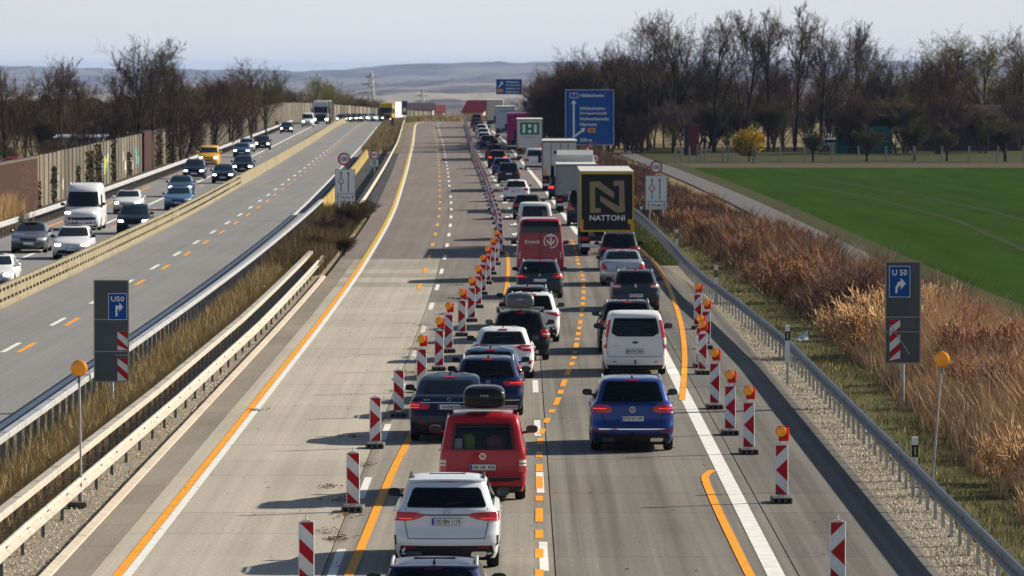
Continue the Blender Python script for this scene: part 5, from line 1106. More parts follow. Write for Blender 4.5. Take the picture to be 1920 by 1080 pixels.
# ================================================================== WARNING LAMPS ON POLES
def pole_lamp(px, py, top, label, lean, dark=False):
    x, y, _ = ground(px, py); rt = thing('pole_lamp', (x, y, 0), 0, label, 'warning lamp', 'amber lamps on poles')
    zt = EYE - (top[1] - HOR) * y / F; xt = (top[0] - VPX) * y / F - x
    MB().tube([(0, 0, .05), (xt * .97, 0, zt - .12)], .022, 8).obj('pole', M['galv'], rt, True)
    MB().bbox(-.28, .12, -.2, .2, 0, .1, .015).obj('foot', M['rubber'], rt)
    l = MB().lathe([(.16, .0), (.17, .02), (.17, .05), (.12, .07)], (xt, 0, zt), 'y', 24).obj('lamp_housing', M['amber_r'], rt, True)
    MB().lathe([(.02, -.05), (.09, -.042), (.14, -.022), (.158, .0)], (xt, 0, zt), 'y', 24).obj('lens', M['amber'], l, True)
    MB().tube([(xt, 0, zt - .30), (xt, 0, zt - .15)], .03, 8).obj('clamp', M['galv_d'], rt, True)
pole_lamp(153, 950, (147, 691), 'amber lamp on a straight pole standing in the left median rails', 0)
pole_lamp(1748, 912, (1767, 674), 'amber lamp on a leaning pole at the right thicket', 1)
# ================================================================== SIGNS
def panel_sign(name, label, px0, px1, py0, py1, d, base_z=0.0, posts=1, back=None, rim=None, th=.03, pr=.045, group=None, corner=True):
    s = d / F; x0, x1 = (px0 - VPX) * s, (px1 - VPX) * s; z1, z0 = EYE - (py0 - HOR) * s, EYE - (py1 - HOR) * s
    cx = (x0 + x1) / 2; rt = thing(name, (cx, d, base_z), 0, label, 'sign', group); w_, h = (x1 - x0) / 2, z1 - z0; z0 -= base_z; z1 -= base_z
    MB().bbox(-w_, w_, 0, th, z0, z1, min(.03, th * .45)).obj('board', back or M['sign_w'], rt)
    if rim:
        e = min(.035, w_ * .06); r_ = MB(); r_.box(-w_ - .004, -w_ + e, -.012, -.0, z0, z1); r_.box(w_ - e, w_ + .004, -.012, -.0, z0, z1); r_.box(-w_ + e, w_ - e, -.012, 0, z1 - e, z1 + .004); r_.box(-w_ + e, w_ - e, -.012, 0, z0 - .004, z0 + e); r_.obj('rim', rim, rt)
    for k in range(posts):
        x = 0 if posts == 1 else -w_ * .6 + 1.2 * w_ * k / (posts - 1)
        MB().tube([(x, th + pr + .005, -.1 - 0), (x, th + pr + .005, z1 - .1)], pr, 8).obj('post', M['galv'], rt, True)
    return rt, w_, z0, z1
def flatpoly(rt, polys, m, nm, y=-.004): 
    mb = MB()
    for p in polys: mb.prism(p, y - .003, y + .003)
    return mb.obj(nm, m, rt)
def disc_sign(rt, x, z, r, m_in, ring, y=-.006, nm='round_sign'):
    n = 28; C = lambda q: [(x + q * math.cos(2 * math.pi * k / n), z + q * math.sin(2 * math.pi * k / n)) for k in range(n)]
    d_ = MB().prism(C(r), y - .004, y + .015).obj(nm, ring, rt); MB().prism(C(r * .76), y - .0075, y - .0042).obj('field', m_in, d_); return d_
# diversion signs U 50 on grey board backs
def detour(px0, px1, py0, py1, d, label, inv):
    rt, w_, z0, z1 = panel_sign('detour_sign', label, px0, px1, py0, py1, d, 0, 1, M['sign_back'], M['sign_rim'], .03, .05); h = z1 - z0
    sx0, sx1 = (-w_ + .12, -w_ + .12 + w_ * 1.12) if not inv else (w_ * -.14, w_ * .86)
    zt = z1 - h * (.05 if not inv else .135); zb = z1 - h * (.345 if not inv else .385)
    cx = (sx0 + sx1) / 2; w2 = (sx1 - sx0) / 2; hh = zt - zb
    MB().box(cx - w2 - .015, cx + w2 + .015, -.012, -.002, zb - .015, zt + .015).obj('plate_edge', M['sign_w'], rt); MB().box(cx - w2, cx + w2, -.016, -.0125, zb, zt).obj('blue_plate', M['sign_b'], rt)
    letter('U 50' if not inv else 'U50', M['sign_w'], rt, (cx, -.0175, zt - hh * .2), w2 * 1.5, hh * .2, 0, True)
    a = w2 * .16; L0, zl = cx - w2 * .45, zb + hh * .12
    if not inv: pts = [(L0, zl), (L0 + a * 1.4, zl), (L0 + a * 1.6, zl + hh * .16), (cx - w2 * .05, zl + hh * .24), (cx + w2 * .1, zl + hh * .24), (cx + w2 * .1, zl + hh * .12), (cx + w2 * .62, zl + hh * .32), (cx + w2 * .1, zl + hh * .50), (cx + w2 * .1, zl + hh * .38), (cx - w2 * .15, zl + hh * .38), (L0 + .01, zl + hh * .2)]
    else: pts = [(cx - w2 * .25, zl), (cx - w2 * .02, zl), (cx - w2 * .02, zl + hh * .28), (cx + w2 * .2, zl + hh * .28), (cx + w2 * .2, zl + hh * .18), (cx + w2 * .62, zl + hh * .36), (cx + w2 * .2, zl + hh * .54), (cx + w2 * .2, zl + hh * .42), (cx - w2 * .25, zl + hh * .42)]
    c = Vector((sum(p[0] for p in pts) / len(pts), sum(p[1] for p in pts) / len(pts)))
    cu = MB(); cu.prism(pts, -.0195, -.0165); cu.obj('arrow', M['sign_w'], rt)
    for f in ((.545,) if not inv else (.385, .70)): MB().box(-w_ + .03, w_ - .03, -.006, -.001, z1 - h * f - .012, z1 - h * f + .012).obj('seam', M['sign_rim'], rt)
    if not inv: zones = [(-w_ + .12, -w_ + .12 + .28, z1 - h * .97, z1 - h * .57)]
    else: zones = [(w_ - .30, w_ - .035, z1 - h * .685, z1 - h * .505), (w_ - .30, w_ - .035, z1 - h * .985, z1 - h * .765)]
    for a0, a1, b0, b1 in zones:
        bo = MB().box(a0, a1, -.010, -.0015, b0, b1).obj('striped_strip', M['white'], rt); wd = a1 - a0; k = -1; polys = []
        sgn = 1 if not inv else -1; n = int((b1 - b0) / (wd * .9)) + 2
        for k in range(n):
            zz = b1 - k * wd * 1.5 + .05; q = [(a0, zz - wd * .9), (a1, zz), (a1, zz + wd * .7), (a0, zz - wd * .2)] if sgn > 0 else [(a0, zz), (a1, zz - wd * .9), (a1, zz - wd * .2), (a0, zz + wd * .7)]
            q = [(x, min(max(z, b0), b1)) for x, z in q]
            if max(z for _, z in q) - min(z for _, z in q) > .04: polys.append(q)
        flatpoly(bo, polys, M['red'], 'stripes', -.0125)
    MB().tube([(-w_ - .03, -.03, z1 - h * (.69 if not inv else .735)), (w_ + .03 if not inv else w_ - .02, -.03, z1 - h * (.69 if not inv else .735))] if not inv else [(w_ * .2, -.02, z1 - h * .735), (w_ * .95, -.02, z1 - h * .735)], .018, 6).obj('clamp_bar', M['galv'], rt)
    if not inv: MB().tube([(-w_ + .14, -.045, z1 - h * .62), (w_ * .36, -.045, z1 - h * .905)], .012, 5).obj('loose_strap', M['galv_w'], rt)
detour(1660, 1727, 490, 682, 145, 'grey-backed detour sign U 50 with bent arrow before the brown thicket', False)
detour(175, 241, 525, 717, 143, 'grey-backed detour sign U50 standing in the left median', True)
# speed and lane boards
def lane_board(px0, px1, py0, py1, cpx, cpy, d, label):
    rt, w_, z0, z1 = panel_sign('lane_board', label, px0, px1, py0, py1, d, 0, 2, M['sign_w'], mat('board_grey_rim', (.38, .40, .41), .5), .03, .035); h = z1 - z0
    for x in (-w_ * .4, w_ * .32):
        flatpoly(rt, [[(x - .025, z0 + h * .31), (x + .025, z0 + h * .31), (x + .025, z0 + h * .86), (x - .025, z0 + h * .86)], [(x - .07, z0 + h * .855), (x + .07, z0 + h * .855), (x, z0 + h * .93)]], M['sign_k'], 'arrow')
    MB().box(-w_ + .04, w_ - .04, -.007, -.001, z0 + h * .235, z0 + h * .25).obj('divider', M['sign_k'], rt)
    letter('7,9 km', M['sign_k'], rt, (0, -.006, z0 + h * .125), w_ * .95, h * .085, 0, True)
    for sx in (-1, 1): flatpoly(rt, [[(sx * w_ * .72 - .018, z0 + h * .06), (sx * w_ * .72 + .018, z0 + h * .06), (sx * w_ * .72 + .018, z0 + h * .15), (sx * w_ * .72 - .018, z0 + h * .15)], [(sx * w_ * .72 - .06, z0 + h * .15), (sx * w_ * .72 + .06, z0 + h * .15), (sx * w_ * .72, z0 + h * .20)]], M['sign_k'], 'arrow')
    d_ = disc_sign(rt, -w_ * .4, z0 + h * .63, w_ * .29, M['sign_w'], M['sign_r'], -.010); letter('3,5t', M['sign_k'], d_, (-w_ * .4, -.02, z0 + h * .63), w_ * .32, w_ * .13)
    s = d / F; z = EYE - (cpy - HOR) * s; x = (cpx - (px0 + px1) / 2) * s
    d_ = disc_sign(rt, x, z, .375, M['sign_w'], M['sign_r'], .005, 'speed_sign'); letter('100', M['sign_k'], d_, (x, -.008, z), .42, .25, 0, True)
    MB().tube([(x, .07, z0 + h * .9), (x, .07, z + .3)], .03, 8).obj('post', M['galv'], rt)
lane_board(1210, 1251, 329, 393, 1230, 313, 324, 'white lane board with two arrows under a round 100 sign, right verge')
lane_board(628, 666, 317, 378, 645, 298, 326, 'white lane board with two arrows under a round 100 sign, median')
# round lorry signs with plates, triangle
def lorry_sign(px, py, d, r, label, tri=None):
    s = d / F; x, z = (px - VPX) * s, EYE - (py - HOR) * s; rt = thing('lorry_sign', (x, d, gzf(d)), 0, label, 'sign')
    d_ = disc_sign(rt, 0, z, r, M['sign_w'], M['sign_r'], 0); mb = MB(); mb.box(-r * .55, -r * .05, -.012, -.008, z - r * .12, z + r * .16); mb.box(r * .05, r * .5, -.012, -.008, z - r * .12, z + r * .10); mb.obj('vehicle_symbols', M['sign_k'], d_)
    p = MB().bbox(-r * .75, r * .75, -.005, .02, z - r * 2.5, z - r * 1.12, .008).obj('plate', M['sign_w'], rt); flatpoly(p, [[(-r * .5, z - r * 1.5), (r * .45, z - r * 1.5), (r * .5, z - r * 1.32), (0, z - r * 1.25), (-r * .5, z - r * 1.34)], [(-r * .4, z - r * 1.95), (r * .4, z - r * 1.95), (r * .4, z - r * 1.72), (-r * .4, z - r * 1.72)], [(-r * .5, z - r * 2.3), (r * .5, z - r * 2.3), (r * .5, z - r * 2.18), (-r * .5, z - r * 2.18)]], M['sign_k'], 'symbol', -.009)
    MB().tube([(0, .06, -.1), (0, .06, z + r * .7)], .035, 8).obj('post', M['galv'], rt)
    if tri:
        tx, tz, R2 = tri[0] * s - px * s, EYE - (tri[1] - HOR) * s, tri[2]
        t_ = MB().prism([(tx - R2, z + .02 + (tz - z)), (tx + R2, z + .02 + (tz - z)), (tx, tz + R2 * 1.75)], -.006, .01).obj('warning_triangle', M['sign_r'], rt); flatpoly(t_, [[(tx - R2 * .62, tz + R2 * .24), (tx + R2 * .62, tz + R2 * .24), (tx, tz + R2 * 1.32)]], M['sign_w'], 'field', -.0095); flatpoly(t_, [[(tx - R2 * .3, tz + R2 * .36), (tx + R2 * .3, tz + R2 * .36), (tx + R2 * .25, tz + R2 * .58), (tx - R2 * .25, tz + R2 * .58)]], M['sign_k'], 'car_symbol', -.014)
        MB().box(tx - R2 * .6, tx + R2 * .6, -.005, .012, tz - R2 * .55, tz - R2 * .08).obj('plate', M['sign_w'], rt); MB().tube([(tx, .06, -.1), (tx, .06, tz + R2)], .035, 8).obj('post', M['galv'], rt)
lorry_sign(702, 290, 470, .40, 'round lorry sign over a small plate in the median crossing')
lorry_sign(1115, 297, 455, .40, 'round lorry sign and warning triangle beside the lorry queue', (1102, 291, .55))
# big blue direction sign
rt, w_, z0, z1 = panel_sign('direction_sign', 'large blue direction sign listing Hildesheim and Harsum above the lorries', 1060, 1151, 168, 272, 540, 0, 3, M['sign_b'], M['sign_w'], .06, .09); h = z1 - z0
def bx_(x, y): return (-w_ + 2 * w_ * (x - 140) / (750 - 140), z1 - h * (y - 55) / (755 - 55))
for s_, x, y, wd in (('Hildesheim', 475, 128, 300), ('Hildesheim-', 485, 290, 320), ('Drispenstedt', 492, 356, 335), ('Hohenhameln', 505, 422, 360), ('Harsum', 430, 492, 205), ('500 m', 400, 690, 145)):
    p = bx_(x, y); letter(s_, M['sign_w'], rt, (p[0], -.014, p[1]), wd / 610 * 2 * w_, h * .058, 0, True)
flatpoly(rt, [[bx_(*p) for p in P] for P in ([(235, 735), (258, 735), (256, 230), (235, 230)], [(210, 232), (280, 232), (245, 182)], [(258, 655), (262, 625), (350, 560), (362, 582)], [(335, 540), (388, 538), (372, 595)])], M['sign_w'], 'arrow', -.008)
p0, p1 = bx_(420, 595), bx_(518, 540); MB().box(p0[0], p1[0], -.012, -.004, p0[1], p1[1]).obj('road_number', M['sign_o'], rt); letter('494', M['sign_k'], rt, ((p0[0] + p1[0]) / 2, -.015, (p0[1] + p1[1]) / 2), .42, .22, 0, True)
p0, p1 = bx_(195, 160), bx_(298, 97); fr = MB(); fr.box(p0[0], p1[0], -.012, -.004, p0[1], p1[1]); fr.obj('road_number', M['sign_w'], rt); e = .05
MB().box(p0[0] + e, p1[0] - e, -.0145, -.0125, p0[1] + e, p1[1] - e).obj('number_field', M['sign_b'], rt); letter('7', M['sign_w'], rt, ((p0[0] + p1[0]) / 2, -.017, (p0[1] + p1[1]) / 2), .14, .24, 0, True)
# far exit sign on a cantilever
rt, w_, z0, z1 = panel_sign('exit_sign', 'far blue exit sign with arrow above the lorry queue', 930, 979, 148, 177, 880, 0, 0, M['sign_b'], M['sign_w'], .08); h = z1 - z0
for i, s_ in enumerate(('Hildesheim-', 'Drispenstedt', 'Hohenhameln', 'Harsum')): letter(s_, M['sign_w'], rt, (w_ * .3, -.016, z1 - h * (.2 + .21 * i)), w_ * 1.05, h * .12, 0, True)
flatpoly(rt, [[(-w_ * .85, z1 - h * .52), (-w_ * .8, z1 - h * .58), (-w_ * .55, z1 - h * .32), (-w_ * .6, z1 - h * .26)], [(-w_ * .7, z1 - h * .2), (-w_ * .46, z1 - h * .18), (-w_ * .48, z1 - h * .42)]], M['sign_w'], 'arrow', -.008); MB().box(-w_ * .9, -w_ * .48, -.01, -.003, z1 - h * .85, z1 - h * .65).obj('road_number', M['sign_o'], rt)
MB().tube([(w_ + .4, .3, -.2), (w_ + .4, .3, z1 - h * .6), (w_ - .6, .3, z1 - h * .5), (-w_ * .6, .3, z1 - h * .5)], .16, 8).obj('cantilever', M['galv'], rt, True)
def sticker_sign(name, label, px0, px1, py0, py1, d, m): panel_sign(name, label, px0, px1, py0, py1, d, gzf(d), 1, m, M['sign_w'], .05, .07)
sticker_sign('blue_sign', 'tall narrow blue marker board right of the far lorries', 1000, 1008, 197, 226, 700, M['sign_b']); sticker_sign('blue_sign', 'small blue square sign below the far exit sign', 981, 989, 189, 203, 760, M['sign_b'])
rt, *_ = panel_sign('sign_column', 'dark sign column with round red sign at the left crest', 753, 764, 189, 216, 905, -.0, 1, M['sign_back'], None, .1, .1); disc_sign(rt, 0, EYE - (206 - HOR) * 905 / F, .40, M['sign_w'], M['sign_r'], -.012); MB().box(-.4, .4, -.01, -.002, EYE - (200 - HOR) * 905 / F, EYE - (194 - HOR) * 905 / F).obj('blue_plate', M['sign_b'], rt)
panel_sign('sign_column', 'dark slim cabinet in the median at the crest', 733, 739, 220, 246, 820, 0, 1, M['sign_back'], None, .2, .1)
# white delineator posts
dp = MB(); tri_ = [(-.06, .0), (.06, .0)]
dp.box(-.062, .062, -.05, .05, 0, .62); dp.box(-.062, .062, -.05, .05, .88, 1.05); post_mesh = dp.mesh('post', M['sign_w']); band_mesh = MB().box(-.0635, .0635, -.0515, .0515, .621, .879).mesh('black_band', M['sign_k']); ref_mesh = MB().box(-.02, .02, -.055, -.052, .66, .84).mesh('reflector', M['galv'])
for px, py, d, lb in ((1717, 820, 119, 'nearest white delineator post behind the right guardrail'), (1477, 610, 155, 'white delineator post beside the crumpled white rag'), (1343, 498, 208, 'third white delineator post up the right verge'), (1269, 430, 260, 'fourth white delineator post near the right lane board'), (1203, 387, 318, 'farthest white delineator post left of the right lane board'), (57, 396, 338, 'white delineator post before the brick wall at far left'), (252, 332, 432, 'delineator post before the sprayed noise wall'), (366, 296, 520, 'delineator post left of the yellow van'), (402, 275, 585, 'small delineator post beyond the yellow van at the noise wall'), (484, 245, 740, 'small far delineator post before the brick pier')):
    z = EYE - (py - HOR) * d / F; rt = thing('delineator_post', ((px - VPX) * d / F, d, z - 1.05), 0, lb, 'delineator', 'white delineator posts')
    p = link('post', post_mesh, rt); link('black_band', band_mesh, p); link('reflector', ref_mesh, p)
    if z - 1.05 > .02: MB().box(-.03, .03, -.03, .03, -(z - 1.05) - .05, 0).obj('stake', M['galv'], rt)
# white rag by the second delineator, cable box on rail
x, y, _ = ground(1503, 645); rg = MB(); rg.grid([[(-.22 + .11 * i, .12 * j, .05 + .10 * abs(math.sin(i * 1.3 + j)) + .025 * i * j) for i in range(5)] for j in range(4)]); ro = tag(rg.obj('rag', M['sign_w'], None, True), 'crumpled white rag lying in the grass behind the guardrail', 'rag'); ro.location = (x, y, 0)
# ================================================================== BUILDINGS AND FENCE ON THE RIGHT, VILLAGE ON THE LEFT
def house(name, label, px, d, wd, dp_, eave, ridge, wall_m, roof_m, base=0.0, turn=0.0, group=None, windows=3):
    rt = thing(name, at_d(px, d, base), turn, label, 'building', group)
    MB().prism([(-wd / 2, -6), (wd / 2, -6), (wd / 2, eave), (-wd / 2, eave)], 0, dp_).obj('wall', wall_m, rt)
    MB().add([(-wd / 2, 0, eave + .003), (-wd / 2, dp_, eave + .003), (-wd / 2, dp_ / 2, ridge - .12), (wd / 2, 0, eave + .003), (wd / 2, dp_, eave + .003), (wd / 2, dp_ / 2, ridge - .12)], [(0, 2, 1), (3, 4, 5), (0, 3, 5, 2), (1, 2, 5, 4)]).obj('gable', wall_m, rt)
    e = .4; r_ = MB(); r_.add([(-wd / 2 - e, -e, eave - .1), (wd / 2 + e, -e, eave - .1), (wd / 2 + e, dp_ / 2, ridge), (-wd / 2 - e, dp_ / 2, ridge), (wd / 2 + e, dp_ + e, eave - .1), (-wd / 2 - e, dp_ + e, eave - .1)], [(0, 1, 2, 3), (3, 2, 4, 5)]); r_.add([(x, y, z - .13) for x, y, z in r_.v[:6]], [(3, 2, 1, 0), (5, 4, 2, 3)]); ro = r_.obj('roof', roof_m, rt)
    if windows:
        MB().box(-.4 + wd * .2, .4 + wd * .2, dp_ * .45, dp_ * .6, ridge - .8, ridge + .8).obj('chimney', M['brick'], ro)
        for k in range(windows):
            x = -wd / 2 + wd * (k + .5) / windows; w1 = MB().box(x - .5, x + .5, -.03, -.004, eave - 1.7, eave - .5).obj('window', M['sign_w'], rt); MB().box(x - .4, x + .4, -.036, -.031, eave - 1.6, eave - .6).obj('pane', M['glass'], w1)
    return rt
plum = mat('roof_plum_tiles', (.07, .05, .062), .8, noise=(.045, .032, .04), nscale=1.2); cream = mat('render_cream', (.6, .5, .34), .9); redroof = mat('roof_red', (.20, .045, .035), .8)
house('barn', 'long low barn with plum tiled roof behind the orchard fence', 1822, 612, 13.0, 8, 2.6, 5.0, mat('barn_wall', (.09, .06, .05), .9, noise=(.06, .04, .035), nscale=2), plum, 0, 0, None, 0)
x, y, _ = at_d(1622, 590); tt = thing('garden_tent', (x, y, 0), 0, 'dark teal garden shelter behind the bare orchard trees', 'shelter')
teal = mat('tent_teal', (.008, .085, .09), .7); MB().prism([(-2.9, 0), (2.9, 0), (2.9, 2.1), (2.3, 2.65), (-2.1, 2.65), (-2.9, 2.1)], 0, 4).obj('walls', teal, tt); MB().add([(-3.0, -.1, 2.15), (3.0, -.1, 2.15), (2.3, -.1, 2.85), (-2.1, -.1, 2.85), (-3.0, 4.1, 2.15), (3, 4.1, 2.15), (2.3, 4.1, 2.85), (-2.1, 4.1, 2.85)], [(0, 1, 2, 3), (3, 2, 6, 7), (1, 5, 6, 2), (0, 3, 7, 4)]).obj('roof', mat('tent_roof', (.015, .14, .15), .6), tt)
x, y, _ = at_d(1297, 575); ht = thing('garden_hut', (x, y, 0), 0, 'small red-brown hut with dark side beside the wood', 'hut'); MB().box(-.35, .75, 0, 1.4, 0, 3.1).obj('front', mat('hut_red', (.15, .03, .025), .85), ht); MB().box(-.75, -.352, .05, 1.4, 0, 3.1).obj('side', mat('hut_blue', (.03, .045, .07), .8), ht); MB().box(-.85, .85, -.1, 1.5, 3.103, 3.2).obj('roof', plum, ht)
simple_p = at_d(1530, 597); q = B(4.4, 1.8, 1.5, .96, 'hatch'); make_car('parked_car', 'white parked car with shade painted into its colour behind the orchard fence', 'car', simple_p, R(-75), q, paint('shaded_white', (.30, .31, .32), .0), None, dict(), dict(), detail=0)  # shade on the white car is put into its greyed paint
fn = thing('orchard_fence', at_d(1290, 531), 0, 'low wire fence of pale wooden posts between field and orchard', 'fence'); fo = at_d(1290, 531); fp = MB().tube([(0, 0, -.1), (.03, 0, 1.55)], .09, 6).mesh('fence_post', mat('fence_wood', (.25, .235, .21), .9))
fx = [1266, 1278, 1293, 1308, 1315, 1322, 1355, 1365, 1412, 1417, 1462, 1509, 1560, 1610, 1661, 1712, 1766, 1817, 1869, 1918, 1970]
for px in fx: p = at_d(px, 531 + (10 if px in (1308, 1322, 1355) else 0)); link('fence_post', fp, fn, (p[0] - fo[0], p[1] - fo[1], 0), (random.uniform(-.05, .05), random.uniform(-.06, .06), 0))
for z in (.6, 1.1, 1.45):
    a, b_ = at_d(1315, 531), at_d(1975, 531); MB().tube([(a[0] - fo[0], 0, z), (b_[0] - fo[0], 0, z)], .008, 4).obj('wire', M['galv_d'], fn)
for i, (px, d, wd, ev, rg_, wm, rm_) in enumerate(((42, 760, 9, 2.2, 4.6, cream, plum), (98, 780, 9, 2.4, 4.8, cream, plum), (18, 820, 10, 1.8, 4.2, cream, redroof), (230, 860, 11, 1.5, 3.6, cream, redroof), (300, 880, 10, 1.2, 3.4, cream, redroof), (335, 900, 10, .6, 2.8, cream, redroof))):
    house('village_house', ['leftmost gabled village house glimpsed between bare trees', 'second gabled village house between the bare trees', 'low red roofed village house at the left picture edge', 'pale village house right of the tall bare tree group', 'pale village house below the tall bare trees', 'farthest pale village house near the noise wall'][i], px, d, wd, 9, ev, rg_, wm, rm_, 0, R(random.uniform(-30, 30)), 'village houses behind the left trees', 2)
house('hall', 'pale grey hall behind the left trees above the noise wall', 150, 520, 4.2, 8, 2.6, 2.75, mat('hall_grey', (.35, .38, .42), .7), mat('hall_roof', (.3, .32, .35), .7), 0, 0, None, 0)
qd = B(4.2, 1.75, 1.5, .96, 'hatch'); make_car('parked_car', 'red parked car behind the left trees above the brick wall', 'car', at_d(60, 430, .55), R(90), qd, P_['red'], None, dict(), dict(), detail=0)
house('farmhouse', 'red roofed farmhouse beyond the crest left of the lorries', 887, 1150, 4.4, 7, .2, 2.6, cream, mat('roof_bright_red', (.36, .04, .05), .8), 0, R(-20), None, 0); house('farmhouse', 'white building with dark roof beyond the left crest', 783, 1120, 6.2, 9, .9, 2.2, mat('render_white', (.7, .7, .7), .8), plum, 0, 0, None, 0); house('farmhouse', 'small red roofed house between the white building and the farmhouse', 812, 1200, 4.5, 8, -.2, 1.3, cream, redroof, 0, 0, None, 0)
# electricity pylons
def pylon(px, d, py0, py1, label):
    s = d / F; zt, zb = EYE - (py0 - HOR) * s, EYE - (py1 - HOR) * s - 6; H = zt - zb; rt = thing('pylon', at_d(px, d, zb), 0, label, 'pylon', 'electricity pylons'); st = mat('pylon_steel', (.50, .50, .46), .6, .3); mb = MB(); n = 9; w0 = H * .10
    lv_ = [(H * k / n, w0 * (1 - .86 * k / n)) for k in range(n + 1)]
    for sx in (-1, 1):
        for sy in (-1, 1): mb.tube([(sx * w, sy * w, z) for z, w in lv_], H * .009, 4)
    for k in range(n):
        (z, w_), (z2, w2) = lv_[k], lv_[k + 1]
        for sy in (-1, 1): mb.tube([(-w_, sy * w_, z), (w2, sy * w2, z2)], H * .005, 3); mb.tube([(w_, sy * w_, z), (-w2, sy * w2, z2)], H * .005, 3)
    mb.obj('lattice', st, rt); ar = MB()
    for f, l in ((.66, .20), (.80, .16), (.92, .10)): ar.tube([(-H * l, 0, H * f), (0, 0, H * (f + .025)), (H * l, 0, H * f)], H * .010, 4); ar.tube([(-H * l, 0, H * f), (H * l, 0, H * f)], H * .007, 4)
    ar.obj('cross_arms', st, rt)
pylon(696, 1700, 135, 215, 'pale lattice pylon left of the crest against the hills'); pylon(792, 2300, 166, 208, 'smaller pale pylon right of the first one')
# ================================================================== TREES AND SHRUBS
def tubes_np(A, Bp, ra, rb, n=3):                # many tapered segments at once
    A, Bp = np.asarray(A), np.asarray(Bp); ra, rb = np.asarray(ra)[:, None, None], np.asarray(rb)[:, None, None]; t = Bp - A; t /= np.maximum(np.linalg.norm(t, axis=1, keepdims=True), 1e-6)
    h = np.where(np.abs(t[:, 2:3]) < .9, np.array([[0, 0, 1.0]]), np.array([[1.0, 0, 0]])); u = np.cross(t, h); u /= np.maximum(np.linalg.norm(u, axis=1, keepdims=True), 1e-6); v = np.cross(t, u)
    a = 2 * np.pi * np.arange(n) / n; ring = u[:, None, :] * np.cos(a)[None, :, None] + v[:, None, :] * np.sin(a)[None, :, None]
    V = np.concatenate([A[:, None, :] + ring * ra, Bp[:, None, :] + ring * rb], 1).reshape(-1, 3); base = (np.arange(len(A)) * 2 * n)[:, None]
    F_ = np.concatenate([np.concatenate([base + k, base + (k + 1) % n, base + n + (k + 1) % n, base + n + k], 1) for k in range(n)], 0); return V, F_
def bare_tree(seed, H, spread=.32, trunk=.18, up=.5, levels=5, fork=.28, twigs=1.0, stems=1, droop=0.0):
    """trunk and limbs / fine twigs as two meshes: tapered segments grown by branching"""
    rg = np.random.default_rng(seed); big, fine = [], []
    def grow(p, dr, ln, r, lev):
        nseg = 4 if lev < 2 else 3; pts = [p]; d_ = dr.copy()
        for k in range(nseg):
            d_ = d_ + rg.normal(0, .055 + .025 * lev, 3); d_[2] += .06 * up * (1 if lev < 4 else .4) - droop * lev * .05; d_ /= np.linalg.norm(d_); q = pts[-1] + d_ * ln / nseg; r2 = r * (1 - .55 * (k + 1) / nseg) if lev else r * (1 - .62 * (k + 1) / nseg)
            r1 = r * (1 - .55 * k / nseg) if lev else r * (1 - .62 * k / nseg); (big if lev < 3 else fine).append((pts[-1], q, r1, r2)); pts.append(q)
        if lev >= levels: return
        nb = [7, 5, 5, 4, 4, 3][lev] if lev else int(9 + 4 * rg.random()); nb = max(2, int(nb * (twigs if lev > 1 else 1)))
        for k in range(nb):
            f = (fork + (1 - fork) * (k + rg.random()) / nb) if lev == 0 else (.18 + .82 * (k + rg.random()) / nb); i = min(nseg - 1, int(f * nseg)); p0 = pts[i] + (pts[i + 1] - pts[i]) * (f * nseg - i)
            ang = rg.uniform(0, 2 * np.pi); til = rg.uniform(.28, .68) * (1.1 if lev else 1.0); ax = pts[i + 1] - pts[i]; ax /= np.linalg.norm(ax); h = np.array([1.0, 0, 0]) if abs(ax[2]) > .8 else np.array([0, 0, 1.0]); u = np.cross(ax, h); u /= np.linalg.norm(u); v = np.cross(ax, u)
            nd = ax * np.cos(til) + (u * np.cos(ang) + v * np.sin(ang)) * np.sin(til); nd[2] += .18 * up; nd /= np.linalg.norm(nd)
            l2 = ln * ([spread * 1.75, .60, .56, .56, .6, .6][lev]) * rg.uniform(.7, 1.15) * (1.3 - .75 * f if lev == 0 else 1); rr = max(.007, r * (1 - .55 * f) * [.5, .5, .5, .55, .6, .6][lev]); grow(p0, nd, l2, rr, lev + 1)
    for s_ in range(stems):
        a = rg.uniform(0, 6.28); grow(np.array([.5 * s_ * np.cos(a), .5 * s_ * np.sin(a), -.2]), np.array([.12 * np.cos(a) * (stems > 1) * 2, .12 * np.sin(a) * (stems > 1) * 2, 1.0]), H * .86, trunk, 0)
    def cut(L): return [np.array(x) for x in zip(*L)]
    b_, f_ = cut(big), cut(fine); top = max(b_[1][:, 2].max(), f_[1][:, 2].max()); s_ = H / top
    Vb, Fb = tubes_np(b_[0] * s_, b_[1] * s_, b_[2], b_[3], 5); Vf, Ff = tubes_np(f_[0] * s_, f_[1] * s_, np.maximum(f_[2], .0125), np.maximum(f_[3], .009), 3)
    return (Vb, Fb), (Vf, Ff)
TREES = []
def proto(seed, H, bark, twig, **k):
    (Vb, Fb), (Vf, Ff) = bare_tree(seed, H, **k); return fast_mesh('trunk', Vb, Fb, [bark]), fast_mesh('crown', Vf, Ff, [twig]), H
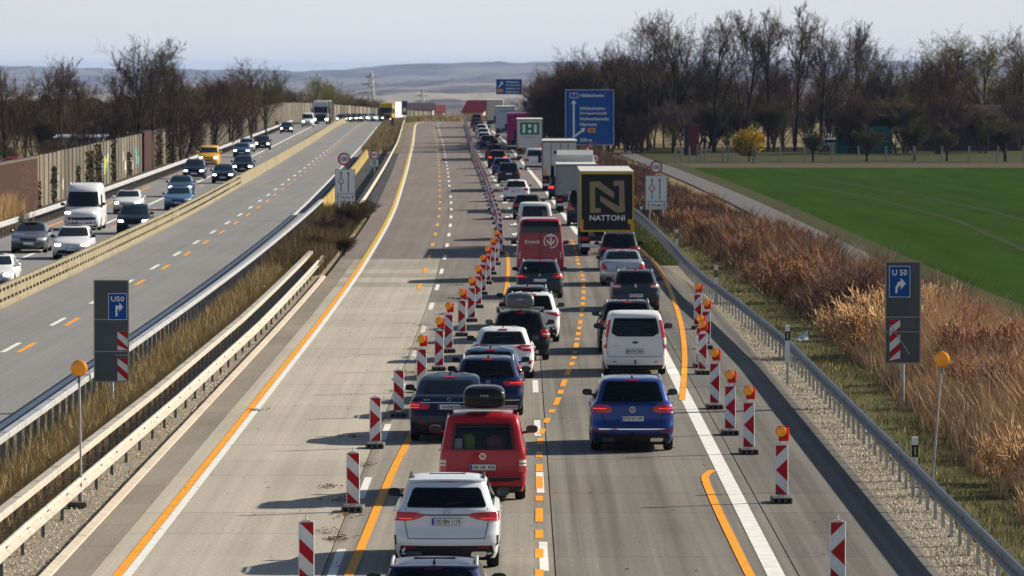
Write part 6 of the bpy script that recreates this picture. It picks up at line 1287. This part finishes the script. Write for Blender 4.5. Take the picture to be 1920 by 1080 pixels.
T_ = dict(a=proto(1, 16, M['bark'], M['twig'], trunk=.24, fork=.25), b=proto(2, 16, M['bark'], M['twig'], trunk=.22, fork=.35, spread=.26, up=.7), c=proto(3, 15, M['bark'], M['twig'], trunk=.2, fork=.2, spread=.3, up=.9), d=proto(4, 15, M['bark'], M['twig_g'], trunk=.22, fork=.22, spread=.36), e=proto(5, 13, M['bark'], M['twig_y'], trunk=.24, fork=.22, spread=.42, up=.35, droop=.25), f=proto(6, 12, M['bark'], M['twig_r'], trunk=.17, fork=.12, spread=.34, up=.7, stems=2),
    g=proto(8, 9, M['bark'], M['twig'], trunk=.13, fork=.08, spread=.36, up=.8, stems=2), h=proto(9, 8, M['bark'], M['twig_g'], trunk=.11, fork=.06, spread=.42, up=.7, stems=3), o=proto(10, 4.5, M['bark'], M['willow'], trunk=.16, fork=.28, spread=.5, up=.4), p=proto(11, 17, M['bark'], M['twig'], trunk=.2, fork=.45, spread=.2, up=.9))
T_['w'] = proto(14, 8, M['bark'], mat('twig_ochre', (.20, .125, .05), .95, spec=.05), trunk=.11, fork=.06, spread=.42, up=.7, stems=3)
TN = [0]
def tree(px, d, kind, h, label, group, name='bare_tree', wide=1.0, z=None, x=None):
    tm, cm, H = T_[kind]; s = h / H; xx, yy, _ = at_d(px, d); 
    if x is not None: xx = x
    rt = thing(name, (xx, yy, gzf(d) - .1 if z is None else z), random.uniform(0, 6.28), label, 'tree' if name != 'shrub' else 'shrub', group); rt.scale = (s * wide, s * wide, s)
    link('trunk', tm, rt); link('crown', cm, rt); return rt
GW = 'bare trees of the wood behind the field'; GLT = 'bare trees behind the noise wall'
# right-hand wood, front row with its own outline, then filler rows behind
for px, d, k, h, w_, lb in ((1045, 640, 'f', 9.5, 1.0, 'low bushy brown tree at the left tip of the wood behind the blue sign'), (1095, 640, 'a', 12.3, .8, 'bare tree with ragged twin top rising behind the blue sign'), (1160, 630, 'a', 12.6, .8, 'dark bare tree between the blue sign and the tall clump'), (1215, 610, 'b', 15.6, .9, 'tall bare tree leading the first high clump'), (1262, 605, 'a', 15.8, .95, 'broad tall bare tree right of the clump leader'), (1340, 600, 'b', 15.6, .9, 'tall narrow bare tree over the red-brown hut'), (1392, 605, 'c', 16.2, 1.0, 'tall fan-shaped bare tree above the yellow bush'), (1440, 610, 'p', 16.0, 1.0, 'slim bare tree just right of the fan-shaped one'), (1490, 605, 'p', 16.6, 1.1, 'slim bare tree, tallest right of the yellow bush'), (1540, 600, 'a', 15.2, .9, 'bare tree left of the dark dense crowns'), (1600, 615, 'c', 15.0, 1.0, 'bare tree with upright limbs above the white parked car'), (1665, 610, 'd', 12.0, 1.0, 'olive-tinged tree above the teal shelter'), (1730, 615, 'f', 11.8, 1.0, 'reddish bare tree left of the barn roof'), (1785, 640, 'e', 14.4, 1.0, 'yellow-green budding tree above the barn'), (1850, 640, 'e', 14.6, 1.1, 'broad budding tree at the right above the barn'), (1910, 635, 'd', 14.5, 1.0, 'olive tree at the right picture edge')):
    tree(px, d, k, h, lb, GW, wide=w_)
fill = random.Random(3)
for i in range(34):
    px = 1012 + 190 * (i + fill.random()) / 34; d = fill.uniform(600, 690); top = float(np.interp(px, [1010, 1030, 1060, 1120, 1200], [7.5, 9.2, 10.2, 11.2, 12.5])); tree(px, d, fill.choice('fgaf'), top * fill.uniform(.75, 1.0), 'brown bare tree in the dense tip of the wood behind the blue sign', 'dense left tip of the wood', wide=fill.uniform(1.0, 1.3))
for i in range(46):
    px = 1020 + 920 * (i + fill.random()) / 46; d = fill.uniform(620, 720); k = fill.choice('abcffgdh'); top = float(np.interp(px, [1020, 1100, 1200, 1500, 1640, 1700, 1920], [9, 10.5, 12.5, 13.5, 12.5, 11.0, 12.5])); tree(px, d, k, top * fill.uniform(.5, .85), 'dark bare tree in the mass of the wood behind the field', 'mass of bare trees in the right wood', wide=fill.uniform(.9, 1.3))
for i in range(28):
    px = 1005 + 920 * (i + fill.random()) / 28; d = fill.uniform(585, 640) if px > 1180 else fill.uniform(600, 700); tree(px, d, fill.choice('ghgf'), fill.uniform(4.2, 7.5), 'brown undergrowth shrub at the foot of the wood', 'undergrowth shrubs of the right wood', 'shrub', fill.uniform(1.0, 1.6))
# roadside shrubs between blue sign and thicket
for i in range(22):
    px = 1010 + 190 * (i + fill.random()) / 22; d = fill.uniform(570, 760) ; tree(px, d, fill.choice('ghf'), fill.uniform(3.5, 6.5), 'dense brown roadside shrub by the blue sign', 'roadside shrubs by the blue sign', 'shrub', fill.uniform(1.0, 1.5), x=max((px - VPX) * d / F, 11.5 + off(d)))
for i in range(16):
    d = 780 + 24 * i; tree(0, d, fill.choice('ghfd'), fill.uniform(5, 9), 'far roadside tree beyond the blue sign near the crest', 'far roadside trees on the right', 'bare_tree', 1.2, x=11 + off(d) + fill.uniform(0, 8))
# orchard
for px, d, h, lb in ((1525, 540, 3.6, 'pruned orchard tree before the white parked car'), (1625, 538, 3.9, 'round leaning orchard tree before the teal shelter'), (1715, 545, 4.6, 'orchard tree at the left end of the barn'), (1775, 542, 3.8, 'orchard tree before the middle of the barn'), (1885, 538, 4.8, 'wide dark orchard tree at the right end of the barn')): tree(px, d, 'o', h, lb, 'orchard trees', 'orchard_tree', 1.25)
# yellow forsythia: shoots covered in blossom
rg = np.random.default_rng(5); A, Bp, V_, F_ = [], [], [], []
for i in range(260):
    a = rg.uniform(0, 6.28); t = rg.uniform(0, 1) ** .6; e = np.array([np.cos(a) * 1.75 * t, np.sin(a) * 1.6 * t, rg.uniform(.9, 2.9) * (1.1 - .35 * t) + .5]); b0 = np.array([e[0] * .35, e[1] * .35, .5]); A.append(b0); Bp.append(e)
    for k in range(26):
        f = rg.uniform(.25, 1); p = b0 + (e - b0) * f + rg.normal(0, .07, 3); n = len(V_); u = rg.normal(0, 1, 3); u /= np.linalg.norm(u); v = rg.normal(0, 1, 3); v -= u * (u @ v); v /= np.linalg.norm(v); s_ = rg.uniform(.05, .10); V_ += [p + u * s_, p + v * s_, p - u * s_, p - v * s_]; F_.append((n, n + 1, n + 2, n + 3))
fo_ = thing('forsythia', at_d(1404, 538), 0, 'bright yellow flowering bush at the orchard fence', 'bush'); Vt, Ft = tubes_np(np.array(A), np.array(Bp), np.full(len(A), .015), np.full(len(A), .006)); link('branches', fast_mesh('branches', Vt, Ft, [M['twig_g']]), fo_); link('blossom', fast_mesh('blossom', np.array(V_), np.array(F_), [M['bloom']]), fo_); MB().tube([(0, 0, -.1), (.05, 0, .8)], [.09, .05], 6).obj('trunk', M['bark'], fo_)
# left-hand trees behind the noise wall
for px, d, k, h, w_, lb in ((18, 430, 'c', 9.6, 1.0, 'bare tree at the left picture edge'), (45, 455, 'a', 8.6, 1.0, 'bare tree second from the left edge'), (118, 440, 'c', 10.4, 1.05, 'fan-shaped bare tree left of the tallest tree'), (160, 470, 'b', 9.0, 1.0, 'bare tree behind the fan-shaped one on the left'), (200, 480, 'g', 7.6, 1.0, 'small bare tree below the tallest left tree'), (255, 480, 'a', 12.2, .8, 'tallest bare tree on the left'), (285, 495, 'b', 12.0, .9, 'tall bare tree joined to the tallest one'), (325, 500, 'c', 10.4, .9, 'bare tree at the right of the tall left clump'), (232, 500, 'p', 10.0, 1.1, 'slim bare tree left in the tall clump'), (348, 530, 'g', 8.0, 1.1, 'low bare tree right of the tall clump'), (400, 600, 'f', 9.4, 1.1, 'dark reddish round tree above the brick pier'), (432, 620, 'f', 8.4, 1.1, 'second dark reddish tree above the noise wall'), (470, 680, 'd', 10.8, 1.0, 'olive tree rising behind the reddish trees'), (500, 720, 'd', 9.8, 1.0, 'olive tree right of the rising olive tree'), (592, 1045, 'e', 10.2, 1.0, 'yellow-green budding tree above the white-cabbed lorry'), (617, 1060, 'e', 9.6, 1.0, 'second budding tree right above the lorry')): tree(px, d, k, h, lb, GLT, wide=w_)
for i in range(70):
    d = 420 + 690 * ((i + fill.random()) / 70) ** .9; x = -33.5 + off(d) - fill.uniform(0, 14); tree(0, d, fill.choice('ggff' if d < 640 else 'hgdf'), (fill.uniform(3.4, 4.6) if d < 540 else fill.uniform(4.2, 7.0)) if d < 640 else fill.uniform(4, 6.6), 'brown shrub along the back of the noise wall', 'shrubs behind the noise wall', 'shrub', fill.uniform(1.0, 1.5), x=x)
for i in range(46):
    d = 700 + 400 * (i + fill.random()) / 46; x = -33.5 + off(d) - fill.uniform(0, 10); tree(0, d, fill.choice('hdehw'), fill.uniform(5.5, 8.0) * (1.0 if d < 900 else .95), 'olive and ochre brush tree rising above the far noise wall', 'brush trees above the far noise wall', 'shrub', fill.uniform(1.2, 1.7), x=x)
for i in range(9):
    px = -10 + 360 * (i + fill.random()) / 9; d = fill.uniform(520, 720); tree(px, d, fill.choice('ghf'), fill.uniform(4, 7), 'bare shrub in the gardens behind the left trees', 'garden shrubs behind the left trees', 'shrub', fill.uniform(1.0, 1.5))
# ---- crossing verge plants
def blades(name, label, cat, pts, hgt, wd, mats, lean=.35, kind='stuff', seg=2, mix=None):
    n = len(pts); rg = np.random.default_rng(len(name) + n); P = np.asarray(pts); h = hgt * rg.uniform(.45, 1.15, n) if np.isscalar(hgt) else hgt * rg.uniform(.6, 1.15, n); a = rg.uniform(0, 2 * np.pi, n); l = rg.uniform(.05, lean, n) * h; dx, dy = np.cos(a) * l, np.sin(a) * l; fa = rg.uniform(-.9, .9, n); w2 = (wd * rg.uniform(.6, 1.3, n)) / 2; wx, wy = np.cos(fa) * w2, np.sin(fa) * w2
    V = np.zeros((n, 5, 3)); V[:, 0] = np.stack([P[:, 0] - wx, P[:, 1] - wy, P[:, 2]], 1); V[:, 1] = np.stack([P[:, 0] + wx, P[:, 1] + wy, P[:, 2]], 1); V[:, 2] = np.stack([P[:, 0] + dx * .4 + wx * .8, P[:, 1] + dy * .4 + wy * .8, P[:, 2] + h * .6], 1); V[:, 3] = np.stack([P[:, 0] + dx * .4 - wx * .8, P[:, 1] + dy * .4 - wy * .8, P[:, 2] + h * .6], 1); V[:, 4] = np.stack([P[:, 0] + dx, P[:, 1] + dy, P[:, 2] + h], 1)
    b_ = (np.arange(n) * 5)[:, None]; Fq = np.concatenate([b_ + np.array([[0, 1, 2]]), b_ + np.array([[0, 2, 3]]), b_ + np.array([[3, 2, 4]])], 0); mi = rg.choice(len(mats), n, p=mix) if len(mats) > 1 else np.zeros(n, int); o = link(name, fast_mesh(name, V.reshape(-1, 3), Fq, mats, np.tile(mi, 3))); return tag(o, label, cat, kind=kind)
def scatter(n, xl, xr, d0, d1, z=-.03, power=1.0, clump=0.0, sd=1):
    rg = np.random.default_rng(sd); d = d0 + (d1 - d0) * rg.random(n) ** power; u = rg.random(n); x = np.array([xl(q) + (xr(q) - xl(q)) * t + off(q) for q, t in zip(d, u)])
    if clump:
        k = np.sin(x * 2.1 + 3 * np.sin(d * .35)) * np.sin(d * .9 + 2 * np.sin(x * 1.3)) + rg.normal(0, .5, n) > -clump * 0 - .1; x, d = x[k], d[k]
    return np.stack([x, d, np.full(len(x), z)], 1)
blades('dry_grass', 'tall dry grass filling the median between the guardrails', 'grass', scatter(52000, const(-11.1), const(-9.45), 84, 250, -.03, 1.3, .3, 2), .62, .016, [M['straw'], M['straw2'], M['blade2']], .5, mix=[.55, .33, .12])
blades('dry_grass', 'thin dry grass under the tall-posted left guardrail', 'grass', scatter(9000, const(-12.1), const(-11.1), 100, 330, -.03, 1.2, .3, 3), .3, .014, [M['straw'], M['straw2']], .5)
blades('verge_grass', 'short green grass behind the right guardrail', 'grass', scatter(34000, const(8.35), interp([(80, 10.6), (140, 10.8), (200, 10.6), (280, 9.5), (500, 9)]), 90, 420  , -.03, 1.35, .3, 4), .15, .016, [M['blade'], M['blade2'], M['straw']], .7, mix=[.34, .30, .36])
blades('verge_grass', 'green grass strip between far shoulder and guardrail', 'grass', scatter(16000, interp([(250, 6.5), (300, 6.25), (420, 6.25)]), const(7.6), 250, 420, -.03, 1.2, 0, 5), .22, .022, [M['blade'], M['blade2']], .6)
blades('weeds', 'sparse weeds growing in the right gravel strip', 'weeds', scatter(5000, const(7.45), const(8.4), 90, 250, -.02, 1.2, .5, 6), .09, .014, [M['blade2'], M['blade'], M['straw']], .9, mix=[.4, .25, .35])
blades('weeds', 'sparse weeds in the median gravel strip', 'weeds', scatter(3600, const(-9.7), const(-8.4), 85, 240, -.03, 1.2, .8, 7)[::3], .12, .014, [M['blade2'], M['straw']], .9)
blades('dry_grass', 'dry grass and scrub along the far median to the crest', 'grass', scatter(16000, const(-12.2), const(-8.9), 600, 1010, 0, 1.0, 0, 8) + np.array([0, 0, -.15]), .9, .06, [M['straw'], M['straw2'], M['blade2']], .5)
blades('dry_grass', 'pale dry grass bank beyond the crest', 'grass', np.stack([RNG.uniform(-22, 30, 9000), RNG.uniform(1010, 1150, 9000), np.zeros(9000)], 1) * np.array([1, 1, 0]) + np.array([0, 0, -1.2]), 1.2, .09, [M['straw'], M['straw2']], .5)
# ---- brown thicket on the right bank: clumps of dry shoots
rg = np.random.default_rng(21); SP, SH = [], []
xl = interp([(80, 10.3), (125, 10.2), (160, 10.5), (200, 10.4), (260, 9.6), (330, 8.6), (460, 8.4)]); xr = lambda d: float(np.interp(d, [80, 140, 170, 200, 250, 300, 400, 520], [16.5, 15.8, 15.2, 14.3, 13.6, 13.2, 12.2, 10.8]))
hh = interp([(80, 2.1), (140, 2.1), (200, 2.0), (250, 1.85), (300, 1.5), (400, 1.4), (430, 1.7), (520, 2.3)])
MIXT = {31: [.16, .36, .10, .36, .02], 32: [.20, .12, .28, .12, .28], 33: [.08, .03, .40, .04, .45]}
def thicket(d0, d1, nclump, per, wd, seed, label):
    rg = np.random.default_rng(seed); A = []; H = []
    for i in range(nclump):
        d = rg.uniform(d0, d1); u = rg.random(); x = xl(d) + (xr(d) - xl(d)) * u + off(d); ch = hh(d) * rg.uniform(.45, 1.05) * (.35 + .65 * min(1, u * 3)) * (.82 + .25 * math.sin(d * .31 + 2 * math.sin(x * 1.1)) * math.sin(d * .13 + x)); n = per
        a = rg.uniform(0, 6.28, n); r_ = .5 * np.sqrt(rg.random(n)); A.append(np.stack([x + r_ * np.cos(a), d + r_ * np.sin(a) * 1.3, np.full(n, -.05)], 1)); H.append(np.full(n, ch))
    return blades('dry_thicket', label, 'thicket', np.concatenate(A), np.concatenate(H), wd, [M['stem1'], M['stem2'], M['stem3'], M['stem4'], M['stem5']], .75, mix=MIXT.get(seed))
thicket(96, 180, 1500, 75, .012, 31, 'nearest russet thicket of dry shoots, sunlight put into their colour, on the right bank')
thicket(178, 300, 1500, 60, .018, 32, 'middle brown thicket below the farm path')
thicket(298, 520, 1700, 36, .030, 33, 'far brown thicket behind the right lane board')
# single shrubs breaking the outline of the thicket
T_['t'] = proto(51, 2.2, M['stem3'], M['stem1'], trunk=.02, fork=.05, spread=.5, up=.9, stems=4, levels=3); T_['v'] = proto(53, 2.2, M['stem3'], M['stem5'], trunk=.02, fork=.05, spread=.5, up=.9, stems=4, levels=3); T_['u'] = proto(52, 2.2, M['stem3'], M['stem4'], trunk=.02, fork=.05, spread=.55, up=.7, stems=5, levels=3)
for i in range(90):
    d = 100 + 330 * ((i + fill.random()) / 90) ** 1.2; x = xl(d) + (xr(d) - xl(d)) * fill.random() * .95 + off(d); (abs(d - 140) > 9 or x > 11.5) and tree(0, d, fill.choice('ttu' if d < 190 else 'tvv'), hh(d) * fill.uniform(.55, 1.15), 'leafless shrub standing in the brown thicket of the right bank', 'leafless shrubs in the right thicket', 'shrub', fill.uniform(1.0, 1.5), x=x)
# low bushes of the median by the left lane board
for i, (px, d, h) in enumerate(((622, 285, 1.7), (650, 300, 2.0), (668, 312, 1.6), (640, 262, 1.2), (690, 330, 1.4), (600, 262, 1.3))): tree(px, d, 'gh'[i % 2], h, ['bush left below the median lane board', 'bush right below the median lane board', 'low bush behind the median lane board', 'small front bush of the median', 'bush at the end of the median planting', 'leftmost bush of the median planting'][i], 'bushes in the median by the lane board', 'shrub', 1.5)
blades('median_scrub', 'brown scrub around the bushes by the median lane board', 'scrub', scatter(26000, const(-11.0), const(-8.5), 238, 336, -.03, 1.0, 0, 11), .85, .022, [M['straw2'], M['stem3'], M['twig_g'], M['blade2']], .5, mix=[.35, .3, .2, .15])
# tractor tramlines in the field
for k, pts in enumerate(([(1500, 345), (1640, 372), (1790, 412), (1925, 470)], [(1560, 340), (1720, 366), (1860, 396), (1960, 424)], [(1430, 392), (1560, 386), (1700, 389), (1925, 396)])):
    P = [ground(*p, -.055) for p in pts]; tag(MB().grid([[(x - .22, y, z), (x + .22, y, z)] for x, y, z in P]).obj('tramline', mat('tramline_soil', (.026, .036, .014), .95, spec=.05)), kind='structure')
# ivy hanging on the noise wall
rg = np.random.default_rng(44); V_, F_ = [], []
for d0, wd, hgt in ((418, 5, 3.2), (438, 3.5, 3.3), (370, 2.5, 2.4), (395, 2.0, 2.0), (535, 14, 3.4), (590, 24, 3.4), (640, 12, 3.2), (408, 6, 2.8), (460, 4, 2.0), (356, 1.6, 1.6), (510, 8, 3.4), (730, 14, 3.2), (560, 10, 3.3), (780, 16, 3.3), (850, 10, 3.2)):
    for k in range(int(wd * hgt * 55)):
        d = d0 + rg.normal(0, wd * .32); z = rg.uniform(0, hgt) ; x = NW + off(d) + .12 + rg.uniform(0, .16); n = len(V_); s_ = rg.uniform(.06, .14); u = rg.normal(0, 1, 3); u /= np.linalg.norm(u); v = rg.normal(0, 1, 3); v -= u * (u @ v); v /= np.linalg.norm(v); p = np.array([x, d, z]); V_ += [p + u * s_, p + v * s_, p - u * s_, p - v * s_]; F_.append((n, n + 1, n + 2, n + 3))
tag(link('ivy', fast_mesh('ivy', np.array(V_), np.array(F_), [M['ivy'], M['stem3']], rg.integers(0, 2, len(F_)))), 'dark climbing ivy hanging over the noise wall panels', 'ivy', kind='stuff')
x, y, _ = ground(20, 440); blades('wall_bush', 'dry straw-coloured bush at the foot of the brick wall', 'bush', np.stack([RNG.normal(-28.6, .45, 2600), RNG.normal(306, 2.2, 2600), np.zeros(2600)], 1), 1.9, .03, [M['straw'], M['stem2']], .5)
# ================================================================== HAZE
hm = bpy.data.materials.new('haze_air'); hm.use_nodes = True; t = hm.node_tree; t.nodes.clear(); o_ = t.nodes.new('ShaderNodeOutputMaterial'); pv = t.nodes.new('ShaderNodeVolumePrincipled'); pv.inputs['Density'].default_value = .000034; pv.inputs['Color'].default_value = (.40, .60, 1.0, 1); pv.inputs['Anisotropy'].default_value = .0
t.links.new(pv.outputs[0], o_.inputs['Volume'])
tag(MB().box(-70000, 70000, -90, 25600, -75, 41).obj('haze', hm), 'thin blue haze over the valley', 'haze', kind='stuff')
